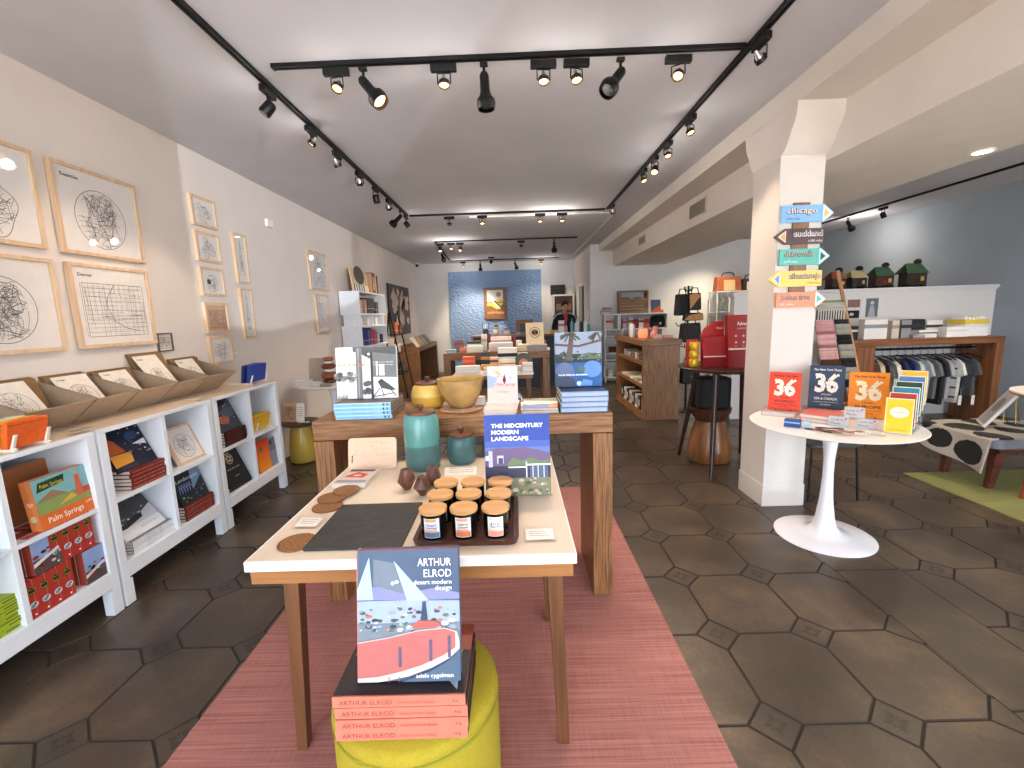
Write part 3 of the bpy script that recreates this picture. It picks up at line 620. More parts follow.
# ================================================================= CONSOLE TOP
def blue_spine(b, h, t):
    b.rect(0,0,h,t,m2('#8fc4e4'),1); b.rect(0,t*.86,h,t,m2('#d7ecf7'),2); b.text('EICHLER modernism rebuilds the American dream',h*.05,t*.3,t*.42,m2('#4f87a8'),2,h*.62); b.rect(h*.86,t*.2,h*.89,t*.8,m2('#2d5570'),2); b.rect(h*.93,t*.2,h*.95,t*.8,m2('#2d5570'),2)
def eichler(b, w, h):
    g = lambda v: m2('#%02x%02x%02x' % (v,v,v))
    b.rect(0,0,w,h,g(236),1); b.shape([(w*.28,h),(w,h),(w,h*.78),(w*.58,h*.76),(w*.42,h*.86),(w*.28,h*.92)],g(88),2); b.shape([(w*.58,h*.9),(w,h*.84),(w,h*.40),(w*.60,h*.42)],g(125),3)
    b.rect(w*.33,0,w*.43,h*.98,g(120),4); b.rect(w*.36,0,w*.38,h*.98,g(160),5); b.rect(w*.57,0,w*.61,h*.9,g(70),5); b.rect(w*.66,h*.44,w*.69,h*.72,g(225),5); b.rect(w*.71,h*.44,w*.8,h*.66,g(235),5)
    b.rect(0,h*.40,w*.33,h*.43,g(140),4)
    for k in range(26): b.disc(random.uniform(0,.34)*w,random.uniform(.34,.50)*h,random.uniform(.006,.018),g(random.choice((90,120,150,170))),5,8,.7)
    for k in range(8): b.shape([(w*(.02+.02*k),0),(w*(.03+.02*k),0),(w*(.02+.022*k),h*random.uniform(.08,.18))],g(80),6)
    b.shape([(w*.68,h*.32),(w*.74,h*.38),(w*.9,h*.24),(w*.98,h*.16),(w*.9,h*.15),(w*.74,h*.2)],g(75),6); 
    for a in (((.72,.2),(.60,.03)),((.74,.2),(.78,.04)),((.9,.16),(.98,.04)),((.6,.03),(.95,.1))): b.line([(w*a[0][0],h*a[0][1]),(w*a[1][0],h*a[1][1])],.004,g(60),6)
    for k in range(6): b.disc(w*random.uniform(.45,.56),h*random.uniform(.12,.4),.018,g(random.choice((100,130))),5,8,.8)
    b.text('EICHLER',w*.04,h*.63,h*.075,m2('#e8933f'),9,w*.46); b.text('modernism rebuilds',w*.62,h*.69,h*.035,W_,9,w*.33); b.text('the american dream',w*.62,h*.64,h*.035,W_,9,w*.33); b.disc(w*.55,h*.86,.007,W_,9,10)
stack(4,-.925,2.225,1.0025,.27,.288,.0205,'#6b5a50','front',lambda i:'pale blue spined book on the console, %s of its pile' % ordn(i,4),None,blue_spine,'pale blue spined books',pagecol='#8f8378',spcol='#8fc4e4')
book('wide black and white house photograph book propped on the pale blue pile', .318, .272, .022, '#e8e8e8', Ffront(-.945,2.33,1.0895,7), eichler)
easel(-.78,2.352,1.0868,.16,label='clear stand behind the black and white book cover')
def pool(b, w, h):
    b.rect(0,0,w,h,m2('#929eb0'),1); b.rect(0,h*.44,w,h*.60,m2('#2a3832'),2); b.rect(0,0,w,h*.44,m2('#2a5a98'),2)
    b.shape([(0,h*.56),(w*.2,h*.66),(w*.28,h*.56)],m2('#3e4a48'),3); b.shape([(w*.5,h*.56),(w*.7,h*.62),(w,h*.6),(w,h*.5),(w*.5,h*.5)],m2('#5d6e58'),3)
    b.line([(0,h*.78),(w*.5,h*.74),(w,h*.84)],.012,m2('#6b4a48'),4); b.shape([(w*.22,h*.48),(w*.33,h),(w*.42,h),(w*.36,h*.48)],m2('#5f504a'),5)
    for k in range(40): b.disc(w*random.uniform(.02,.98),h*random.uniform(.46,.64),w*random.uniform(.01,.035),m2(random.choice(['#2c3a30','#46563f','#5e5a48','#34433c','#7d8796'])),4.5,7,.7)
    for k in range(9): b.line([(w*.31,h*.97),(w*(.31+.2*math.cos(k*.7)),h*(.9+.09*math.sin(k*.7)))],.007,m2('#4a4a3c'),5.5); b.line([(w*.92,h*.97),(w*(.92+.16*math.cos(2+k*.35)),h*(.93-.08*math.sin(k*.4)))],.006,m2('#4a4a3c'),5.5) if k < 6 else None
    for a in ((.34,.98,.55,.86),(.34,.98,.12,.9),(.9,.98,.72,.88),(.92,.98,.99,.84),(.9,.98,.8,.8)): b.line([(w*a[0],h*a[1]),(w*a[2],h*a[3])],.01,m2('#5a5646'),5)
    b.disc(w*.2,h*.3,w*.2,m2('#5f6c90'),5,24,.9); b.disc(w*.8,h*.32,w*.2,m2('#5f8ad0'),5,24,.9); b.disc(w*.55,h*.32,w*.09,m2('#4f6d66'),6,14,.8)
    b.shape([(0,0),(w*.45,0),(w*.4,h*.14),(w*.25,h*.22),(0,h*.24)],m2('#37445c'),6); b.shape([(w*.5,h*.02),(w*.6,h*.14),(w*.8,h*.1),(w*.78,h*.02)],m2('#5f8fe0'),7); b.disc(w*.5,h*.06,w*.05,m2('#cfe0f5'),8,12,1)
    b.text('PALM SPRINGS MODERN',w*.06,h*.205,h*.042,W_,9,w*.62,bold=.02)
def sp_dark(b, h, t): b.rect(0,0,h,t,m2('#8d9fc2'),1); b.rect(h*.02,t*.1,h*.98,t*.78,m2('#a9b8d6'),2); b.rect(0,0,h,t*.12,m2('#33405c'),3)
stack(4,.225,2.225,1.0025,.31,.235,.0265,'#33405c','front',lambda i:'grey-blue hardback at the right end of the console, %s of its pile' % ordn(i,4),None,sp_dark,'grey-blue hardbacks on the console',pagecol='#c9c4b8',spcol='#8d9fc2')
book('tall hardback with a swimming pool photograph, propped on the grey-blue pile', .245, .29, .026, '#33405c', Ffront(.212,2.36,1.1135,6), pool)
easel(.335,2.388,1.1108,.14,label='clear stand behind the swimming pool book cover')
# leaflets
def mapart(b, w, h):
    b.rect(0,0,w,h,m2('#efc9c0'),1); b.shape([(0,h*.42),(0,h*.78),(w*.3,h*.7),(w*.2,h*.45)],m2('#9fb2cc'),2); b.shape([(w*.1,h*.8),(w*.4,h*.95),(w*.5,h*.75)],m2('#e6cf9e'),2); b.rect(0,h*.55,w,h*.97,m2('#d8d3d8'),1.5)
    for k in range(8): b.line([(w*random.uniform(.05,.95),h*random.uniform(.55,.95)),(w*random.uniform(.05,.95),h*random.uniform(.55,.95))],.002,m2(random.choice(['#8fa3c4','#c46a5c','#6b6470'])),2.5)
    b.shape([(w*.5,h*.62),(w*.56,h*.80),(w*.62,h*.62),(w*.56,h*.52)],m2('#7a2430'),3); b.text('Palm Springs',w*.30,h*.48,h*.11,m2('#c44a58'),4,w*.62); b.text('MODERN',w*.32,h*.30,h*.06,m2('#8f6a66'),4,w*.38)
lf = []
for i in range(4):
    w, h = .165, .235
    o = book('folded pink city guide behind the blue landscape book, %s of its pile' % ordn(i,4), w, h, .007, '#e6d2c6', Fflat(-.168+random.uniform(-.006,.006),2.222+random.uniform(-.006,.006),1.0025+.0078*(i+1),random.uniform(-5,5)), mapart, name='city_guide', group='pink city guides', cat='guide')
book('pink illustrated city guide leaning upright on the pile of guides', .158, .205, .006, '#e6d2c6', Ffront(-.150,2.33,1.036,16), mapart, name='city_guide', cat='guide')
easel(-.07,2.352,1.0345,.08,label='clear stand behind the upright pink city guide')
def mag(b, w, h):
    b.rect(0,0,w,h,m2('#e4ddcf'),1); b.shape([(0,0),(w,0),(w,h*.3),(w*.6,h*.45),(w*.2,h*.35),(0,h*.4)],m2('#7488bb'),2); b.shape([(w*.75,h*.1),(w*.8,h*.4),(w,h*.5),(w,h*.05)],m2('#e8906a'),3); b.shape([(0,h*.8),(w,h*.7),(w,h),(0,h)],m2('#7d8a72'),2); b.rect(w*.05,h*.84,w*.2,h*.95,m2('#b54048'),3)
for i in range(4):
    book('softcover magazine beside the grey-blue hardbacks, %s of its pile' % ordn(i,4), .185, .27, .006, ['#c9b9a8','#d9d3c8','#b98a86','#e4ddcf'][i], Fflat(.020+random.uniform(-.006,.01),2.225+random.uniform(-.004,.01),1.0025+.0068*(i+1),random.uniform(-7,4)), mag, name='magazine', group='travel magazines on the console', cat='magazine')
tin = MB(); tin.box(-.028,.028,-.018,.018,0,.05,mat('#e9e4d6',.5)); tag(tin.build('small_box', bevel=.002), 'tiny cream box to the left of the pink city guides', 'box').location = (-.205,2.50,1.003)
tb2 = MB(); tb2.box(-.12,.12,-.12,.12,0,.015,mat('#d8a9a0',.6)); tb2.box(-.10,.11,-.11,.11,.015,.03,mat('#6a86a8',.6))
tag(tb2.build('notebook_pair', bevel=.001), 'two flat notebooks at the back of the console behind the magazines', 'notebook').location = (.10,2.53,1.0305)
bpy.data.objects['notebook_pair'].scale = (.6,.6,1); bpy.data.objects['notebook_pair'].location = (-.04,2.59,1.003)
# ================================================================= LEFT WALL: shelf units
SHW = mat('#e9edf2', .4, var=.02, scale=8); SHT = mat('#dcc7ae', .45, var=.05, scale=9, stretch=(1,.15,1))
XS, XBK = -2.15, -2.60
def shelf_unit(y0, y1, label):
    t = empty('shelf_unit', loc=(XS, y0, 0)); tag(t, label, 'shelf', 'white cube shelf units along the left wall'); d = XS-XBK; L = y1-y0
    tp = MB(); tp.box(-d,.0,0,L,.962,.985,SHW); tp.build('top_panel', t, bevel=.002)
    MB().box(-d+.002,-.012,.004,L-.004,.9852,.9872,SHT).build('top_surface', t, label='pale wood top')
    for a, b in ((0,.045),(L-.045,L)): MB().box(-d,0,a,b,.14,.961,SHW).build('side_panel', t, bevel=.002)
    for x in (-.05,-d):
        for y in (0,L-.06): MB().box(x,x+.05,y,y+.06,0,.139,SHW).build('leg', t, bevel=.002)
    MB().box(-d,0,.046,L-.046,.15,.235,SHW).build('bottom_panel', t, bevel=.002)
    MB().box(-d+.01,-.002,L/2-.012,L/2+.012,.236,.961,SHW).build('divider', t)
    for a, b in ((.046,L/2-.0125),(L/2+.0125,L-.046)): MB().box(-d+.01,-.003,a,b,.574,.594,SHW).build('shelf_board', t)
    MB().box(-d,-d+.008,.046,L-.046,.236,.961,mat('#8f9296',.6)).build('back_panel', t)  # grey back: the shade inside the cells is put into its colour
    return t
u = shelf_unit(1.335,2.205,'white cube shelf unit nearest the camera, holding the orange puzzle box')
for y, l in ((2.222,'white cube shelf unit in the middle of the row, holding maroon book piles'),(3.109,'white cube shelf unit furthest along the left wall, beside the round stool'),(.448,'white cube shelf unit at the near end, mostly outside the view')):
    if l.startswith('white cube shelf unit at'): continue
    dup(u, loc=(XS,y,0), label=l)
Z1, Z2 = .236, .595       # the two shelf levels
# ---- U1
def psart(b, w, h):
    b.rect(0,0,w,h,m2('#e07234'),1); b.rect(0,h*.30,w,h,m2('#7fb0b4'),2); b.rect(0,h*.30,w,h*.55,m2('#8aa05c'),3); b.shape([(0,h*.55),(w*.3,h*.72),(w*.55,h*.55)],m2('#9a7a5e'),3)
    b.shape([(w*.05,h*.74),(w*.52,h*.80),(w*.55,h*.95),(w*.1,h*.92)],m2('#23402b'),4); b.text('Palm Springs',w*.12,h*.80,h*.11,m2('#e7d23c'),5,w*.38)
    b.shape([(w*.68,h*.4),(w*.72,h*.85),(w*.79,h*.85),(w*.84,h*.4)],m2('#c96a4a'),4); b.disc(w*.755,h*.89,w*.028,m2('#d9a27c'),5,12); b.shape([(w*.35,h*.36),(w*.6,h*.52),(w*.7,h*.42)],m2('#e0b04c'),4)
    b.rect(w*.82,h*.42,w*.98,h*.55,m2('#c24a40'),4); b.text('Palm Springs',w*.12,h*.10,h*.16,W_,5,w*.62); b.text('puzzle',w*.80,h*.20,h*.07,W_,5,w*.12)
def pbox(label, w, h, t, col, mw, art=None, side=None, group=None, name='puzzle_box', cat='box'):
    r = empty(name, mw=mw); tag(r, label, cat, group); b = MB(); b.box(0,w,0,h,-t,0,m2(col))
    if art: art(b, w, h)
    if side: b.M = F((-.0006,0,-t),(0,0,1),(0,1,0)); side(b, t, h)
    b.build('carton', r, bevel=.001); l = MB(); l.box(-.0015,w+.0015,-.0015,h+.0015,-t*.35,-t*.36,m2('#d9d2c8')); l.build('lid_seam', r); return r
def pside(b, w, h): b.rect(0,0,w,h,m2('#ea8a4a'),1); b.disc(w*.5,h*.25,w*.3,m2('#d9c7a4'),2,12); b.text('PALM',w*.3,h*.5,h*.12,W_,2,w*.5)
pbox('big orange puzzle box with a desert postcard picture on the upper shelf', .27, .235, .05, '#dd6f30', Fleft(-2.168,1.905,Z2+.002,5), psart, pside)
pbox('plain brown game box behind the orange puzzle box', .30, .27, .06, '#a8673f', Fleft(-2.36,1.862,Z2+.001,3))
def rside(b, w, h):
    b.rect(0,0,w,h,m2('#b23a2e'),1); b.disc(w*.5,h*.72,w*.36,m2('#1c1a1a'),2,18,1.15); b.disc(w*.5,h*.72,w*.31,m2('#d9b04a'),2.4,18,1.15,w*.28)
    b.text('Desert',w*.5,h*.74,h*.06,m2('#d9b04a'),3,w*.42,'c'); b.text('Oasis',w*.5,h*.65,h*.06,m2('#d9b04a'),3,w*.34,'c')
    b.disc(w*.5,h*.35,w*.36,m2('#cfd6de'),2,14,.75); b.disc(w*.42,h*.34,w*.2,m2('#7b8fa3'),3,10,.8); b.disc(w*.6,h*.38,w*.12,m2('#5c4a3e'),3,10,.8); b.disc(w*.5,h*.10,w*.09,W_,3,10)
def photoart(b, w, h):
    b.rect(0,0,w,h,m2('#8fa6d0'),1); b.rect(0,0,w,h*.38,m2('#5c4a48'),2)
    for k in range(14): b.disc(w*random.uniform(.1,.9),h*random.uniform(.15,.6),w*random.uniform(.04,.12),m2(random.choice(['#8a3f36','#3d3a3c','#a8564a','#d0c4bd','#2f3a2c'])),3,8,.6)
    b.shape([(0,h*.3),(w*.9,h*.5),(w*.95,h*.44),(0,h*.2)],m2('#e2dcd6'),4)
redbox = None
for row, z, ys in (('top row',.418,[1.965,2.018,2.071,2.124]),('bottom row',.2365,[1.834,1.887,1.940,1.993])):
    for i, y in enumerate(ys):
        w = .052
        lb = 'narrow red puzzle box with black oval, %s in the %s' % (['leftmost','second','third','rightmost'][i], row)
        if redbox is None: redbox = pbox(lb, .18, .178, .0515, '#b23a2e', F((-2.165,y,z),(-1,0,0),(0,0,1)), None, rside, 'narrow red puzzle boxes')
        else:
            o = dup(redbox, mw=F((-2.165,y,z),(-1,0,0),(0,0,1)), label=lb); 
            if w < .05: o.scale = (1,1,.86)
pbox('puzzle box turned to its desert photograph, left of the top row', .125, .178, .11, '#a8483c', Fleft(-2.165,1.836,.418), photoart)
pbox('puzzle box turned to its desert photograph, right of the bottom row', .112, .172, .11, '#a8483c', Fleft(-2.165,2.050,.2365), photoart)
stack(6,-2.18,1.43,Z1+.001,.24,.345,.025,'#9cae2c','right',lambda i:'lime green book on the lowest shelf, %s of its pile' % ordn(i,6),None,lambda b,h,t:(b.rect(0,0,h,t*.86,m2('#a3b52f'),1),b.rect(0,t*.86,h,t,m2('#5f6b22'),1),b.rect(h*.8,t*.3,h*.94,t*.55,m2('#5f6b22'),2)),group='lime green books',pagecol='#c9cf8a',jitter=.006)
# ---- U2, U3 book piles with a propped copy above
def mar_spine(b, h, t):
    b.rect(0,0,h,t,m2('#7c241f'),1); b.text('MODERNISM DESERT HOUSES',h*.05,t*.25,t*.55,m2('#d9a38c'),2,h*.88)
def blk_spine(b, h, t): b.rect(0,0,h,t,m2('#2a1d1c'),1); b.text('MIDNIGHT MODERN',h*.08,t*.25,t*.5,m2('#c05a3c'),2,h*.7)
def wht_spine(b, h, t): b.rect(0,0,h,t,m2('#e8e9ec'),1); b.text('DESERT ARCHITECTURE',h*.3,t*.28,t*.42,m2('#8b8f98'),2,h*.4)
def night(b, w, h):
    b.rect(0,0,w,h,m2('#131b30'),1); b.shape([(w*.5,h),(w,h*.8),(w,h),(w*.5,h)],m2('#2a5cae'),2); b.shape([(0,h*.35),(0,h*.75),(w*.25,h*.6),(w*.4,h*.35)],m2('#b8551f'),2); b.shape([(0,h*.1),(w*.45,h*.12),(w*.5,h*.32),(0,h*.34)],m2('#d9962c'),3); b.disc(w*.7,h*.62,w*.16,m2('#27406e'),3,14,.6)
    for k in range(40): b.disc(w*random.uniform(.42,.97),h*random.uniform(.2,.85),w*random.uniform(.008,.03),m2(random.choice(['#e3d8c4','#6f86ac','#b9452c','#d0a06a','#39476a'])),4,7,.7)
    b.shape([(w*.62,h*.45),(w*.95,h*.38),(w*.95,h*.5)],m2('#e4e4e6'),5); b.rect(w*.1,h*.02,w*.5,h*.08,m2('#2c3246'),4)
def bwart(b, w, h):
    b.rect(0,0,w,h,m2('#c9cbd0'),1); b.shape([(0,h*.35),(w*.5,h*.9),(w,h*.95),(w,h*.5),(w*.4,h*.3)],m2('#4a4c50'),2); b.shape([(w*.1,h*.3),(w*.7,h*.42),(w*.65,h*.3),(w*.1,h*.2)],m2('#1f2124'),3)
    for k in range(24): b.disc(w*random.uniform(.05,.9),h*random.uniform(.35,.9),w*random.uniform(.015,.05),m2(random.choice(['#2c2e31','#9a9da2','#e8e8ea','#6c6e72'])),4,8,.6)
    b.rect(0,0,w,h*.22,m2('#dfe0e4'),5); b.text('desert modern living',w*.45,h*.12,h*.05,m2('#86888e'),6,w*.4)
def swirl(b, w, h):
    b.rect(0,0,w,h,m2('#1d2b33'),1); b.shape([(w*.55,h*.3),(w,h*.6),(w,h),(w*.7,h)],m2('#7d99b0'),2)
    for k in range(5): b.line([(w*(.08+.09*k),h*.3),(w*(.14+.09*k),h*.55),(w*(.2+.09*k),h*.35)],.006,m2('#7d90c4'),3)
    for k in range(20): b.disc(w*random.uniform(.05,.95),h*random.uniform(.03,.3),w*random.uniform(.02,.05),m2(random.choice(['#3f5a3c','#7a8c6c','#2a3f2c','#a39a86'])),4,8,.6)
    b.text('Landscapes',w*.08,h*.62,h*.14,m2('#e4e8ec'),5,w*.8)
def dusk(b, w, h):
    b.rect(0,0,w,h,m2('#20263a'),1); b.shape([(w*.3,h*.5),(w,h*.9),(w,h*.4),(w*.5,h*.3)],m2('#4b5568'),2); b.disc(w*.35,h*.3,w*.25,m2('#a85a34'),3,16,.5)
    for k in range(26): b.disc(w*random.uniform(.1,.95),h*random.uniform(.1,.8),w*random.uniform(.01,.04),m2(random.choice(['#c9b09a','#6e7a96','#8a4a34','#39415a'])),4,7,.6)
stack(5,-2.175,2.395,Z2+.001,.27,.255,.0212,'#7c241f','right',lambda i:'maroon-spined book in the middle unit, upper left cell, %s' % ordn(i,5),None,mar_spine,'maroon-spined books in the upper cell')
book('large dark book with an orange and blue night scene, leaning over the upper maroon pile', .27, .30, .012, '#131b30', Fleft(-2.20,2.36,Z2+.110,24), night)
stack(4,-2.175,2.34,Z1+.001,.27,.30,.0185,'#8f8d92','right',lambda i:'white-spined book in the middle unit, lower left cell, %s' % ordn(i,4),None,wht_spine,'white-spined books in the lower cell')
book('pale book with a grey house photograph leaning over the white-spined pile', .28, .30, .012, '#c9cbd0', Fleft(-2.20,2.335,Z1+.078,36), bwart)
stack(5,-2.175,2.745,Z1+.001,.25,.275,.0185,'#57201d','right',lambda i:'dark maroon book in the middle unit, lower right cell, %s' % ordn(i,5),None,mar_spine,'dark maroon books in the lower cell')
book('dark teal book with swirling title lettering, leaning over the lower maroon pile', .25, .24, .012, '#1d2b33', Fleft(-2.20,2.77,Z1+.096,18), swirl)
stack(5,-2.175,3.225,Z2+.001,.25,.265,.0212,'#2a1d1c','right',lambda i:'black-spined book in the far unit, upper left cell, %s' % ordn(i,5),None,blk_spine,'black-spined books in the far unit')
book('dark dusk-coloured book leaning over the black-spined pile in the far unit', .25, .27, .012, '#20263a', Fleft(-2.20,3.24,Z2+.110,24), dusk)
def star(b, w, h):
    b.rect(0,0,w,h,m2('#17191d'),1); G=m2('#c7b183')
    b.disc(w*.5,h*.62,w*.17,G,2,24,1,w*.145)
    for k in range(5):
        a = R(90+72*k); b.disc(w*.5+w*.08*math.cos(a),h*.62+w*.08*math.sin(a),w*.045,G,3,12)
    b.text('WESTERN STAR',w*.5,h*.36,h*.045,m2('#cfcfd2'),3,w*.55,'c'); b.rect(w*.4,h*.18,w*.6,h*.2,m2('#8b8d90'),3)
book('black book with a gold round star emblem in the lower far cell', .27, .34, .03, '#17191d', Fleft(-2.185,3.23,Z1+.033,22), star)
book('thin black book lying flat beneath the star emblem book', .26, .28, .030, '#1e2024', F((-2.19,3.51,Z1+.032),(-1,0,0),(0,-1,0)))
fr_ = mat('#d9c2a2', .5)
def frame(y0, y1, z0, z1, label, art, x=XL, tilt=0, depth=.03, bw=.022, fm=None, group=None, mw=None, x_off=.004):
    w, h = y1-y0, z1-z0; t = empty('picture_frame', mw=mw if mw is not None else Fleft(x+depth+x_off, y0, z0, tilt)); tag(t, label, 'picture', group); fm = fm or WFR
    b = MB(); b.box(0,w,0,bw,-depth,0,fm); b.box(0,w,h-bw,h,-depth,0,fm); b.box(0,bw,bw,h-bw,-depth,0,fm); b.box(w-bw,w,bw,h-bw,-depth,0,fm); b.build('frame', t, bevel=.002)
    p = MB(); p.M = Matrix.Translation((bw,bw,-.012)); p.rect(0,0,w-2*bw,h-2*bw,mat('#ece5df',.85,var=.02),0); art(p, w-2*bw, h-2*bw); p.M = Matrix.Identity(4); p.box(bw,w-bw,bw,h-bw,-depth+.002,-.014,mat('#b9a88e',.8)); p.build('print', t)
    MB().box(bw,w-bw,bw,h-bw,-.007,-.0055,CLEAR).build('pane', t); return t
WFR = wood('#d0ad88','#e2c6a6','y',30,name='beech_frame')
def inpoly(fn, x, y): return fn(x, y)
def streets(b, w, h, inside, n, lw, seed, m=None, grid=False):
    rnd = random.Random(seed); m = m or mat('#4a4440', .8)
    for k in range(n):
        for tr_ in range(12):
            x, y = rnd.uniform(0,w), rnd.uniform(0,h)
            if inside(x,y): break
        else: continue
        a = rnd.choice((0,math.pi/2)) + (rnd.uniform(-.06,.06) if grid else rnd.uniform(-.6,.6)); pts = [(x,y)]
        for q in range(rnd.randint(2,5)):
            L = w*rnd.uniform(.04,.12); x += L*math.cos(a); y += L*math.sin(a)
            if not inside(x,y) or not (0 < x < w and 0 < y < h): break
            pts.append((x,y)); a += 0 if grid else rnd.uniform(-.6,.6)
        if len(pts) > 1: b.line(pts, lw*rnd.choice((.7,1,1.3)), m, 1)
def map_art(kind, title=None, seed=1, n=110, lw=.0016):
    def art(b, w, h):
        m = mat('#4a4440', .8); cx, cy, r = w*.5, h*.44, min(w,h)*.37
        if kind == 'circle':
            ins = lambda x, y: (x-cx)**2+(y-cy)**2 < (r*.97)**2 and (abs(x-cx-.1*r*math.sin(y*30)) < r*.62 or random.Random(int(x*999)+seed).random() < .12)
            b.disc(cx,cy,r,m,1,60,1,r-lw*1.6); streets(b,w,h,ins,n,lw,seed)
            for k in range(5): b.line([(cx-r*.9*math.cos(.2*k),cy-r*.2*k*.8),(cx-r*.2,cy-r*.15*k)], lw, m, 1)
        elif kind == 'grid':
            x0,x1,y0,y1 = w*.10,w*.93,h*.10,h*.80
            b.line([(x0,y0),(x1,y0),(x1,y1),(x0,y1),(x0,y0)], lw*1.5, m, 1); b.line([(x0-.012,y0),(x0-.012,y1)], lw, m, 1); rnd = random.Random(seed)
            for k in range(1,12):
                u = x0+(x1-x0)*k/12; v = y0+(y1-y0)*k/12; b.line([(u,y0+(y1-y0)*rnd.choice((0,0,.3,.5))),(u,y1)], lw*.9, m, 1); b.line([(x0,v),(x0+(x1-x0)*rnd.choice((.5,1,1)),v)], lw*.9, m, 1)
            b.line([(w*.52,y1),(w*.40,h*.62),(w*.38,h*.5),(w*.46,h*.3),(w*.62,h*.2),(w*.8,h*.16)], lw*2, m, 1); streets(b,w,h,lambda x,y:x0<x<x1 and y0<y<y1,n,lw*.7,seed,grid=True)
        elif kind == 'blob':
            f = lambda t: r*(1+.22*math.sin(3*t+seed)+.15*math.sin(5*t+2*seed)); ins = lambda x, y: math.hypot(x-cx,y-cy) < f(math.atan2(y-cy,x-cx))
            p = [(cx+f(t)*math.cos(t), cy+f(t)*math.sin(t)) for t in [2*math.pi*k/70 for k in range(71)]]
            b.line(p, lw*1.6, m, 1); streets(b,w,h,ins,n,lw,seed)
        elif kind == 'tall':
            for s in (-1,1): b.line([(cx+s*w*.03,h*.92),(cx+s*w*.06,h*.75),(cx+s*w*.14,h*.55),(cx+s*w*.2,h*.3),(cx+s*w*.16,h*.12)], lw*1.4, m, 1)
            streets(b,w,h,lambda x,y: abs(x-cx) < w*(.04+.16*(1-y/h)*1.2) and h*.12<y<h*.9,n,lw,seed)
        if title: b.text(title, w*.07, h*.885, h*.058, mat('#2c2826',.7), 2, bold=.02, width=min(w*.24,len(title)*h*.034))
    return art
FR = (('1','Seattle')); 
frame(2.670,3.255,1.943,2.465,'large beech-framed circular city map titled Seattle', map_art('circle','Seattle',3,150,.002), group='large framed city maps')
frame(2.676,3.252,1.381,1.893,'large beech-framed square grid city map titled Denver', map_art('grid','Denver',5,90,.0018), group='large framed city maps')
frame(1.998,2.583,1.946,2.466,'large beech-framed peninsula map, left of the one titled Seattle', map_art('blob',None,4,110,.002), group='large framed city maps')
frame(2.005,2.592,1.382,1.893,'large beech-framed rounded city map, left of the one titled Denver', map_art('circle',None,9,150,.002), group='large framed city maps')
sml = (('blob',2.320,2.562,'small beech-framed wavy line map, topmost of the column of five'),('blob',2.030,2.277,'small beech-framed pale island map, second of the column of five'),
       ('circle',1.744,1.988,'small beech-framed map with a dark spot, middle of the column of five'),('grid',1.429,1.690,'small beech-framed print on brown wood paper, fourth of the column of five'),('blob',1.154,1.405,'small beech-framed city map, lowest of the column of five'))
for i, (k, z0, z1, lb) in enumerate(sml):
    def a_(b, w, h, k=k, i=i):
        if i == 3: b.rect(0,0,w,h,mat('#cfa98c',.8),.5)
        map_art(k,None,20+i,60,.0016)(b,w,h)
        if i == 2: b.disc(w*.32,h*.5,w*.09,K_,2,16)
    frame(3.808,4.114,z0,z1,lb,a_,group='column of five small framed maps',bw=.024)
frame(4.322,4.522,1.880,2.348,'tall narrow framed print of a spire, upper of the pair', map_art('tall',None,31,80,.0016), group='tall narrow framed prints', bw=.024)
frame(4.330,4.522,1.358,1.835,'tall narrow framed print of a spire, lower of the pair', map_art('tall',None,33,80,.0016), group='tall narrow framed prints', bw=.024)
frame(5.870,6.460,1.912,2.415,'framed pale map of two halves further along the left wall', map_art('blob',None,41,80,.002), bw=.026)
frame(5.965,6.362,1.348,1.860,'smaller framed grid print below the pale two-part map', map_art('grid',None,43,40,.0018), bw=.026)
frame(3.275,3.420,1.315,1.452,'tiny dark-edged framed grid map standing behind the cardboard bins', map_art('grid',None,51,14,.0014), bw=.010, depth=.015, fm=mat('#6b5848',.5))
for y, z, lb in ((4.54,1.39,'tiny white wall caption beside the lower tall print'),(4.15,1.22,'tiny white wall caption beside the lowest small map'),(6.1,1.30,'tiny white wall caption below the small grid print')):
    c = MB().box(0,.002,0,.075,0,.022,PAPER).build('caption_card'); tag(c, lb, 'card', 'wall captions'); c.location = (XL,y,z)
# ---- framed item in the upper right cell of the middle unit
frame(0,.26,0,.26,'light wood framed line map leaning in the upper right cell of the middle unit', map_art('circle',None,61,60,.0014), mw=Fleft(-2.20,2.80,Z2+.002,22), bw=.016, depth=.022)
# ---- kraft display bins
KR = mat('#b9a48a', .85, var=.06, scale=30); KR2 = mat('#a18b72', .85, var=.08, scale=40); KRD = mat('#7d5f42', .85)
def bin_(y0, y1, label, seed, cards=(.1,.7), hcard=.27, tall=0):
    L = y1-y0-.006; t = empty('display_bin', loc=(-2.44,y0+.003,.988)); tag(t, label, 'display box', 'cardboard display bins on the shelf tops')
    # front wall leans forward, floor, two sides, stepped divider
    fw = MB(); fw.hull([(0,0,0),(0,L,0),(-.006,L,0),(-.006,0,0)], [(.17,0,.135),(.17,L,.135),(.162,L,.137),(.162,0,.137)], KR); fw.build('front_panel', t)
    MB().box(-.15,0,0,L,0,.006,KR).build('base_panel', t)
    for a in (0,L-.004): 
        s = MB(); s.hull([(0,a,.006),(-.15,a,.006),(-.15,a,.24),(.168,a,.137)], [(0,a+.004,.006),(-.15,a+.004,.006),(-.15,a+.004,.24),(.168,a+.004,.137)], KR2); s.build('side_panel', t)
    MB().hull([(-.150,0.005,.01),(-.145,0.005,.01),(-.145,L-.005,.01),(-.150,L-.005,.01)], [(-.150,0.005,.25),(-.145,0.005,.25),(-.145,L-.005,.25),(-.150,L-.005,.25)], KR2).build('back_panel', t)
    return t
cn = ['San Diego','Atlanta','Las Vegas','Tucson','Nevada','Chicago']
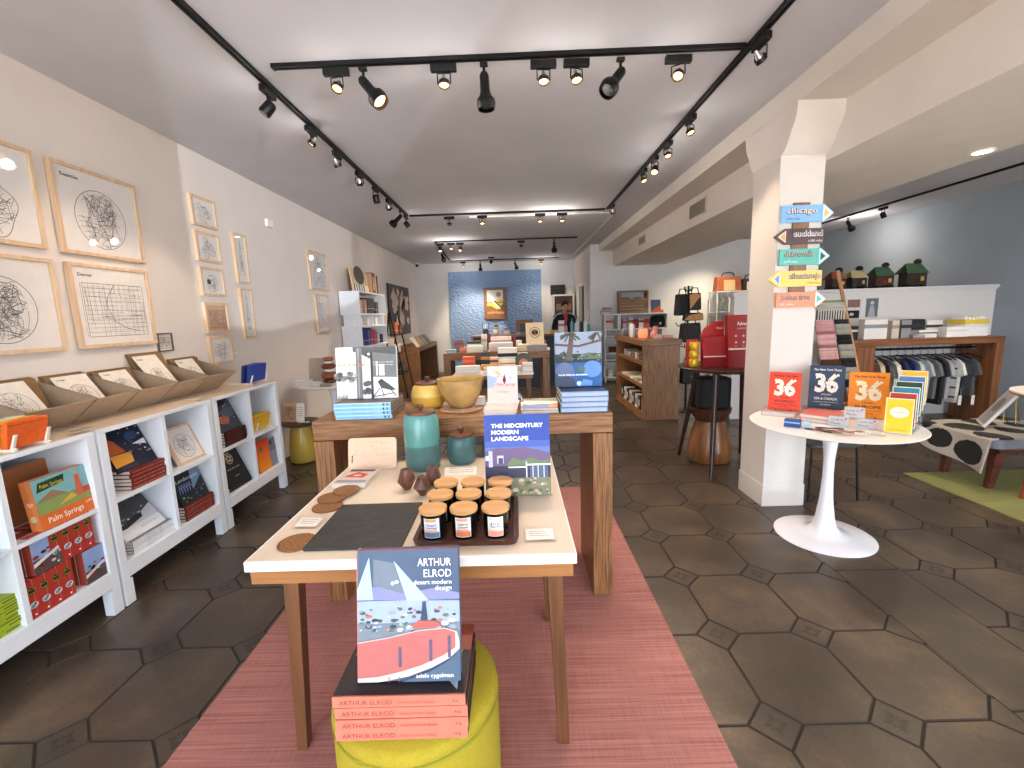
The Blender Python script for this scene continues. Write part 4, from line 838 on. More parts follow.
def bincards(y0, w, h, n, z, seed, lb, title, bw_):
    for i in range(n):
        last = i == n-1; x = -2.492+.010*i if not last else -2.390; lean = 21 if not last else 34
        fm = mat(['#8a6844','#7b5c3b'][i%2], .85) if not last else mat('#eadfd2',.8); wd_ = w if last else bw_
        b = MB(); zz_ = z if not last else z+.042; hh = h if last else h+.028-.004*i; b.box(0,wd_,0,hh,-.006,0,fm)
        if last: map_art('circle',title,seed,60,.0012)(b,w,h)
        else: b.rect(wd_*.42,hh-.018,wd_*.58,hh-.008,KRD,1)
        o = b.build('map_card' if i < n-1 else 'map_print', mw=Fleft(x, y0, zz_, lean)); 
        tag(o, (lb if i == n-1 else 'brown card sleeve filed behind, %s from the front in the %s bin' % (['second','third','fourth'][n-2-i], title or 'plain')), 'print' if i == n-1 else 'card', 'cards filed in the bins')
bins = ((1.66,2.02,'leftmost cardboard bin, behind the orange pouch rack',.05,.6,.22,'San Diego'),(2.03,2.38,'cardboard bin with the Atlanta map, second from the left',.04,.68,.25,'Atlanta'),
        (2.33+.06,2.66,'cardboard bin with the Las Vegas map, third from the left',.02,.78,.245,'Las Vegas'),(2.67,2.97,'cardboard bin in front of the Denver frame corner',.03,.66,.235,'Tucson'),
        (2.98,3.29,'cardboard bin with the tallest print, below the tiny frame',.02,.66,.32,'Portland'),(3.30,3.62,'cardboard bin nearest the blue pouch',.04,.6,.25,'Phoenix'))
for i, (y0, y1, lb, a, c, h, ti) in enumerate(bins):
    bin_(y0, y1, lb, i, (a, c)); L = y1-y0
    bincards(y0+.012, L*(c)-.01, h, 4, .998, 70+i, 'cream %s map print at the front of its cardboard bin' % ti, ti, L-.03)
# ---- pouches in little white racks
def pouch_rack(x, y, z, cols, label, w=.16, names=('orange',), h=.13):
    t = empty('pouch_rack', loc=(x,y,z)); tag(t, label, 'rack', 'white wooden pouch racks'); wm = mat('#efe6d6',.5)
    for s in (.02,w-.02):
        MB().box(-.14,.09,s-.006,s+.006,.0,.012,wm).build('rail', t); MB().hull([(.070,s-.006,.012),(.080,s-.006,.012),(.080,s+.006,.012),(.070,s+.006,.012)], [(.095,s-.006,.075),(.103,s-.006,.075),(.103,s+.006,.075),(.095,s+.006,.075)], wm).build('prong', t)
    for k, c in enumerate(cols):
        b = MB(); o = Fleft(x+.066-.046*k, y+.004, z+.0125, -8); n = 6
        pts = [(.0,0),(.02,-.0),(w-.03,0),(w-.008,.0),(w-.002,h),(w*.7,h+.004),(w*.3,h+.002),(.002,h)]; pts = [(u*.99, v) for u, v in pts]
        b.hull([(u,v,-.022+.004*math.sin(i)) for i,(u,v) in enumerate(pts)], [(u,v,0+.004*math.sin(i*2)) for i,(u,v) in enumerate(pts)], mat(c,.75,var=.08,scale=60,bump=.3))
        b.line([(.004,h-.012),(w-.008,h-.012)], .002, mat('#5c2f16',.8), 9)
        q = b.build('fabric_pouch', mw=o, bevel=.004); tag(q, '%s zip pouch %s' % (names[k], 'in the rack, foremost' if k == 0 else 'standing behind the foremost one in its rack'), 'pouch', None)
pouch_rack(-2.24,1.83,.988,['#e2601c','#e9b21f','#e4e0dc'],'small white rack at the near end of the shelf top holding an orange pouch',.18,('bright orange','golden yellow','pale grey'),.115)
pouch_rack(-2.33,3.745,.988,['#1d3f9c','#1a2f6e'],'small white rack at the far end of the shelf top holding a blue pouch',.27,('royal blue','navy blue'),.15)
pouch_rack(-2.27,3.64,Z2+.001,['#d9ab1c','#c99a18'],'small white rack holding a yellow pouch in the upper right cell',.24,('mustard yellow','ochre yellow'),.12)
dk = MB(); dk.M = Fleft(-2.40,1.70,.988,10); dk.prism(rrect(0,.16,0,.19,.02),-.02,0,mat('#4a3835',.8,var=.4,scale=40)); tag(dk.build('fabric_pouch', bevel=.004), 'dark patterned pouch at the left edge behind the yellow one', 'pouch')
for y, x, lb in ((2.17,-2.21,'small clear acrylic card holder on the shelf top beside the orange pouch'),(3.06,-2.21,'small clear acrylic card holder in the middle of the shelf top'),(3.68,-2.21,'small clear acrylic card holder beside the blue pouch')):
    acryl(x,y,.988,.10,.06,.018,lb,-90)
# ---- last cell: gradient and grey books
def grad(b, w, h):
    for k in range(10):
        t_ = k/9; c = [lin('#d93a1c')[i]*(t_)+lin('#f2962a')[i]*(1-t_) for i in range(3)]
        hexc = '#%02x%02x%02x' % tuple(int(255*((x*12.92) if x <= .0031 else 1.055*x**(1/2.4)-.055)) for x in c)
        b.rect(0,h*k/10,w,h*(k+1)/10,m2(hexc),1)
    b.disc(w*.35,h*.72,w*.13,m2('#5f7f5a'),2,20)
book('slim red to orange gradient book standing in the last lower cell', .19, .27, .02, '#d9481f', Fleft(-2.19,3.635,Z1+.002,4), grad)
book('slim grey book standing beside the red gradient book', .12, .25, .02, '#8d9097', Fleft(-2.19,3.83,Z1+.002,4), lambda b,w,h:(b.rect(0,h*.55,w,h,m2('#70737a'),1),b.rect(w*.1,h*.78,w*.4,h*.92,K_,2)))
# ================================================================= TRACK LIGHTING
TB = mat('#0c0c0d', .45, var=.05, spec=.3)
def track(a, b, label):
    a, b = Vector(a), Vector(b); t = empty('light_track', loc=a); tag(t, label, 'light track', 'ceiling light tracks'); d = b-a
    L = d.length; M_ = F((0,0,0), d, (0,0,1)) ; m = MB(); m.M = M_
    m.box(0,L,-.014,.0,-.018,.018,TB); m.box(0,L,-.022,-.014,-.018,-.006,TB); m.box(0,L,-.022,-.014,.006,.018,TB); m.build('channel', t)
    e = MB(); e.M = M_; e.box(-.012,0,-.024,.0,-.019,.019,TB); e.build('end_cap', t); e = MB(); e.M = M_; e.box(L,L+.012,-.024,.0,-.019,.019,TB); e.build('end_cap', t)
ZT = 2.915; ZH = ZT-.024
for a, b, lb in (((-1.44,-.9,ZT+.014),(-1.44,6.5,ZT+.014),'long black light track running back along the left of the ceiling'),
                 ((1.34,-.9,ZT+.014),(1.34,6.5,ZT+.014),'long black light track running back along the right of the ceiling'),
                 ((-1.30,2.75,ZT+.014),(1.30,2.72,ZT+.014),'black light track crossing the ceiling nearest the camera'),
                 ((-1.40,6.55,ZT+.014),(1.30,6.55,ZT+.014),'black light track crossing the ceiling where the long tracks end'),
                 ((-1.45,8.8,ZT+.014),(1.23,8.8,ZT+.014),'black light track crossing the ceiling above the rear console'),
                 ((-1.45,8.86,ZT+.014),(-1.58,11.7,ZT+.014),'short black light track running back above the left rear corner'),
                 ((-1.55,11.8,ZT+.014),(1.19,11.8,ZT+.014),'black light track crossing the ceiling in front of the blue panel'),
                 ((5.45,2.6,ZT+.014),(5.45,8.4,ZT+.014),'black light track along the ceiling beside the blue wall')):
    track(a, b, lb)
WARM = (1.0,.80,.60)
def spotlight(kind, x, y, label, az=0, tilt=35, lit=True, power=22, along='x', em=26, size=60, col=WARM, z=None, glow=.95):
    """az: compass direction the head points to (0 = +x, 90 = +y); tilt: degrees away from straight down"""
    z = ZH if z is None else z
    t = empty('track_spotlight', loc=(x,y,z)); tag(t, label, 'spotlight', 'ceiling track spotlights')
    ad = MB(); dx, dy = ((.072,.017) if along == 'x' else (.017,.072))
    if kind == 'bullet': dx, dy = (.022,.014) if along == 'x' else (.014,.022)
    ad.box(-dx,dx,-dy,dy,-.038 if kind != 'bullet' else -.018,0,TB); ad.build('adapter', t, bevel=.003)
    a = R(az); ti = R(tilt); d = Vector((math.cos(a)*math.sin(ti), math.sin(a)*math.sin(ti), -math.cos(ti)))
    piv = Vector((0,0,-.075 if kind == 'bullet' else -.085)); q = Vector((0,0,-1)).rotation_difference(d).to_matrix().to_4x4()
    st = MB()
    if kind == 'gimbal':
        s = .036; sd = Vector((-math.sin(a),math.cos(a),0))
        st.tube([(0,0,-.03),(0,0,-.045),tuple(sd*s+Vector((0,0,-.047))),tuple(sd*s+Vector((0,0,-.10)))], .004, TB, 6); st.tube([(0,0,-.045),tuple(-sd*s+Vector((0,0,-.047))),tuple(-sd*s+Vector((0,0,-.10)))], .004, TB, 6); piv = Vector((0,0,-.10))
    elif kind == 'can':
        sd = Vector((-math.sin(a),math.cos(a),0))*.03
        for s_ in (-1,1): st.tube([(0,0,-.03),tuple(sd*s_+Vector((0,0,-.045))),tuple(sd*s_+Vector((0,0,-.10)))], .005, TB, 6)
        piv = Vector((0,0,-.10))
    else: st.tube([(0,0,-.016),(0,0,-.06)], .008, TB, 8)
    st.build('bracket', t, 60)
    hd = MB(); hd.M = Matrix.Translation(piv) @ q
    if kind == 'bullet': prof = [(0,.03),(.018,.026),(.026,.01),(.027,-.07),(.034,-.095),(.050,-.115),(.053,-.135),(.047,-.165),(.043,-.165),(.045,-.14),(.0,-.128)]; bz = -.150; br = .040
    elif kind == 'can': prof = [(0,.03),(.022,.03),(.034,.015),(.036,-.045),(.033,-.055),(.029,-.055),(.03,-.03),(0,-.028)]; bz = -.044; br = .028
    else: prof = [(.026,.012),(.030,.012),(.031,-.012),(.028,-.014),(.026,-.010),(.026,.012)]; bz = -.006; br = .0255
    hd.lathe(prof, TB if kind != 'gimbal' else mat('#2b2724',.35,metal=.5), 24, close=False); h = hd.build('lamp_head', t, 50)
    bl = MB(); bl.M = Matrix.Translation(piv) @ q
    if kind == 'gimbal': bl.lathe([(.0,.055),(.010,.052),(.012,.03),(.024,.004),(.0255,-.004)], mat('#cfcac2',.2,metal=.7), 20, close=False)
    bl.lathe([(br,bz+.006),(br*.8,bz-.002),(0,bz-.006)], emis('#ffb870' if lit else '#6b6660', em*.13 if lit else .0), 20, close=False); bl.build('bulb', t, 60)
    if lit:
        p = piv + d*(-bz+.02 if kind != 'gimbal' else .03); l = lamp('SPOT', 'lamp_light', (0,0,0), (0,0,0), power, col, spot_size=R(size), spot_blend=.6, shadow_soft_size=.03)
        l.parent = t; l.location = p; l.rotation_euler = d.to_track_quat('-Z','Y').to_euler()
        g_ = lamp('POINT', 'lamp_glow', (0,0,0), (0,0,0), glow, (1.0,.93,.86), shadow_soft_size=.04); g_.parent = t; g_.location = piv + d*.09 if kind != 'bullet' else piv + d*.22
    return t
LT = [('can',2.93,0,250,40),('gimbal',3.51,1,120,35),('gimbal',4.0,0,60,30),('gimbal',4.54,0,100,30),('can',5.05,0,80,25),('gimbal',5.56,0,90,30),('bullet',6.1,0,200,45),('can',6.42,1,20,38)]
nth = ['first','second','third','fourth','fifth','sixth','seventh','eighth']
for i, (k, y, lit, az, ti) in enumerate(LT):
    spotlight(k, -1.44, y, 'black %s spotlight, %s from the front on the left long track' % ({'can':'cylinder','gimbal':'open ring','bullet':'bullet'}[k], nth[i]), az if i not in (0,1) else 195, ti, bool(lit) or i == 0, 30 if i in (0,1) else 16, along='y', em=20)
FC = [('gimbal',-.95,1,260,30),('bullet',-.80,1,340,40),('gimbal',-.35,1,270,15),('bullet',-.125,0,0,2),('gimbal',.206,1,275,15),('gimbal',.39,1,290,18),('bullet',.635,0,215,42),('gimbal',.955,1,240,35)]
for i, (k, x, lit, az, ti) in enumerate(FC):
    spotlight(k, x, 2.735, 'black %s spotlight, %s from the left on the nearest cross track' % ({'gimbal':'open ring','bullet':'bullet-shaped'}[k], nth[i]), az, ti, bool(lit), 26, em=(60 if i in (2,4,5) else 22), size=80)
RT = [('gimbal',2.60,0,20,50),('gimbal',3.55,1,300,25),('gimbal',4.04,1,280,25),('can',4.40,1,250,40),('gimbal',4.75,1,300,30),('gimbal',6.2,0,90,25)]
for i, (k, y, lit, az, ti) in enumerate(RT):
    spotlight(k, 1.34, y, 'black %s spotlight, %s from the front on the right long track' % ({'can':'cylinder','gimbal':'open ring'}[k], nth[i]), az, ti, bool(lit), 26, along='y', em=(60 if i == 3 else 22), size=80)
for i, (x, lit) in enumerate(((-.863,0),(-.402,1),(.407,1),(.714,1))):
    spotlight('gimbal', x, 6.55, 'small open ring spotlight, %s from the left on the second cross track' % nth[i], 270, 12, bool(lit), 50, em=30, size=130, glow=4)
for i, (k, x, lit) in enumerate((('can',-1.36,1),('gimbal',-1.15,1),('can',-.98,1),('gimbal',.177,0),('bullet',.80,0))):
    spotlight(k, x, 8.8, 'small %s spotlight, %s from the left on the third cross track' % ({'can':'cylinder','gimbal':'open ring','bullet':'bullet-shaped'}[k], nth[i]), 268, 15, bool(lit), 60, em=40, size=130, glow=4)
spotlight('bullet', -1.50, 9.9, 'black bullet-shaped spotlight on the short rear side track', 300, 40, False, along='y')
for i, (k, x, lit, az, ti) in enumerate((('gimbal',-1.256,1,268,8),('bullet',-.82,0,90,10),('bullet',.07,0,60,35),('gimbal',.734,1,268,8))):
    spotlight(k, x, 11.8, 'small %s spotlight, %s from the left on the rearmost cross track' % ({'gimbal':'open ring','bullet':'bullet-shaped'}[k], nth[i]), az, ti, bool(lit), 40, em=60, size=130, glow=5)
spotlight('can', -.5, 11.0, 'small spotlight washing the blue wavy panel and its sign', 114, 42, True, 230, em=10, size=55, z=ZH) 
spotlight('bullet', 5.45, 7.6, 'black bullet-shaped spotlight on the track beside the blue wall', 20, 45, True, 10, along='y', em=6, size=150, glow=12); spotlight('can', 5.45, 6.9, 'short black spotlight on the track beside the blue wall', 0, 25, False, along='y')
# recessed downlight in the right-hand ceiling, and the lamps that light the far white wall
def downlight(x, y, label, power=40, z=CEIL-.001):
    t = empty('recessed_downlight', loc=(x,y,z)); tag(t, label, 'ceiling light'); MB().lathe([(.05,-.001),(.07,-.001),(.072,-.006),(.05,-.008)], WHT, 28, close=False).build('trim_ring', t, 40)
    MB().lathe([(0,-.0015),(.048,-.0015),(.048,-.004),(0,-.004)], emis('#ffe2b8',30), 24, close=False).build('bulb', t); l = lamp('SPOT','lamp_light',(0,0,0),(0,0,0),power,(1,.84,.62),spot_size=R(120),spot_blend=.8,shadow_soft_size=.05); l.parent = t; l.location = (0,0,-.02)
downlight(3.12, 3.17, 'small bright recessed downlight in the lowered ceiling right of the column', 60, 2.469)
downlight(4.8, 4.2, 'recessed downlight above the clothes rail on the right', 120)
downlight(4.0, 9.0, 'recessed downlight above the hanging bags at the far right wall', 190)
# ================================================================= LEFT REAR
st = empty('drum_stool', loc=(-2.33,4.70,0)); tag(st, 'small round stool with a dark top and a glossy yellow tapered base', 'stool')
MB().lathe([(0,.006),(.120,.006),(.140,.03),(.135,.18),(.105,.38),(.095,.41),(0,.41)], mat('#b9a045',.12,var=.3,scale=3,stretch=(1,1,.2)), 40, close=False).build('base', st, 60)
MB().lathe([(0,0),(.138,0),(.142,.012),(.12,.014)], mat('#4a3a26',.5), 40, close=False).build('foot_ring', st, 60)
MB().lathe([(0,.411),(.16,.411),(.195,.43),(.197,.447),(.185,.452),(0,.452)], wood('#3c2a20','#63483a','x',50), 44, close=False).build('seat', st, 50)
c = MB(); c.M = Ffront(-2.50,4.66,.4535,12,-6); c.box(0,.245,0,.20,-.006,0,mat('#d8b68e',.8)); 
map_art('grid',None,71,60,.0014)(c,.15,.2); c.rect(.155,.004,.243,.198,mat('#f1ece6',.8),1)
for k in range(5): c.rect(.165,.15-.022*k,.165+random.uniform(.05,.07),.153-.022*k,INK,2)
tag(c.build('map_print'), 'wooden street map print with a white panel leaning on the round stool', 'print')
cc = MB(); cc.M = Matrix.Translation((-2.245,4.60,.4535)); cc.box(-.06,.06,-.02,.02,0,.012,CLEAR); cc.box(-.055,.055,-.015,.015,.003,.006,PAPER); tag(cc.build('sign_block'), 'clear acrylic caption block on the round stool', 'sign')
# round white pedestal table behind
def tulip(x, y, r, h, rb, label, stem=.030):
    t = empty('pedestal_table', loc=(x,y,0)); tag(t, label, 'table'); m = mat('#eceaf0',.15,var=.01)
    MB().lathe([(0,h-.02),(r-.05,h-.02),(r-.006,h-.008),(r,h-.003),(r-.003,h),(0,h)], mat('#eceae8',.3,var=.02), 64, close=False).build('tabletop', t, 40)
    MB().lathe([(rb,0),(rb,.006),(rb*.97,.010),(rb*.6,.020),(rb*.35,.035),(.07,.07),(.054,.13),(.038,.26),(stem,.42),(.031,.52),(.040,.62),(.065,h-.022)], m, 56, close=False).lathe([(0,0),(rb,0)], m, 56, close=False).build('pedestal', t, 60)
    return t
tulip(-2.17,5.25,.42,.77,.24,'small round white pedestal table against the left wall behind the stool')
TZ_ = .7705
b = MB(); b.M = Ffront(-2.50,5.36,TZ_,14,10); b.prism(rrect(0,.26,0,.30,.012),-.02,0,mat('#b0a08f',.7,var=.06)); tag(b.build('cork_board'), 'plain taupe panel leaning at the back of the round white table', 'board')
def totem_fig(x, y, z, label):
    t = empty('stacked_sculpture', loc=(x,y,z)); tag(t, label, 'sculpture'); zz = 0
    for i, (r, h, c) in enumerate(((.075,.055,'#5a2d1d'),(.10,.075,'#8a4a2c'),(.055,.04,'#e8e2da'),(.085,.06,'#6a3520'),(.05,.03,'#efe9e2'),(.06,.05,'#9a5b38'))):
        MB().lathe([(0,0),(r*.75,0),(r,h*.35),(r*.95,h*.7),(r*.7,h),(0,h)], mat(c,.25), 24, close=False).build('segment', t, 50).location.z = zz; zz += h+.0005
totem_fig(-2.22,5.30,TZ_,'stacked brown and white turned wooden sculpture on the round white table')
for x, y, w, d, h, c, lb in ((-2.45,5.10,.16,.07,.07,'#e9e7e4','white carton at the left edge of the round white table'),(-2.30,5.05,.13,.06,.05,'#d4cfc8','grey patterned box beside the white carton'),(-2.15,4.98,.12,.06,.035,'#8f8578','flat taupe box near the front of the round white table'),(-2.0,5.12,.10,.08,.03,'#c98a5a','flat orange-brown box on the right of the round white table')):
    b = MB(); b.box(-w/2,w/2,0,d,0,h,mat(c,.6)); b.box(-w/2-.001,w/2+.001,-.001,d+.001,h*.6,h*.62,mat('#8b857d',.6)); tag(b.build('gift_box', bevel=.002), lb, 'box').location = (x,y,TZ_)
# white bookcase on the left wall
bc = empty('bookcase', loc=(-2.60,6.80,0)); tag(bc, 'white open bookcase of stacked cubes on the left wall with goods inside', 'shelf'); wq = mat('#eceff4',.4)
def cube_(z0, z1, L, d=.30, y=0, nm='cube_shelf'):
    b = MB(); T_ = .022
    b.box(0,d,y,y+L,z0,z0+T_,wq); b.box(0,d,y,y+L,z1-T_,z1,wq); b.box(0,d,y,y+T_,z0+T_,z1-T_,wq); b.box(0,d,y+L-T_,y+L,z0+T_,z1-T_,wq); b.box(0,.01,y+T_,y+L-T_,z0+T_,z1-T_,wq); b.build(nm, bc, bevel=.002)
cube_(1.58,1.935,1.38); cube_(1.075,1.415,1.36); cube_(.02,.92,1.36)
for k in range(3): MB().box(.02,.28,.05+.6*k,.07+.6*k,1.4155,1.5795,wq).build('riser', bc)
MB().box(.0,.30,0,1.36,.925,.945,wq).build('shelf_board', bc); 
for k in range(3): MB().box(.02,.28,.05+.6*k,.07+.6*k,.9455,1.0745,wq).build('riser', bc)
def goods(items, base, nm='gift_box', cat='box', group=None):
    for (x, y, z, w, d, h, c, lb) in items:
        b = MB(); b.box(-w/2,w/2,-d/2,d/2,0,h,mat(c,.6)); b.box(-w/2-.001,w/2+.001,-d/2-.001,d/2+.001,h*.30,h*.34,mat('#d9d4cc',.6)); o = tag(b.build(nm, bevel=min(w,d,h)*.05), lb, cat, group); o.location = (x,y,z)
goods([(-2.40,6.98,1.6025,.10,.16,.20,'#c7a292','pink leather pouch upright in the top cube of the white bookcase'),(-2.40,7.20,1.6025,.12,.10,.22,'#b58d7c','folded tan pouch beside the pink one in the top cube'),
       (-2.42,7.50,1.6025,.14,.36,.25,'#232221','black leather bag in the top cube of the white bookcase'),(-2.42,7.85,1.6025,.12,.16,.2,'#393533','dark grey pouch at the far end of the top cube'),
       (-2.40,6.95,1.4165,.10,.12,.13,'#f2f2f2','white boxed mug at the near end of the middle gap'),(-2.40,7.3,1.4165,.10,.10,.10,'#e9e5e0','white ceramic cup in the middle gap of the bookcase'),(-2.40,7.75,1.4165,.10,.14,.12,'#e4e2de','white carton at the far end of the middle gap'),
       (-2.40,7.22,1.098,.14,.10,.25,'#3c3f78','indigo book upright in the lower cube of the bookcase'),(-2.40,7.36,1.098,.14,.12,.27,'#7a2c56','plum book upright in the lower cube of the bookcase'),(-2.40,7.52,1.098,.14,.12,.24,'#9b2f3f','crimson book upright in the lower cube of the bookcase'),(-2.40,7.72,1.098,.14,.14,.20,'#8d8fa0','grey-lilac box in the lower cube of the bookcase'),(-2.40,7.95,1.098,.12,.12,.15,'#2b2626','black box at the far end of the lower cube')], 0)
def artA(b,w,h): b.rect(0,0,w,h,m2('#d9b98f'),1); b.disc(w*.5,h*.62,w*.30,m2('#15130f'),2,24,.95); b.rect(0,h*.45+h*.48,w,h,m2('#4a3320'),2)
b = MB(); b.M = Fleft(-2.42,6.95,1.936,6); b.box(0,.74,0,.36,-.02,0,mat('#d9b98f',.7)); b.disc(.36,.27,.24,m2('#15130f'),1,28,.6); b.rect(0,0,.74,.12,m2('#efe6d6'),2)
for k in range(5): b.rect(.03+.11*k,.01,.09+.11*k,.12,m2(['#3d4a58','#6c7c8c','#2b3038','#8896a4','#4a5766'][k]),3)
tag(b.build('wall_panel_art'), 'tan graphic panel with a black half circle standing on the white bookcase', 'artwork')
for k, (y, w, h, c, n) in enumerate(((7.76,.05,.34,'#d9b48a','tan'),(7.83,.16,.36,'#8c2b22','brick red'),(8.0,.05,.33,'#e3c59c','cream'),(8.06,.07,.33,'#1d1a18','black'))):
    b = MB(); b.box(0,.18,0,w,0,h,mat(c,.6)); b.box(.18,.181,w*.2,w*.8,h*.2,h*.8,mat('#c9a98a',.6)) if k == 1 else None; tag(b.build('upright_book'), '%s upright book on top of the white bookcase' % n, 'book').location = (-2.58,y,1.936)
# dark world map picture
def worldmap(b, w, h):
    b.rect(0,0,w,h,m2('#332b2c'),1); T = m2('#d8b9a3')
    for cx, cy, rx, ry, s in ((.24,.66,.14,.22,1),(.33,.30,.07,.22,2),(.62,.70,.13,.2,3),(.58,.40,.10,.24,4),(.80,.66,.15,.16,5),(.87,.28,.07,.08,6),(.42,.85,.06,.08,7)):
        p = [(w*(cx+rx*(1+.25*math.sin(3*t+s)+.15*math.sin(7*t+s*2))*math.cos(t)), h*(cy+ry*(1+.2*math.sin(4*t+s)+.14*math.sin(9*t))*math.sin(t))) for t in [2*math.pi*k/28 for k in range(28)]]
        b.shape(p, T, 2)
b = MB(); b.M = Fleft(XL+.035,9.45,1.14,0); b.box(0,1.85,0,1.10,-.03,0,mat('#332b2c',.6)); worldmap(b,1.85,1.10); tag(b.build('wall_map'), 'big dark canvas with a pale world map on the left rear wall', 'picture')
# black display ladder / easel rack
er = empty('display_rack', loc=(-2.3,8.75,0)); tag(er, 'black metal ladder display rack beside the white bookcase', 'rack')
for s in (-.28,.28):
    MB().tube([(.22,s,.002),(-.02,s,1.66)], .014, TB, 8).build('rail', er, 60); MB().tube([(-.22,s,.002),(-.04,s,1.62)], .014, TB, 8).build('rail', er, 60)
for k, z in enumerate((.45,.85,1.2)): MB().box(-.12,.16-.06*k,-.27,.27,z,z+.015,TB).build('shelf_board', er)
goods([(-2.28,8.66,1.217,.05,.22,.22,'#b0612c','orange-brown book on the black rack'),(-2.26,8.9,1.217,.05,.16,.17,'#7c3a26','rust book on the black rack'),(-2.28,8.7,.867,.06,.3,.16,'#d8d2c8','pale box on the middle shelf of the black rack'),(-2.26,8.75,.467,.08,.3,.2,'#3a3c42','dark box on the low shelf of the black rack')],0)
# rear left console with rolled goods
t = empty('console_table', loc=(-2.3,9.4,0)); tag(t, 'wooden console table in the far left corner under the world map', 'table')
MB().box(-.28,.28,0,2.3,.80,.9,ZY).build('tabletop', t, bevel=.003)
for y in (0,2.2): MB().box(-.28,.28,y,y+.1,0,.798,ZZ).build('leg', t, bevel=.003)
for i in range(7):
    c = ['#e5ddcf','#d98f2c','#e9dcc0','#3b3330','#dfd8cb','#caa06c','#efe9de'][i]; n = ['cream','orange','pale yellow','charcoal','ivory','caramel','white'][i]
    b = MB(); b.M = Fleft(-2.02-.01*i,9.5+.26*i,.902,38); b.box(0,.22,0,.26,-.05,0,mat(c,.8,var=.05))
    for k in range(5): b.rect(.01+.045*k,0,.03+.045*k,.26,mat('#3a3430' if c != '#3b3330' else '#d9d3c8',.8),1)
    tag(b.build('patterned_towel', bevel=.01), '%s striped towel on the far left console, %s from its near end' % (n, nth[i]), 'towel')
# ================================================================= REAR TABLE GOODS
def box_item(x, y, z, w, d, h, c, lb, nm='gift_box', cat='box', yaw=0, band='#d9d2c6', group=None):
    b = MB(); b.box(-w/2,w/2,0,d,0,h,mat(c,.6)); b.box(-w/2-.001,w/2+.001,-.001,d*.1,h*.55,h*.75,mat(band,.6)); o = tag(b.build(nm, bevel=min(w,d,h)*.04), lb, cat, group); o.location = (x,y,z); o.rotation_euler = (0,0,R(yaw)); return o
z1 = 1.0025
for a in ((-.90,6.26,.13,.12,.05,'#a9c3d0','pale blue box at the left end of the rear console','#3b4046'),(-.80,6.42,.14,.10,.18,'#7b7a82','grey box with a red top at the left of the rear console','#b03a3c'),
          (-.72,6.24,.10,.08,.07,'#e07a3c','orange soap box at the left front of the rear console','#d9b08c'),(-.58,6.40,.20,.12,.15,'#2e3a30','dark green box on the rear console','#e9e6d2'),(-.56,6.26,.22,.12,.09,'#f0ecd4','cream box lying on the rear console','#f4f1e4'),
          (-.44,6.46,.08,.06,.24,'#f1ece4','tall white carton on the rear console','#d9b0a0'),(-.36,6.45,.03,.03,.24,'#7b1f22','thin dark red candle carton on the rear console','#8c2a2c'),
          (-.20,6.34,.34,.16,.12,'#f4e4dc','long white box in the middle of the rear console','#f7ece2'),(-.20,6.51,.30,.10,.20,'#efd9cf','pale pink box behind the long white one','#a9a3a0'),
          (.00,6.46,.03,.03,.2,'#9a2b30','second thin red carton on the rear console','#8c2a2c'),(.06,6.42,.08,.08,.14,'#e9e2cf','cream pot box right of the middle on the rear console','#f0ead8'),(.13,6.30,.16,.12,.09,'#e6ddb8','pale yellow box beside the grey books on the rear console','#efe8d0')):
    box_item(a[0],a[1],z1,a[2],a[3],a[4],a[5],a[6],band=a[7])
for i in range(3):
    book('grey-mauve book under the round face print, %s of its pile' % ordn(i,3), .22,.28,.026,'#9a8a8c',Fflat(.14+.003*i,6.27,z1+.0265*(i+1)),name='book') if False else None
stack(3,.17,6.24,z1,.24,.28,.026,'#a5979a','front',lambda i:'mauve-grey book on the rear console, %s of its pile' % ordn(i,3),group='mauve-grey books on the rear console')
def facep(b, w, h):
    b.rect(0,0,w,h,m2('#e9d3ac'),1); b.disc(w*.5,h*.55,w*.3,m2('#3b2f24'),2,26,1,w*.27); b.disc(w*.5,h*.55,w*.20,m2('#8c6232'),2,20,.9); b.rect(w*.35,h*.5,w*.47,h*.6,m2('#2b2420'),3); b.rect(w*.53,h*.5,w*.65,h*.6,m2('#2b2420'),3); b.shape([(w*.38,h*.4),(w*.62,h*.4),(w*.56,h*.34),(w*.44,h*.34)],m2('#f2e2c2'),3)
book('cream book with a round brown emblem propped on the mauve-grey pile', .25,.31,.02,'#e9d3ac',Ffront(.165,6.33,z1+.082,12,3),facep)
b = MB(); b.M = Matrix.Translation((.40,6.50,z1)); b.prism(rrect(-.05,.05,-.02,.02,.015),0,.13,mat('#b47a42',.6)); b.prism(rrect(-.03,.03,-.015,.015,.01),.13,.15,mat('#a06a38',.6)); tag(b.build('leather_case', bevel=.004), 'tan leather case at the right end of the rear console', 'case')
box_item(.40,6.28,z1,.18,.12,.03,'#e6dccb','flat cream packet at the right end of the rear console')
z2 = .8005
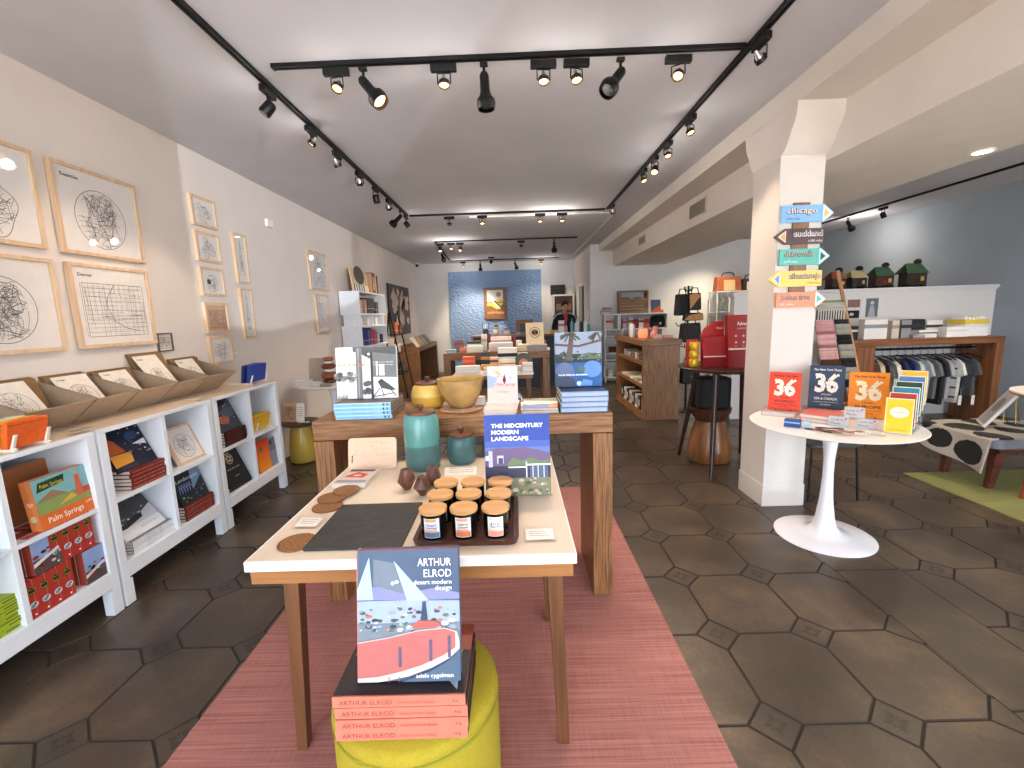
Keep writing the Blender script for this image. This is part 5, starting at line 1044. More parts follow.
for a in ((-.62,5.95,.16,.10,.17,'#d9512f','orange-red carton on the rear low table','#e87a4c'),(-.66,5.72,.20,.14,.06,'#f4efe6','white carton with a black label on the rear low table','#17181a'),(-.60,5.55,.30,.12,.09,'#f2ece0','wide white carton at the front of the rear low table','#f6f1e8'),
          (-.40,6.00,.12,.08,.22,'#3b3836','tall charcoal carton on the rear low table','#c98a5c'),(-.34,5.80,.22,.12,.07,'#d9ae5c','mustard box on the rear low table','#e6c888'),(-.28,5.58,.24,.12,.06,'#efe9df','white box with red lettering on the rear low table','#c9685c'),
          (-.26,6.02,.16,.10,.15,'#efcfc0','pale pink carton on the rear low table','#9a2b30'),(-.10,6.0,.26,.14,.27,'#f1eee6','tall white carton with a black band on the rear low table','#1b1b1c'),(-.10,5.78,.20,.10,.13,'#f2e9d8','cream carton with a gold pattern on the rear low table','#c98f3a'),
          (-.05,5.56,.12,.10,.04,'#b98c7a','small rose-brown tin on the rear low table','#6e4a40'),(.10,5.98,.14,.10,.20,'#c9b89c','kraft carton of small bottles on the rear low table','#8a6b4a'),(.08,5.66,.16,.12,.06,'#f0ecdc','pale carton on the rear low table','#efe6c8')):
    box_item(a[0],a[1],z2,a[2],a[3],a[4],a[5],a[6],band=a[7])
pl_ = empty('round_sign', mw=Ffront(.105,5.80,z2+.10,8)); tag(pl_, 'round dark plate with an orange sunset on a white easel, on the rear low table', 'plate')
b = MB(); b.disc(0,0,.115,mat('#4a5254',.5),1,32); b.M = Matrix.Identity(4); b.prism([(.115*math.cos(2*math.pi*k/32),.115*math.sin(2*math.pi*k/32)) for k in range(32)],-.012,0,mat('#4a5254',.5)); b.disc(0,-.02,.06,m2('#e88a5c'),2,24); b.rect(-.06,-.06,.06,-.03,m2('#f0b08c'),3); b.build('plate', pl_)
b = MB(); b.box(-.09,.09,-.10,-.085,-.05,.03,mat('#f1efe8',.5)); b.box(-.085,-.07,-.085,.02,-.03,-.02,mat('#f1efe8',.5)); b.box(.07,.085,-.085,.02,-.03,-.02,mat('#f1efe8',.5)); b.build('easel', pl_)
box_item(.15,5.56,z2,.13,.10,.11,'#f6efe8','white card holder at the right front of the rear low table',band='#e9cfc0')
# ================================================================= TILL COUNTER
ct = empty('till_counter', loc=(-.86,9.3,0)); tag(ct, 'dark till counter with a rough wooden top at the back of the shop', 'counter')
MB().box(-.04,2.48,-.04,.56,1.055,1.10,wood('#5d4028','#94683f','x',40)).build('countertop', ct, bevel=.006)
MB().box(0,2.44,0,.5,0,1.054,mat('#2c3440',.6,var=.08)).build('front_panel', ct)
zc = 1.1005
def bottle(x, y, z, r, h, c, lb, cap='#f0f0f0', nm='bottle'):
    t = empty(nm, loc=(x,y,z)); tag(t, lb, 'bottle'); MB().lathe([(0,0),(r,0),(r,h*.68),(r*.5,h*.8),(r*.4,h*.82),(0,h*.82)], mat(c,.3), 20, close=False).build('body', t, 50); MB().lathe([(r*.42,h*.82),(r*.42,h),(0,h)], mat(cap,.4), 16, close=False).build('cap', t, 50)
for x, r, h, c, lb, cap in ((1.20,.035,.30,'#6fb3b4','tall teal bottle on the till counter','#3f8f90'),(1.30,.05,.26,'#e6eef2','fat white jug on the till counter','#bfd6e6'),(1.40,.035,.28,'#35393f','dark bottle on the till counter','#d9d9d9'),(1.48,.04,.30,'#eef2f4','tall white bottle on the till counter','#e2e6ea'),(1.55,.03,.22,'#4fa59a','small green bottle at the right end of the till counter','#f0f0f0'),(1.08,.03,.16,'#e8b0a0','small pink bottle on the till counter','#f3f3f3')):
    bottle(x, 9.42, zc, r, h, c, lb, cap)
box_item(.98,9.38,zc,.12,.08,.26,'#f5efee','white carton with a pink figure on the till counter',band='#e07a7c')
box_item(.82,9.36,zc,.16,.06,.07,'#e6b54c','crumpled yellow packet on the till counter',yaw=20)
tm = empty('till_screen', loc=(.22,9.5,zc)); tag(tm, 'black till screen with a wooden back edge on the counter', 'screen'); MB().box(-.18,.18,0,.02,.05,.30,wood('#5d3820','#7e5130','x')).build('back', tm); MB().box(-.10,.14,-.012,-.001,.04,.22,K_).build('screen', tm); MB().box(-.10,.10,-.03,.12,0,.012,K_).build('foot', tm)
gr = empty('coffee_grinder', loc=(-.60,9.45,zc)); tag(gr, 'black framed counter lantern at the left end of the till counter', 'lantern'); MB().box(-.06,.06,-.05,.05,0,.13,K_).build('base', gr); MB().box(-.055,.055,-.045,.045,.16,.24,CLEAR).build('glass', gr)
for s in (-.06,.052):
    for r_ in (-.05,.042): MB().box(s,s+.008,r_,r_+.008,.131,.26,K_).build('frame_post', gr)
gr.name = 'counter_lantern'
pt = empty('plush_toy', loc=(-.38,9.42,zc)); tag(pt, 'small pale figure with dark hair beside the counter lantern', 'figure'); MB().sph((0,0,.06),.06,mat('#d8cdb8',.8),sc=(1,.8,1)).build('body', pt, 60); MB().sph((0,0,.15),.045,mat('#d9bfa2',.8)).build('head', pt, 60); MB().sph((0,0.01,.175),.047,mat('#2b2220',.9),sc=(1,1,.7)).build('hair', pt, 60)
box_item(-.16,9.4,zc,.12,.1,.08,'#b9b1a4','small taupe box on the till counter left of the screen')
# sign on the blue panel
sg = empty('logo_sign', mw=Ffront(-.80,YB-.10,1.405)); tag(sg, 'brown wooden sign with a sun over striped hills on the blue wavy panel', 'sign')
MB().box(0,.62,0,.85,-.05,0,wood('#6a4630','#8a6244','x',30)).build('board', sg, bevel=.004)
b = MB(); GO, YE, CR = mat('#d99a3a',.5), mat('#e3d43e',.5), mat('#f2ecdc',.5)
b.rect(.09,.50,.52,.78,mat('#d8dcd6',.5),1); b.disc(.40,.66,.06,mat('#6b4a1e',.5),2,24); b.disc(.40,.66,.045,mat('#c58f34',.5),3,24)
b.shape([(.32,.51),(.52,.51),(.52,.46),(.34,.46)],YE,2); b.shape([(.38,.44),(.52,.44),(.50,.38),(.44,.36)],YE,2)
for o, m in ((0,CR),(.06,GO),(.11,YE)): b.shape([(.09,.52-o),(.22,.52-o),(.45-o*.6,.29),(.40-o*.6,.29-.01),(.21,.47-o),(.09,.47-o)],m,4+int(o*30))
b.text('gold+hone',.31,.15,.11,GO,3,.46,'c',bold=.03); b.build('logo', sg)
# staff-side cabinet with poster behind the till
cb = empty('tall_cabinet', loc=(1.04,12.0,0)); tag(cb, 'tall white-edged display cabinet with a blue picture behind the till', 'cabinet')
for a in ((0,.04,0,.34,0,2.0),(.52,.56,0,.34,0,2.0),(.04,.52,0,.34,1.96,2.0),(.04,.52,0,.34,0,.10)): MB().box(*a,WHT).build('side_panel', cb)
b = MB(); b.M = Ffront(.04,.05,.10); b.box(0,.48,0,1.86,-.02,0,mat('#223548',.4)); b.rect(0,1.45,.48,1.86,m2('#6a4634'),1); b.rect(.05,1.5,.44,1.66,m2('#9a8674'),2); b.shape([(0,.9),(.48,1.2),(.48,1.4),(0,1.35)],m2('#3f7fc0'),2); b.shape([(.1,1.0),(.48,1.05),(.48,1.2)],m2('#e6eef6'),3); b.build('picture_panel', cb)
box_item(1.18,12.02,2.0005,.38,.2,.25,'#17171a','black box on top of the tall cabinet behind the till',band='#222226'); box_item(1.48,12.05,2.0005,.16,.16,.16,'#e3e3e2','small white box beside the black one on the tall cabinet')
b = MB(); b.box(XM-.03,XM,10.05,10.13,1.35,1.55,WHT); tag(b.build('wall_phone', bevel=.008), 'small white handset on the side wall beside the dark doorway', 'phone')
# ================================================================= PERSON behind the till
def skin_mesh(name, verts, edges, radii, m, parent, root=0, sub=2, smooth=True):
    me = bpy.data.meshes.new(name); me.from_pydata(verts, edges, []); me.materials.append(m); o = bpy.data.objects.new(name, me); C.objects.link(o)
    sm = o.modifiers.new('skin','SKIN'); sk = me.skin_vertices[0] if me.skin_vertices else None
    if sk is None:
        import bmesh
        bm = bmesh.new(); bm.from_mesh(me); bm.verts.layers.skin.verify(); bm.to_mesh(me); bm.free(); sk = me.skin_vertices[0]
    for i, r in enumerate(radii):
        sk.data[i].radius = (r, r) if not isinstance(r, tuple) else r; sk.data[i].use_root = (i == root)
    sm.use_smooth_shade = True; s2 = o.modifiers.new('sub','SUBSURF'); s2.levels = sub; s2.render_levels = sub
    o.parent = parent; return o
pe = empty('person', loc=(1.13,10.25,0)); pe.rotation_euler = (0,0,R(8)); tag(pe, 'person in a black jacket with white shoulder stripes looking down behind the till', 'person')
SK = mat('#b98468',.5,var=.05,scale=8)
V = [(0,0,.95),(0,0,1.10),(0,-.01,1.28),(0,-.02,1.42),(0,-.04,1.50),(0,-.07,1.56)]; E_ = [(0,1),(1,2),(2,3),(3,4),(4,5)]; RA = [.13,.125,.15,.12,.058,.055]
for s in (-1,1):
    n = len(V); V += [(s*.10,0,.88),(s*.11,.01,.50),(s*.11,.03,.09),(s*.12,-.14,.04)]; E_ += [(0,n),(n,n+1),(n+1,n+2),(n+2,n+3)]; RA += [.10,.062,.045,.035]
    n = len(V); V += [(s*.18,-.01,1.42),(s*.25,-.04,1.17),(s*.17,-.27,1.135),(s*.15,-.345,1.14)]; E_ += [(3,n),(n,n+1),(n+1,n+2),(n+2,n+3)]; RA += [.06,.045,.03,.026]
    for k, (dx, L) in enumerate(((-.03,.055),(-.011,.07),(.010,.068),(.03,.055))):
        m_ = len(V); V += [(s*.15+dx*.7,-.385,1.142),(s*.15+dx,-.385-L*.6,1.136),(s*.15+dx,-.385-L,1.122)]; E_ += [(n+3,m_),(m_,m_+1),(m_+1,m_+2)]; RA += [.009,.008,.007]
    m_ = len(V); V += [(s*.11,-.37,1.138),(s*.095,-.40,1.128)]; E_ += [(n+3,m_),(m_,m_+1)]; RA += [.010,.008]
body = skin_mesh('body', V, E_, RA, SK, pe)
# head, tipped down
hb = MB(); hb.M = Matrix.Translation((0,-.085,1.655)) @ Matrix.Rotation(R(28),4,'X')
hb.sph((0,0,.015),.098,SK,24,18,(.80,1.0,1.12)); hb.sph((0,-.022,-.045),.066,SK,18,12,(.86,1.0,1.05))
hb.hull([(-.010,-.092,.02),(.010,-.092,.02),(.008,-.085,.03),(-.008,-.085,.03)],[(-.017,-.092,-.022),(.017,-.092,-.022),(.010,-.118,-.016),(-.010,-.118,-.016)],SK)
for s in (-1,1):
    hb.sph((s*.079,.005,.0),.022,SK,10,8,(.4,.8,1.2)); hb.sph((s*.030,-.088,.022),.012,mat('#f0ebe6',.3),10,8,(1.2,.5,.6)); hb.sph((s*.030,-.094,.022),.006,K_,8,6,(1,.5,1)); hb.box(s*.030-.016,s*.030+.016,-.097,-.091,.038,.043,mat('#2a1d18',.9))
hb.box(-.022,.022,-.094,-.086,-.050,-.044,mat('#8a4a42',.6)); hb.build('head', body, 70)
hr = MB(); hr.M = Matrix.Translation((0,-.085,1.655)) @ Matrix.Rotation(R(28),4,'X'); HM = mat('#171313',.7,var=.3,scale=120,bump=.3)
vs_, fs = [], []; seg = 22
for i in range(8):
    th = math.pi*i/11
    for k in range(seg):
        a = 2*math.pi*k/seg; r = .104+.004*math.sin(5*a+i); front = max(0, math.sin(-a)); tt = th*(1-.56*front)
        vs_.append((r*.83*math.sin(tt)*math.cos(a), .008+r*1.02*math.sin(tt)*math.sin(a), .018+r*1.16*math.cos(tt)))
for i in range(7):
    for k in range(seg): fs.append((i*seg+k,(i+1)*seg+k,(i+1)*seg+(k+1)%seg,i*seg+(k+1)%seg))
hr.add(vs_, fs, HM); h_ = hr.build('hair', pe, 70); md = h_.modifiers.new('s','SOLIDIFY'); md.thickness = .012
JK = mat('#131417',.65,var=.1,scale=50)
V = [(0,0,.93),(0,0,1.10),(0,-.01,1.28),(0,-.015,1.42),(0,-.03,1.495)]; E_ = [(0,1),(1,2),(2,3),(3,4)]; RA = [.155,.155,.172,.145,.080]
for s in (-1,1):
    n = len(V); V += [(s*.185,-.01,1.425),(s*.262,-.04,1.17),(s*.185,-.24,1.138)]; E_ += [(3,n),(n,n+1),(n+1,n+2)]; RA += [.078,.062,.05]
skin_mesh('jacket', V, E_, RA, JK, pe)
tr_ = [(0,0,.93),(.10,0,.86),(.11,.01,.5),(.11,.03,.12),(-.10,0,.86),(-.11,.01,.5),(-.11,.03,.12)]
skin_mesh('trousers', tr_, [(0,1),(1,2),(2,3),(0,4),(4,5),(5,6)], [.145,.105,.075,.06,.105,.075,.06], mat('#23262e',.8), pe)
for s in (-1,1): 
    b = MB(); b.tube([(s*.09,-.08,1.515),(s*.20,-.075,1.475),(s*.285,-.085,1.36),(s*.318,-.075,1.2)], .011, mat('#eceff2',.6), 6); b.build('shoulder_stripe', pe, 60)
    b = MB(); b.hull([(s*.12-.045,-.20,0),(s*.12+.045,-.20,0),(s*.12+.04,.07,0),(s*.12-.04,.07,0)],[(s*.12-.03,-.17,.05),(s*.12+.03,-.17,.05),(s*.12+.035,.06,.10),(s*.12-.035,.06,.10)],K_); b.build('shoe', pe, bevel=.01)
b = MB(); b.hull([(-.045,-.155,1.47),(.045,-.155,1.47),(.0,-.20,1.27),(.0,-.20,1.27)],[(-.05,-.10,1.50),(.05,-.10,1.50),(.03,-.12,1.24),(-.03,-.12,1.24)],mat('#c2434f',.7)); b.build('shirt_front', pe, bevel=.006, label='coral red shirt')
# ================================================================= RIGHT REAR WALL
WS = mat('#e9eaec',.4)
ws = empty('cube_shelving', loc=(1.86,9.50,0)); tag(ws, 'white cube shelving against the rear wall beside the side wall corner', 'shelf')
def cell(x0,x1,z0,z1,d=.32,T_=.025):
    b = MB(); b.box(x0,x1,0,d,z0,z0+T_,WS); b.box(x0,x1,0,d,z1-T_,z1,WS); b.box(x0,x0+T_,0,d,z0+T_,z1-T_,WS); b.box(x1-T_,x1,0,d,z0+T_,z1-T_,WS); b.box(x0+T_,x1-T_,d-.008,d,z0+T_,z1-T_,WS); b.build('cube', ws, bevel=.002)
cell(.03,.34,1.12,1.46); cell(.345,1.36,1.12,1.46); cell(.03,.80,.62,.96); cell(.03,.80,.10,.44)
for z in (1.0,.5): MB().box(0,1.30,.0,.32,z-.02,z,WS).build('shelf_board', ws)
for x in (.05,.7,1.25):
    for z0,z1 in ((0,.0995),(.441,.4795),(.5005,.6195),(.9605,.9795),(1.0005,1.1195)): 
        if x < .76 or z1 > .99 : MB().box(x,x+.03,.02,.30,z0,z1,WS).build('riser', ws)
MB().box(1.25,1.28,.02,.30,.5005,.9795,WS).build('riser', ws); MB().box(1.25,1.28,.02,.30,0,.4795,WS).build('riser', ws)
cr_ = empty('wooden_crate', loc=(2.22,9.54,1.4605)); tag(cr_, 'slatted brown wooden display crate standing on the white cube shelving', 'crate'); wm = wood('#7a5a3c','#a17d55','x',30)
for a in ((0,.025,0,.25,0,.47),(.575,.60,0,.25,0,.47),(.025,.575,0,.25,.445,.47),(.025,.575,0,.25,0,.02),(.025,.575,0,.25,.29,.305)): MB().box(*a,wm).build('panel', cr_)
for k in range(4): MB().box(.026,.574,.0,.012,.025+.066*k,.083+.066*k,wm).build('slat', cr_)
MB().box(.026,.574,.235,.25,.31,.44,mat('#cfc9c6',.6)).build('back_panel', cr_, label='pale back lining')
for x,y,w,h,c,lb in ((2.36,9.6,.16,.03,'#35302e','dark folded glasses inside the top of the wooden crate'),(2.62,9.6,.14,.03,'#4a4038','small dark case inside the top of the wooden crate')): box_item(x,y,1.7665,w,.08,h,c,lb)
def canyon(b,w,h): b.rect(0,0,w,h,m2('#4a5478'),1); b.shape([(0,0),(w,0),(w,h*.55),(w*.5,h*.4),(0,h*.1)],m2('#b8603f'),2)
book('book with a dusky canyon photograph standing on the white cube shelving', .20,.27,.025,'#4a5478',Ffront(2.90,9.60,1.461,8),canyon)
box_item(1.95,9.56,1.4605,.2,.2,.09,'#cfc4ba','stack of pale cards at the left end of the white cube shelving',band='#6d4a40'); box_item(1.98,9.58,1.5515,.16,.14,.05,'#8a5a50','small brown box on top of the pale cards')
box_item(3.13,9.6,1.4605,.05,.05,.06,'#8c4436','tiny rust pot at the right end of the white cube shelving')
i = 0
for x, h, c, n in ((1.99,.24,'#d9c9c2','pale pink and red boxed set in the first upper cube'),(2.34,.2,'#a9a2a8','grey box at the left of the long upper cube'),(2.46,.24,'#e6e0da','white boxed glass in the long upper cube'),(2.57,.18,'#7a2f38','dark red box in the long upper cube'),(2.68,.22,'#e2dcd2','cream carton in the long upper cube'),(2.79,.19,'#c9534c','coral carton in the long upper cube')):
    box_item(x,9.56,1.1455,.10 if i else .2,.12,h,c,n,band='#b5443c'); i += 1
bp = MB(); bp.M = Ffront(2.90,9.56,1.147,6); bp.prism(rrect(0,.28,0,.26,.06),-.10,0,mat('#141416',.7)); bp.rect(.17,.07,.20,.11,W_,1); tag(bp.build('black_pouch', bevel=.01), 'black bag with a small white tag in the long upper cube', 'bag')
box_item(2.2,9.56,.6455,.36,.14,.12,'#5e1f1f','dark red box in the middle cube',band='#3a1512'); box_item(2.30,9.56,.1255,.22,.14,.2,'#7d2226','red box in the lowest cube',band='#a33a3c'); box_item(2.04,9.56,.1255,.10,.1,.16,'#e8e6e2','white box in the lowest cube')
# glass-fronted metal shelf with bags on top
gs = empty('metal_shelf', loc=(4.16,9.35,0)); tag(gs, 'white metal shelf with glass sides against the rear wall, two bags on top', 'shelf'); mm = mat('#e2e2e0',.4)
for x in (0,.25,.95):
    for y in (0,.36): MB().box(x,x+.022,y,y+.022,0,1.83,mm).build('post', gs)
for z in (1.83,1.42,1.0,.5,.1): MB().box(-.01,.98,-.01,.39,z,z+.02,mm).build('shelf_board', gs)
for z0, z1 in ((1.02,1.41),(1.45,1.82)): MB().box(.008,.012,.03,.35,z0,z1,CLEAR).build('glass_panel', gs)
for x, r, h, c, n in ((4.34,.055,.30,'#d8d5cf','pale globe candlestick on the upper shelf of the metal rack'),(4.62,.07,.33,'#d3d0ca','larger pale globe candlestick on the metal rack')):
    b = MB(); b.lathe([(0,0),(r*.7,0),(.012,.02),(.012,h-r*2),(0,h-r*2)],mat('#a9a49c',.4),20,close=False); b.sph((0,0,h-r),r,mat(c,.5),18,12,(1,1,.8)); tag(b.build('candlestick', smooth=60), n, 'candlestick').location = (x,9.5,1.4405)
for k in range(3): box_item(4.35+.16*k,9.46,1.0205,.13,.1,.2,['#cfcac4','#bdb6ad','#d9d2c8'][k],['pale grey','taupe','ivory'][k]+' box on the middle shelf of the metal rack')
def bag(x, y, z, w, h, d, c, c2, label, flap=True):
    t = empty('leather_bag', loc=(x,y,z)); tag(t, label, 'bag')
    MB().hull([(-w/2,0,0),(w/2,0,0),(w/2,d,0),(-w/2,d,0)],[(-w/2+.02,.03,h),(w/2-.02,.03,h),(w/2-.02,d-.03,h),(-w/2+.02,d-.03,h)],mat(c,.5,var=.12,scale=12)).build('body', t, bevel=.015)
    b = MB(); b.M = Ffront(-w*.22,-.006,h*.05,4); b.box(0,w*.44,0,h*.7,-.012,.004,mat(c2,.6)); b.build('front_pocket', t, bevel=.004)
    b = MB(); b.tube([(-w*.25,d*.5,h-.01),(-w*.22,d*.45,h+.06),(0,d*.4,h+.085),(w*.22,d*.45,h+.06),(w*.25,d*.5,h-.01)], .012, mat('#1c1a19',.6), 8); b.build('handle', t, 60)
bag(4.44,9.42,1.8505,.52,.30,.22,'#8a4426','#b09468','brown leather holdall with a sand pocket on top of the metal shelf')
bag(4.86,9.42,1.8505,.28,.24,.2,'#1d1b1a','#e9dccb','black and white bag at the right on top of the metal shelf')
# black stand hung with black and tan bags
bs = empty('bag_stand', loc=(2.53,6.62,0)); tag(bs, 'tall black coat stand hung with black and tan bags behind the wooden island', 'stand')
MB().lathe([(0,0),(.17,0),(.17,.012),(.03,.03),(.0,.03)],TB,32,close=False).build('base', bs, 40); MB().tube([(0,0,.03),(0,0,1.84)],.016,TB,10).build('pole', bs, 60)
b = MB()
for z, L in ((1.76,.06),(1.55,.12),(1.25,.14),(.95,.12)):
    for k in range(4): a = math.pi/2*k+z; b.tube([(0,0,z),(L*math.cos(a),L*math.sin(a),z+.02),(L*1.15*math.cos(a),L*1.15*math.sin(a),z+.07)],.008,TB,6)
b.build('hooks', bs, 60)
TAN = mat('#b58148',.55,var=.1,scale=12)
def hung(x, y, z, w, h, d, rz, c, lb, tan=None, tilt=0):
    t = empty('hanging_bag', loc=(x,y,z)); t.rotation_euler = (R(tilt),0,R(rz)); tag(t, lb, 'bag', None); cm = mat(c,.6,var=.15,scale=25)
    MB().hull([(-w/2,-d/2,0),(w/2,-d/2,0),(w/2,d/2,0),(-w/2,d/2,0)],[(-w/2*.9,-d/2*.7,h),(w/2*.9,-d/2*.7,h),(w/2*.9,d/2*.7,h),(-w/2*.9,d/2*.7,h)],cm).build('body', t, bevel=.02)
    if tan: b = MB(); b.M = Ffront(-w/2,-d/2-.005,0,6); b.hull([(w*tan[0][0],h*tan[0][1],-.008),(w*tan[1][0],h*tan[1][1],-.008),(w*tan[2][0],h*tan[2][1],-.008),(w*tan[3][0],h*tan[3][1],-.008)],[(w*q[0],h*q[1],.010) for q in tan],TAN); b.build('flap', t, label='tan leather flap')
    b = MB(); b.tube([(-w*.3,0,h-.01),(-w*.2,0,h+.07),(w*.2,0,h+.07),(w*.3,0,h-.01)],.008,cm,6); b.build('strap', t, 60)
hung(2.40,6.50,1.42,.20,.30,.14,12,'#141416','black square bag hanging on the upper left of the bag stand')
hung(2.56,6.46,1.49,.17,.24,.12,-10,'#1a1816','small black bag with a tan triangular flap near the top of the bag stand',((.1,.05),(.95,.85),(.5,1.0),(.05,.9)))
hung(2.52,6.42,1.345,.27,.11,.12,0,'#1b1512','low tan-fronted satchel hanging across the middle of the bag stand',((.0,.1),(.98,.1),(.95,.95),(.25,.7)))
hung(2.50,6.44,1.04,.28,.27,.18,5,'#111113','wide black bag hanging below the tan-fronted satchel')
hung(2.55,6.47,.80,.17,.22,.12,-12,'#1c1412','small dark brown bag low on the bag stand')
hung(2.48,6.46,.44,.2,.3,.12,8,'#121214','long black bag hanging lowest on the bag stand')
# ================================================================= WOODEN ISLAND
isl = empty('display_island', loc=(1.74,6.10,0)); tag(isl, 'zebra-striped wooden island with three open shelves facing the till side', 'cabinet'); w_, d_ = .50, 1.62
MB().box(-.02,w_+.02,-.02,d_+.02,1.03,1.11,ZX).build('top_panel', isl, bevel=.003)
MB().box(0,w_,0,.05,0,1.029,ZZ).build('end_panel', isl); MB().box(0,w_,d_-.05,d_,0,1.029,ZZ).build('end_panel', isl); MB().box(w_-.03,w_,.051,d_-.051,0,1.029,ZZ).build('back_panel', isl)
for z in (.05,.44,.76): MB().box(.01,w_-.032,.051,d_-.051,z,z+.04,ZY).build('shelf_board', isl)
MB().box(.0,.02,.051,d_-.051,.0,.049,ZY).build('plinth', isl)
for k in range(6): 
    y = 6.25+.22*k
    box_item(1.92,y,.8005,.20,.14,.05+.02*(k%3),['#8f9498','#4d4a4a','#c9c2ba','#6c6a68','#b9a98f','#a8b0b4'][k],['silver','charcoal','cream','dark grey','sand','pale blue'][k]+' packet on the top shelf of the wooden island')
for k in range(5): box_item(1.90,6.25+.26*k,.4805,.24,.18,.03+.015*(k%2),['#dfd8c8','#c9bfae','#efe9dc','#b5a88f','#dcd2c0'][k],['ivory','beige','white','khaki','oatmeal'][k]+' folded cloth on the middle shelf of the wooden island','folded_cloth','cloth')
for k in range(8): 
    b = MB(); b.box(-.08,.08,0,.10,0,.19,mat(['#e9e2d6','#2b2725'][k%2],.6)); b.box(-.081,-.08,.02,.08,.05,.14,mat(['#2b2725','#e9e2d6'][k%2],.6)); tag(b.build('mug_carton', bevel=.004), '%s carton, %s from the near end of the lowest island shelf' % (['cream','black'][k%2], nth[k]), 'box').location = (1.86,6.20+.17*k,.0905)
def jar_item(x, y, z, r, h, c, lb, nm='candle', em=0, rough=.3):
    b = MB(); b.lathe([(0,0),(r*.8,0),(r,h*.25),(r,h*.8),(r*.7,h),(0,h)], mat(c,rough,emit=em), 22, close=False); tag(b.build(nm, smooth=50), lb, 'candle').location = (x,y,z)
jar_item(1.88,6.62,1.1105,.07,.13,'#f0835a','orange glowing salt lamp on the wooden island','salt_lamp',.8); jar_item(2.02,6.55,1.1105,.05,.10,'#e9a08c','pink stone candle beside the orange lamp')
jar_item(2.10,6.75,1.1105,.045,.16,'#e58070','coral candle standing behind the pink stone candle'); jar_item(1.80,6.9,1.1105,.04,.2,'#dfe3e4','clear-white bottle on the left of the wooden island'); jar_item(1.86,7.2,1.1105,.04,.15,'#c9b29a','sand coloured jar toward the far end of the wooden island')
jar_item(1.78,7.4,1.1105,.035,.1,'#8e8c88','grey jar at the far end of the wooden island'); box_item(2.16,6.35,1.1105,.14,.12,.04,'#c98f7c','flat rose box at the near right of the wooden island'); box_item(2.0,6.28,1.1105,.10,.07,.06,'#d9a79a','pink carton at the near edge of the wooden island')
# ================================================================= DARK ROUND TABLE
dt = empty('bar_table', loc=(2.0,4.16,0)); tag(dt, 'dark round bar table on splayed tapered legs beside the column', 'table'); DW = wood('#2a1a16','#3f2a24','x',40,rough=.3)
MB().lathe([(0,.94),(.40,.94),(.455,.955),(.46,.968),(.455,.975),(0,.975)],DW,56,close=False).build('tabletop', dt, 40)
for x0,y0,x1,y1 in ((-.22,-.20,-.31,-.37),(-.22,.20,-.32,.38),(.22,-.20,.32,-.37),(.22,.20,.32,.38)): MB().tube([(x1,y1,0),(x0,y0,.939)],[.016,.029],DW,12).build('leg', dt, 60)
RD = mat('#9a1517',.5,var=.06,scale=8); 
def redcarton(x, y, w, h, d, lb, tilt=0, yaw=0, top=False, text=True):
    t = empty('chocolate_carton', mw=Ffront(x,y,.9755,tilt,yaw)); tag(t, lb, 'box', 'red cartons on the dark table')
    b = MB(); b.box(0,w,0,h,-d,0,RD); b.rect(0,h*.34,w,h*.37,m2('#d9c9c0'),1); b.rect(0,0,w,h*.33,m2('#7c1216'),1)
    if text:
        b.text('Advent',w*.5,h*.80,h*.10,W_,3,w*.4,'c'); b.text('calendar',w*.5,h*.73,h*.05,m2('#e8c9b8'),3,w*.4,'c')
        for i in range(3):
            for j in range(2): b.disc(w*(.25+.25*i),h*(.48+.12*j),w*.035,m2('#e9b9a8'),2,12)
            b.text('24',w*(.2+.25*i),h*.40,h*.04,m2('#e9b9a8'),3)
        b.rect(w*.72,h*.08,w*.92,h*.18,W_,3)
    b.build('carton', t, bevel=.003); return t
redcarton(1.90,3.98,.27,.47,.06,'tallest red carton covered in white print on the dark table',8)
redcarton(1.70,4.04,.20,.28,.07,'red carton with a cut-away front in the middle of the dark table',6,text=False)
b = MB(); b.M = Ffront(1.72,4.15,.9765,4); q_ = [(0,0),(.21,0),(.21,.41),(.12,.41),(.03,.35),(0,.29)]
b.hull([(u,v,-.012) for u,v in q_],[(u,v,0) for u,v in q_],mat('#b52a26',.4)); b.text('ritual',.14,.34,.03,W_,2)
tag(b.build('raised_lid'), 'rounded red carton flap raised behind the middle red carton', 'box')
gc = empty('golden_tin_stack', loc=(1.645,4.13,.9755)); tag(gc, 'three stacked golden balls with a red backing on the dark table', 'box')
for k in range(3): MB().lathe([(0,0),(.032,0),(.043,.02),(.043,.055),(.032,.075),(0,.075)],mat('#e3b52f',.25,metal=.3),22,close=False).build('golden_ball', gc, 50).location.z = .002+.077*k
MB().box(-.05,.05,.046,.052,0,.25,mat('#c8321f',.4)).build('backing_card', gc)
# drum stool and black cushion under the dark table
dr = empty('wooden_drum', loc=(1.92,4.38,0)); dr.scale = (1.12,1.12,1); tag(dr, 'turned wooden drum stool under the dark table', 'stool')
MB().lathe([(0,0),(.17,0),(.185,.02),(.18,.12),(.15,.30),(.12,.41),(0,.41)],wood('#6b4024','#a06c40','z',14,rough=.3),44,close=False).build('lower_drum', dr, 60)
MB().lathe([(0,.411),(.12,.411),(.17,.50),(.175,.54),(0,.54)],wood('#3c2214','#5c3620','x',20),40,close=False).build('upper_drum', dr, 60)
b = MB(); b.prism(rrect(-.16,.16,-.12,.12,.04),0,.30,mat('#0f0f11',.8,var=.2)); tag(b.build('black_case', bevel=.02), 'black soft case sitting on the wooden drum under the dark table', 'case').location = (1.92,4.38,.5415)
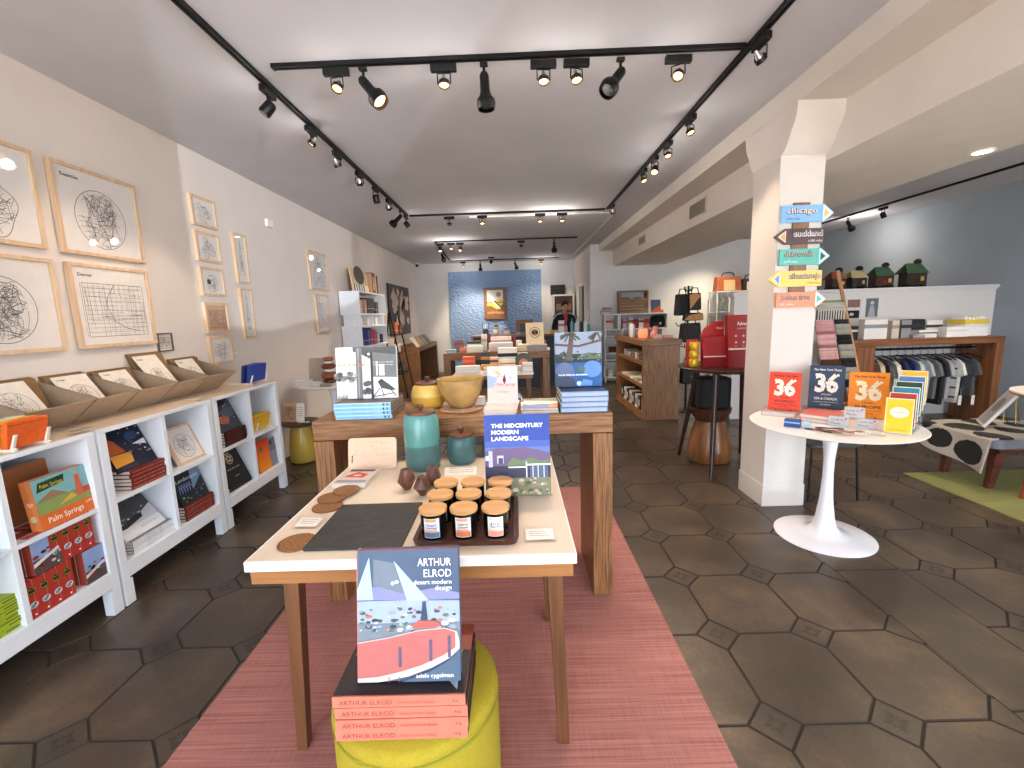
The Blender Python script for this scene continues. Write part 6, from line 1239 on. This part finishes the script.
# ================================================================= SIGNPOST ON THE COLUMN
sp = empty('signpost', loc=(1.998,3.237,0)); tag(sp, 'brown wooden post fixed to the white column carrying the coloured arrow boards', 'post')
MB().box(-.055,.055,-.004,.010,1.53,2.20,wood('#6b452e','#94664a','z',30)).build('post', sp)
def arrow(x0, x1, zc, h, right, col, tri, tri_border, label, name, miles, tc, edge, mc, tail=None):
    """arrow board facing the shop front; x0..x1 is the body, the point adds .08"""
    t = empty('arrow_board', mw=Ffront(0,3.222,zc)); tag(t, label, 'sign', 'coloured arrow boards on the column'); m = mat(col,.4); b = MB(); hh = h/2; P = .078
    if right: poly = [(x0,-hh),(x1,-hh),(x1+.004,-hh-.008),(x1+P,0),(x1+.004,hh+.008),(x1,hh),(x0,hh)]
    else: poly = [(x0,-hh-.0),(x1,-hh),(x1,hh),(x0,hh),(x0-P,0)]
    b.prism(poly,-.012,0,m)
    if right: b.shape([(x1+.002,-hh-.004),(x1+P-.004,0),(x1+.002,hh+.004)],mat(tri_border,.4),1); b.shape([(x1+.010,-hh*.55),(x1+.046,0),(x1+.010,hh*.55)],mat(tri,.4),2)
    else: b.shape([(x0+.006,hh*.78),(x0-P*.62,0),(x0+.006,-hh*.78)],mat(tri_border,.4),1); b.shape([(x0,hh*.6),(x0-P*.45,0),(x0,-hh*.6)],mat(tri,.4),2)
    W0 = x1-x0
    if right: u, al = x0+.03, 'l'
    else: u, al = x1-.01, 'r'
    L_ = min(W0*.74, .030*len(name)); b.text(name,u+(-.0015 if right else .0015),hh*.01,h*.50,mat(edge,.5),2,L_+.004,al,bold=.045); b.text(name,u+(.003 if right else -.003),hh*.06,h*.47,mat(tc,.5),4,L_,al,bold=.0)
    b.text(miles,u,-hh*.72,h*.20,mat(mc,.5),3,.095,al); b.build('board', t, bevel=.0015)
arrow(1.856,2.134,2.125,.112,True,'#7fb6e8','#e3b857','#dce6f2','sky blue arrow board reading chicago, topmost on the column','chicago','2,029 miles','#f1e6da','#6b4a4a','#35507e')
arrow(1.886,2.152,1.975,.105,False,'#4a2f2c','#ef9a68','#f4dccb','dark brown left-pointing arrow board reading auckland','auckland','6,580 miles','#4a2f2c','#f4f0ec','#f4f0ec')
arrow(1.858,2.128,1.838,.108,True,'#55b3a2','#2b3a3c','#bfe6dc','teal arrow board reading dubrovnik in the middle of the column','dubrovnik','6,479 miles','#cfa59a','#3b4f58','#e8f6f2')
arrow(1.862,2.158,1.690,.108,False,'#f0c860','#6a8bd8','#f6e6bf','yellow left-pointing arrow board reading zihuatanejo','zihuatanejo','1,790 miles','#c9b8b0','#6a4a2e','#6a4a2e')
arrow(1.850,2.122,1.545,.105,True,'#e88a62','#4fb3a2','#f7e9dc','salmon arrow board reading joshua tree, lowest on the column','joshua tree','35 miles','#c79a8c','#5c5a5c','#fbeee4')
# ================================================================= TULIP TABLE
tulip(2.0,2.79,.465,.76,.285,'round white tulip pedestal table holding travel guides in front of the column')
Z7 = .7605
def nyt(c, sub, tc='#f6e6d4', ink='#1f1a18', ring=False):
    def art(b, w, h):
        b.rect(0,0,w,h,m2(c),1); b.text('The New York Times',w*.5,h*.88,h*.065,m2(ink),3,w*.78,'c',bold=.02)
        n_ = m2(tc); b.text('36',w*.5,h*.40,h*.56,n_,3,w*.66,'c',bold=.045)
        for k in range(14): a = 2*math.pi*k/14; b.disc(w*(.34 if k%2 else .66)+w*.10*math.cos(a), h*(.60)+h*.13*math.sin(a), w*.016, m2(random.choice([c,'#2b2a2c','#f3b08a',ink])), 5, 8)
        for u,v in ((.2,.78),(.2,.42),(.8,.78),(.5,.6)): b.disc(w*u,h*v,w*.045,n_,4,14)
        b.text('HOURS',w*.5,h*.31,h*.055,m2(ink),3,w*.28,'c'); b.text(sub,w*.5,h*.205,h*.085,m2(ink),3,w*.66,'c',bold=.01); b.rect(w*.15,h*.15,w*.85,h*.155,m2(ink),3); b.text('3rd edition',w*.5,h*.08,h*.045,m2(ink),3,w*.3,'c')
        if ring: b.rect(w*.06,h*.03,w*.92,h*.035,m2(ink),3); b.rect(w*.06,h*.14,w*.92,h*.145,m2(ink),3)
    return art
def Ftab(x, y, z, yaw): a = R(yaw); return F((x,y,z), (math.cos(a),math.sin(a),0), (-math.sin(a),math.cos(a),0))
def ewire(x, y, z, yaw, w, label): return easel(0,0,0,w,mw=Ffront(x,y,z,0,yaw),label=label,m=TB)
book('pale pink-edged guide lying under the red travel guide', .20,.22,.028,'#d9b3ae',Ftab(1.70,3.06,Z7+.028,-38),None,spcol='#c98f9a')
book('red travel guide titled 36 standing at the left of the tulip table', .186,.262,.028,'#e2452a',Ffront(1.762,3.095,Z7+.034,12,-35),nyt('#e2452a','WORLD',ring=True))
ewire(1.848,3.055,Z7+.0285,-35,.09,'black wire stand holding the red travel guide')
book('pink guide lying beneath the navy travel guide', .22,.15,.028,'#cf8f92',Ftab(1.99,3.08,Z7+.028,-36),None,spcol='#c9a3b4')
book('navy travel guide titled 36 USA and Canada standing behind the others', .20,.298,.030,'#2f4058',Ffront(2.045,3.105,Z7+.034,9,-36),nyt('#2f4058','USA & CANADA','#f3e8dc','#f3e8dc'))
ewire(2.14,3.065,Z7+.0285,-36,.09,'black wire stand holding the navy travel guide')
def salart(b,w,h): b.rect(0,0,w,h,m2('#e2766a'),1); b.text('Guide',w*.3,h*.5,h*.12,m2('#f3b9ac'),2,w*.4)
for i in range(2): book('salmon pink guide lying flat on the tulip table, %s of the pair' % ['lower','upper'][i], .19,.235,.024,'#e2766a',Ftab(1.845-.004*i,2.86+.004*i,Z7+.0245*(i+1),-48),salart,spcol='#e08a80',group='salmon guides')
book('orange travel guide titled 36 standing right of centre on the tulip table', .205,.298,.030,'#f28c1c',Ffront(2.20,2.93,Z7+.004,11,-33),nyt('#f28c1c','EUROPE','#f8e8c4','#2b2018'))
ewire(2.295,2.895,Z7,-33,.09,'black wire stand holding the orange travel guide')
box_item(1.695,2.71,Z7,.085,.05,.045,'#244a86','small navy blue card box at the front left of the tulip table',yaw=-40,band='#8fb0d8'); box_item(1.758,2.675,Z7,.035,.07,.042,'#9fc4d8','slim pale blue box beside the navy card box',yaw=-40,band='#d9b0c4')
gm_ = mat('#b9b4b4',.5)
for x,y,z,lb in ((1.975,2.70,Z7,'grey card box at the left of the little pyramid'),(2.085,2.62,Z7,'grey card box at the right of the little pyramid'),(2.045,2.67,Z7+.0605,'grey card box on top of the little pyramid')):
    b = MB(); b.box(-.05,.05,0,.03,0,.06,gm_); b.M = Ffront(-.05,-.0006,0); b.text('Cards for',.01,.036,.018,INK,0,.07); b.text('Places',.01,.014,.018,INK,0,.05); b.disc(.085,.05,.006,m2('#c9452f'),0,8)
    o = b.build('card_box', bevel=.002); tag(o, lb, 'box', 'grey card boxes'); o.location = (x,y,z); o.rotation_euler = (0,0,R(-38))
for i,(x,y,c,n) in enumerate(((1.80,2.62,'#6b3a2a','dark brown'),(1.835,2.585,'#a8683f','copper'),(1.87,2.545,'#8a5a3c','mid brown'),(1.85,2.60,'#4a3f6b','violet'),(1.90,2.50,'#b97a4c','tan'))):
    p = []; 
    for k in range(14): t_ = k/13; p.append((-.07+.14*t_, .012+.006*math.sin(9*t_)))
    p += [(u,-v) for u,v in reversed(p)]; b = MB(); b.prism(p,0,.004,mat(c,.5)); b.prism([(u*.8,v*.6) for u,v in p],.004,.005,mat('#3a2a22',.6)); o = b.build('wooden_bookmark'); tag(o, '%s wavy wooden bookmark in the fan at the front of the tulip table' % n, 'bookmark', 'wavy wooden bookmarks'); o.location = (x,y,Z7+.0052*i); o.rotation_euler = (0,0,R(-45+8*i))
acryl(2.03,2.475,Z7,.085,.055,.022,'clear acrylic price block at the front of the tulip table',-40)
wal = [('#e3bd20','bright yellow'),('#a83224','brick red'),('#2f7d96','teal'),('#22402c','dark green'),('#4a74ac','mid blue'),('#f0b02c','amber')]
for i,(c,n) in enumerate(wal):
    def wa(b,w,h,c=c,i=i):
        b.rect(0,0,w,h,m2('#efe6c8'),1); b.rect(w*.03,h*.02,w*.97,h*.98,m2(c),2)
        if i == 0: b.disc(w*.5,h*.6,w*.34,m2('#f4ecc8'),3,30,.72); b.text('MODERNIST',w*.5,h*.59,h*.05,INK,4,w*.5,'c'); b.disc(w*.5,h*.68,w*.02,m2('#a83224'),4,8); b.text('PALM SPRINGS',w*.5,h*.08,h*.05,m2('#6b5a1e'),4,w*.6,'c')
        else: b.text('MODERNIST GUIDE',w*.5,h*.80,h*.05,m2('#f4ecc8'),4,w*.6,'c')
    x = 2.118+.045*i; y = 2.535+.036*i
    book('%s small city guide, %s from the front of the stepped row' % (n, nth[i]), .122, .200, .014, c, Ffront(x,y,Z7+.004+.026*i,6,-40), wa, name='city_guide', group='row of small city guides', pagecol='#efe9d2')
rkk = empty('stepped_stand', loc=(2.118,2.535,Z7)); rkk.rotation_euler = (0,0,R(-40)); tag(rkk, 'clear acrylic stepped stand under the row of small city guides', 'stand')
for i in range(1,6):
    dx_ = .045*i*math.cos(R(40))-.036*i*math.sin(R(40)); dy_ = .045*i*math.sin(R(40))+.036*i*math.cos(R(40))
    MB().box(dx_+.002,dx_+.120,dy_-.010,dy_+.030,.0,.026*i+.001,CLEAR).build('step', rkk)
# black metal chair behind the tulip table
ch = empty('metal_chair', loc=(2.42,3.50,0)); tag(ch, 'black metal chair tucked between the column and the tulip table', 'chair')
b = MB(); b.prism(rrect(-.20,.20,-.20,.20,.05),.43,.45,mat('#2b2b2d',.5)); b.build('seat', ch, 50)
for x,y in ((-.17,-.17),(.17,-.17),(-.17,.17),(.17,.17)): MB().tube([(x*1.12,y*1.15,0),(x,y,.43)],.009,TB,8).build('leg', ch, 60)
MB().tube([(-.18,.19,.45),(-.18,.22,.62),(.18,.22,.62),(.18,.19,.45)],.009,TB,8).build('backrest', ch, 60)
# ================================================================= CLOTHES RAIL AND PARTITION
RW = wood('#6e4126','#94603b','x',30); RWz = wood('#6e4126','#94603b','z',30)
rk = empty('clothes_rail', loc=(4.02,5.42,0)); tag(rk, 'wide brown wooden clothes rail unit in front of the white partition', 'clothes rail'); rx = 1.86
MB().box(0,rx,0,.5,.99,1.07,RW).build('top_panel', rk, bevel=.004)
MB().box(0,.33,0,.5,0,.989,RWz).build('side_panel', rk, bevel=.02); MB().box(rx-.10,rx,0,.5,0,.989,RWz).build('side_panel', rk, bevel=.003)
MB().tube([(.331,.25,.925),(rx-.101,.25,.925)],.014,TB,10).build('rail', rk, 60); MB().lathe([(0,0),(.03,0),(.03,.01),(0,.01)],STEEL,20,close=False).build('rail_bracket', rk, 50).matrix_local = Matrix.Translation((rx-.101,.25,.925)) @ Matrix.Rotation(R(-90),4,'Y')
shirts = [('#6b2428','maroon',.52,.34),('#c9b49a','beige',.50,.34),('#4c4a4e','charcoal',.54,.34),('#d9d2c4','cream',.5,.4),('#2d3350','navy check',.66,.34),('#24366e','royal navy plaid',.70,.34),('#c9cbc8','pale grey with a white print',.62,.34),('#b9bcc0','silver grey',.52,.34),('#6e7276','slate grey',.50,.34),('#26262a','black',.58,.34),('#a9abae','light grey',.5,.34),('#e2e0dc','white with a dark motif',.56,.34),('#35363b','graphite',.48,.34),('#55565c','dark grey',.48,.34)]
PLM = {}
def shirt_mesh(c, L, w, pl):
    b = MB(); t = .022; m = mat(c,.85,var=.1,scale=30,bump=.2)
    out = [(-.055,0),(.055,0),(.10,-.02),(w/2*.9,-.06),(w/2+.03,-.20),(w/2-.03,-.23),(w/2-.04,-.17),(w/2-.05,-L),(-w/2+.05,-L),(-w/2+.04,-.17),(-w/2+.03,-.23),(-w/2-.03,-.20),(-w/2*.9,-.06),(-.10,-.02)]
    b.hull([(-t+random.uniform(-.006,.006),u,v) for u,v in out],[(t+random.uniform(-.006,.006),u,v) for u,v in out],m)
    if pl:
        m_ = mat(pl,.85)
        for k in range(4):
            v = -.12-.12*k
            if v > -L+.05: b.box(-t-.004,-t-.001,-w/2+.05,w/2-.05,v-.018,v,m_)
    return b
hanger = None
for i,(c,n,L,w) in enumerate(shirts):
    x = 4.44+.095*i; y = 5.67; rz = random.uniform(-9,9)
    if hanger is None:
        hanger = empty('clothes_hanger', loc=(x,y,.925)); tag(hanger,'chrome clothes hanger, first from the left on the rail','hanger','chrome hangers on the rail')
        b = MB(); b.tube([(0,.0,-.075),(0,.0,-.03),(0,.020,-.018),(0,.024,.0),(0,.012,.022),(0,-.006,.024),(0,-.020,.012)],.003,STEEL,6); b.build('hook', hanger, 60)
        b = MB(); b.tube([(0,-.20,-.13),(0,-.10,-.098),(0,0,-.075),(0,.10,-.098),(0,.20,-.13)],.008,STEEL,6); b.build('shoulder_bar', hanger, 60); h0 = hanger
    else:
        ot_ = ['first','second','third','fourth','fifth','sixth','seventh','eighth','ninth','tenth','eleventh','twelfth','thirteenth','fourteenth'][i]
        h0 = dup(hanger, loc=(x,y,.925), label='chrome clothes hanger, %s from the left on the rail' % ot_)
    h0.rotation_euler = (0,0,R(rz))
    s_ = shirt_mesh(c,L,w,'#8f9cc8' if 'check' in n or 'plaid' in n else ('#e8e6e2' if 'print' in n else ('#2a2a2c' if 'motif' in n else None))).build('hanging_shirt'); s_.location = (x,y,.925-.125); s_.rotation_euler = (0,0,R(rz)); tag(s_, '%s shirt hanging on the clothes rail' % n, 'shirt')
for x, lb in ((5.50,'small white swing tag hanging below the grey shirts'),(5.66,'second white swing tag further right below the shirts')):
    b = MB(); b.box(-.02,.02,-.001,.001,-.12,0,W_); b.tube([(0,0,0),(0,0,.10)],.001,W_,4); tag(b.build('swing_tag'), lb, 'tag').location = (x,5.5,.34)
# goods on the rail top
zr = 1.0705
for a in ((4.40,5.52,.28,.10,.24,'#e2ddda','white boxed lamp set with grey pictures on the rail top','#8d8f94'),(4.64,5.52,.09,.10,.22,'#cdbfb2','taupe carton right of the boxed lamp set','#a38f7c'),(4.77,5.52,.12,.10,.22,'#8d8c90','grey and white carton on the rail top','#26262a'),
          (4.24,5.62,.12,.12,.16,'#2e2c2c','black carton behind the boxed lamp set','#d9d4ce'),(5.02,5.50,.22,.12,.09,'#e6e2de','white kit box left of the black electronics box','#4a4a4e'),(5.02,5.66,.20,.12,.22,'#1e1e20','black electronics box on the rail top','#2c2c30'),
          (5.24,5.66,.20,.12,.2,'#dfdbd6','white carton with a dark lid stripe on the rail top','#3a3a3c'),(5.36,5.48,.26,.12,.12,'#f0eeec','low white carton near the right end of the rail top','#d9d6d2'),(4.88,5.46,.14,.08,.04,'#8f8b88','flat grey tin on the rail top','#c9c6c2')):
    box_item(a[0],a[1],zr,a[2],a[3],a[4],a[5],a[6],band=a[7])
hb_ = empty('hat_boxes', loc=(5.62,5.50,zr)); 
for k in range(1): pass
bpy.data.objects.remove(hb_)
b = MB(); b.box(-.14,.14,0,.24,0,.14,mat('#f1efec',.5)); b.box(-.142,.142,-.002,.242,.11,.15,mat('#e6e0da',.5)); tag(b.build('storage_box', bevel=.003),'white lidded box at the right end of the rail top','box').location = (5.62,5.52,zr)
b = MB(); b.box(-.14,.14,0,.24,0,.05,mat('#e9c93c',.5)); 
for k in range(6): b.box(-.135+.045*k,-.105+.045*k,.02,.20,.05,.085,mat('#f3efe6',.5))
tag(b.build('tissue_tray', bevel=.003),'yellow tray of white packets stacked on the white lidded box','box').location = (5.62,5.52,zr+.1515)
# prints fixed to the partition
for x,z,w,h,art_,lb in ((4.36,1.29,.20,.28,0,'pale card with two small photographs on the partition'),(4.62,1.33,.16,.24,1,'small grey portrait photograph on the partition')):
    b = MB(); b.M = Ffront(x,5.994,z); b.box(0,w,0,h,-.004,0,mat('#dcd6d2',.6))
    if art_ == 0: b.rect(.02,.17,w-.02,.27,m2('#8c6a64'),1); b.rect(.02,.03,w-.02,.13,m2('#1f1c1c'),1); b.disc(w*.4,.08,.03,m2('#cfc4bc'),2,12,.7)
    else: b.rect(0,0,w,h,m2('#6e7178'),1); b.shape([(w*.2,0),(w*.35,h*.6),(w*.65,h*.6),(w*.8,0)],m2('#a9adb4'),2); b.disc(w*.5,h*.75,w*.16,m2('#c9c6c4'),3,14)
    tag(b.build('photo_card'), lb, 'picture')
# little houses along the partition cap: novelty cottages
def cottage(x, w, h, roof, wallc_, label, bird=True):
    w *= .92; h *= 1.22; t = empty('model_cottage', loc=(x,6.05,1.7005)); tag(t, label, 'ornament', 'rustic cottages on the partition'); wd = mat(wallc_,.8,var=.25,scale=30,bump=.4); rf = mat(roof,.7,var=.15,scale=30)
    MB().box(-w/2,w/2,-.07,.07,.03,h*.55,wd).build('walls', t, bevel=.004)
    b = MB(); b.hull([(-w/2-.03,-.11,h*.50),(w/2-.01,-.11,h*.50),(w/2-.01,-.10,h*.53),(-w/2-.03,-.10,h*.53)],[(-w/2+.02,.0,h*.86),(w/2-.04,.0,h*.86),(w/2-.04,.0,h*.89),(-w/2+.02,.0,h*.89)],rf); b.hull([(-w/2+.02,.0,h*.86),(w/2-.04,.0,h*.86),(w/2-.04,.0,h*.89),(-w/2+.02,.0,h*.89)],[(-w/2-.03,.11,h*.50),(w/2-.01,.11,h*.50),(w/2-.01,.10,h*.53),(-w/2-.03,.10,h*.53)],rf); b.build('roof', t)
    for s in (-1,1): MB().box(s*w*.35-.02,s*w*.35+.02,-.09,.09,0,.029,mat('#2a2019',.8)).build('foot', t)
    b = MB(); b.box(-w*.12,w*.08,-.074,-.0705,.04,h*.32,mat('#7a2418' if 'green' in label and 'third' in label else '#17120f',.7)); b.box(w*.18,w*.34,-.074,-.0705,h*.22,h*.38,mat('#c9a35c',.5)); b.build('door', t)
    b = MB(); b.lathe([(0,0),(.035,0),(.045,.03),(.03,.05),(.012,.06),(0,.06)],mat('#2b211b',.8),12,close=False); q = b.build('chimney', t, 50); q.location = (w*.18,0,h*.87)
    b = MB(); b.tube([(w*.5,-.03,.0),(w*.52,-.02,h*.3),(w*.42,.0,h*.62),(w*.5,.03,h*.8)],.018,wd,7); b.build('trunk', t, 60)
cottage(4.24,.20,.21,'#a8583c','#3a2c22','small rustic cottage with a rust roof, leftmost on the partition'); cottage(4.50,.21,.22,'#d9c08c','#2f2a22','rustic cottage with a straw-yellow roof, second on the partition')
cottage(4.83,.25,.25,'#4a6b52','#4a2a20','rustic cottage with a green roof and red door, third on the partition'); cottage(5.24,.28,.28,'#51704f','#33291c','largest rustic cottage with a green roof, rightmost on the partition')
# ================================================================= WOODEN LADDER WITH THROWS
ld = empty('blanket_ladder', loc=(3.7,5.17,0)); tag(ld, 'wooden pole ladder leaning behind the column, draped with throws', 'ladder'); LWd = wood('#a9754a','#cf9f70','z',20)
ly = lambda z: .175*z
MB().tube([(.46,0,0),(.17,ly(1.9),1.9)],.021,LWd,10).build('rail', ld, 60); MB().tube([(-.38,0,0),(-.20,ly(1.9),1.9)],.021,LWd,10).build('rail', ld, 60)
for z in (.35,.75,1.31,1.535): f_ = z/1.9; MB().tube([(-.38+.18*f_,ly(z),z),(.46-.29*f_,ly(z),z)],.015,LWd,8).build('rung', ld, 60)
def throw(x0, x1, ztop, L, yt, stripes, label, skew=.06, nm='throw_blanket', fold=.0):
    b = MB(); n = 22; tot = sum(s for s,_ in stripes)
    acc = 0
    for s, c in stripes:
        a0 = acc/tot; acc += s; a1 = acc/tot; m = mat(c,.9,var=.06,scale=120,bump=.3)
        for q in range(2):
            p0 = a0+(a1-a0)*q/2; p1 = a0+(a1-a0)*(q+1)/2
            nx = 8; vs2 = []
            for pp in (p0,p1):
                for k in range(nx+1):
                    u = k/nx; vs2.append((x0+(x1-x0)*u+skew*pp, yt-.175*L*pp+.008*math.sin(u*14+pp*3), ztop-L*pp))
            b.add(vs2, [(k,k+1,nx+2+k,nx+1+k) for k in range(nx)], m)
    o = b.build(nm, smooth=80); md = o.modifiers.new('s','SOLIDIFY'); md.thickness = .012; md.offset = 0; tag(o, label, 'blanket'); return o
throw(3.57,3.91,1.555,.13,5.405,[(.1,'#7d8a5c'),(.1,'#b9b4a4'),(.3,'#b5b2a8')],'pale sage throw folded over the top rung of the ladder',0)
b = MB()
for k in range(11): b.box(.03*k,.03*k+.014,0,.004,-.14,0,mat('#26262a',.9)); b.box(.03*k+.014,.03*k+.03,0,.004,-.14,0,mat('#c2beb4',.9))
tag(b.build('throw_blanket'),'black and grey vertically striped throw below the sage one','blanket').location = (3.57,5.372,1.435)
throw(3.53,3.745,1.33,.46,5.335,[(.10,'#d9a3a4'),(.12,'#d49a9c'),(.06,'#a86a70'),(.2,'#dcaaa8'),(.06,'#a86a70'),(.12,'#d9b0a4'),(.1,'#d8a29c')],'dusty pink throw with darker bands hanging on the ladder',.04)
throw(3.765,3.93,1.33,1.0,5.35,[(.06,'#1c1b1d'),(.14,'#a39d94'),(.13,'#1a191b'),(.18,'#a09a90'),(.12,'#1c1b1d'),(.16,'#9c968c'),(.10,'#1a191b'),(.14,'#9a948a'),(.1,'#1c1b1d')],'black and grey banded throw hanging on the right of the ladder',.13)
# ================================================================= BENCH, SPOTTED BLANKET, RIGHT TABLE
BW_ = wood('#3f1c12','#6a3424','x',20); bn = empty('upholstered_bench', loc=(3.68,3.36,0)); tag(bn, 'long grey upholstered bench on dark tapered legs on the olive rug', 'bench')
b = MB(); b.prism([(x,y) for x,y in rrect(0,2.1,0,.58,.08)],.35,.43,mat('#777a80',.7,var=.05,scale=60)); b.build('seat', bn, bevel=.012)
MB().box(.10,2.0,.06,.52,.30,.349,BW_).build('frame', bn)
for x in (.12,1.95):
    for y in (.09,.47): MB().hull([(x-.022-.04*(1 if x<1 else -1),y-.022,.0105),(x+.022-.04*(1 if x<1 else -1),y-.022,.0105),(x+.022-.04*(1 if x<1 else -1),y+.022,.0105),(x-.022-.04*(1 if x<1 else -1),y+.022,.0105)],[(x-.04,y-.03,.299),(x+.04,y-.03,.299),(x+.04,y+.03,.299),(x-.04,y+.03,.299)],BW_).build('leg', bn, bevel=.003)
# blanket draped over the left end of the bench
sb = MB(); GB = mat('#a39b91',.9,var=.05,scale=140,bump=.3); DB = mat('#1b191a',.9,var=.05)
def drape(u, v):     # u runs across the bench end (x), v along depth
    # u in 0..1: from hanging hem on the left, over the edge, along the top
    L = .95*u
    if L < .26: x, z = 3.60+.03*math.sin(v*7)*(1-L/.26)-.05*(1-L/.26), .18+L
    elif L < .32: a = (L-.26)/.06*math.pi/2; x, z = 3.64-.04*math.cos(a)+.0, .44+.012*math.sin(a)
    else: x, z = 3.64+(L-.32), .452+.004*math.sin(L*20+v*4)
    if L < .26: z += .12*v*(1-L/.26)
    y = 3.33+.62*v-(.0 if L > .32 else 0); return (x, y, z)
nu, nv = 110, 70; sv = [drape(i/nu, j/nv) for j in range(nv+1) for i in range(nu+1)]
dots = [(.12,.22,.12),(.42,.16,.12),(.16,.62,.12),(.46,.60,.14),(.72,.35,.12),(.74,.82,.12),(.30,.95,.11),(.95,.6,.1),(.97,.1,.1)]
for j in range(nv):
    for i in range(nu):
        u, v = (i+.5)/nu, (j+.5)/nv; dk_ = any(math.hypot((u-a)*1.05,(v-c)*.62) < r*.95 for a,c,r in dots)
        q = [j*(nu+1)+i, j*(nu+1)+i+1, (j+1)*(nu+1)+i+1, (j+1)*(nu+1)+i]; sb.f.append(q); sb.m.append(sb.mi(DB if dk_ else GB))
sb.v = sv; o = sb.build('spotted_blanket', smooth=80); md = o.modifiers.new('s','SOLIDIFY'); md.thickness = .012; tag(o, 'grey blanket with big black spots draped over the left end of the bench', 'blanket')
b = MB(); b.M = F((3.99,3.83,.470),(-.60,-.80,0),(.56,-.08,.82)); b.box(0,.25,0,.35,-.02,0,mat('#d9d4d2',.3)); b.rect(.02,.02,.24,.34,m2('#9d9a9c'),1); b.disc(.13,.2,.07,m2('#6e6c70'),2,16)
tag(b.build('display_book'),'book leaning open on a gold stand on the grey bench','book')
es2 = empty('book_stand', loc=(4.14,3.70,.462)); tag(es2,'thin gold wire stand behind the leaning book on the bench','stand')
for s in (-.05,.05): MB().tube([(s,0,0),(s+.02,.04,.22),(s+.10,.06,.0)],.003,mat('#b08a4a',.3,metal=1.),6).build('arm', es2, 60)
b = MB(); b.prism(rrect(-.30,.30,-.17,.17,.02),0,.012,mat('#e0c4b4',.85)); 
for k in range(6): b.M = Matrix.Translation((0,0,.012)); b.rect(-.28+.09*k,-.15,-.24+.09*k,.15,mat('#b06a5c',.85),1)
tag(b.build('folded_textile'),'folded peach and rust patterned textile on the bench behind the book','textile').location = (4.72,3.66,.4405)
b = MB(); b.box(-.12,.12,-.08,.08,0,.03,mat('#e4e2e0',.6)); tag(b.build('white_packet', bevel=.003),'white packet at the back of the bench','packet').location = (5.05,3.85,.4405)
rt = empty('side_table', loc=(3.95,3.03,0)); tag(rt, 'round wooden table at the right edge with a pale top and reddish legs', 'table')
MB().lathe([(0,.78),(.30,.78),(.40,.82),(.40,.83),(0,.83)],wood('#7a3a22','#9c5432','x',30),48,close=False).lathe([(0,.8305),(.40,.8305),(.40,.841),(0,.841)],mat('#e6ded6',.4),48,close=False).build('tabletop', rt, 40)
for a in (125,35,-55,-145): MB().tube([(.26*math.cos(R(a)),.26*math.sin(R(a)),.0105),(.20*math.cos(R(a)),.20*math.sin(R(a)),.78)],[.018,.028],wood('#7a2f1c','#9c4a2c','z',30),12).build('leg', rt, 60)
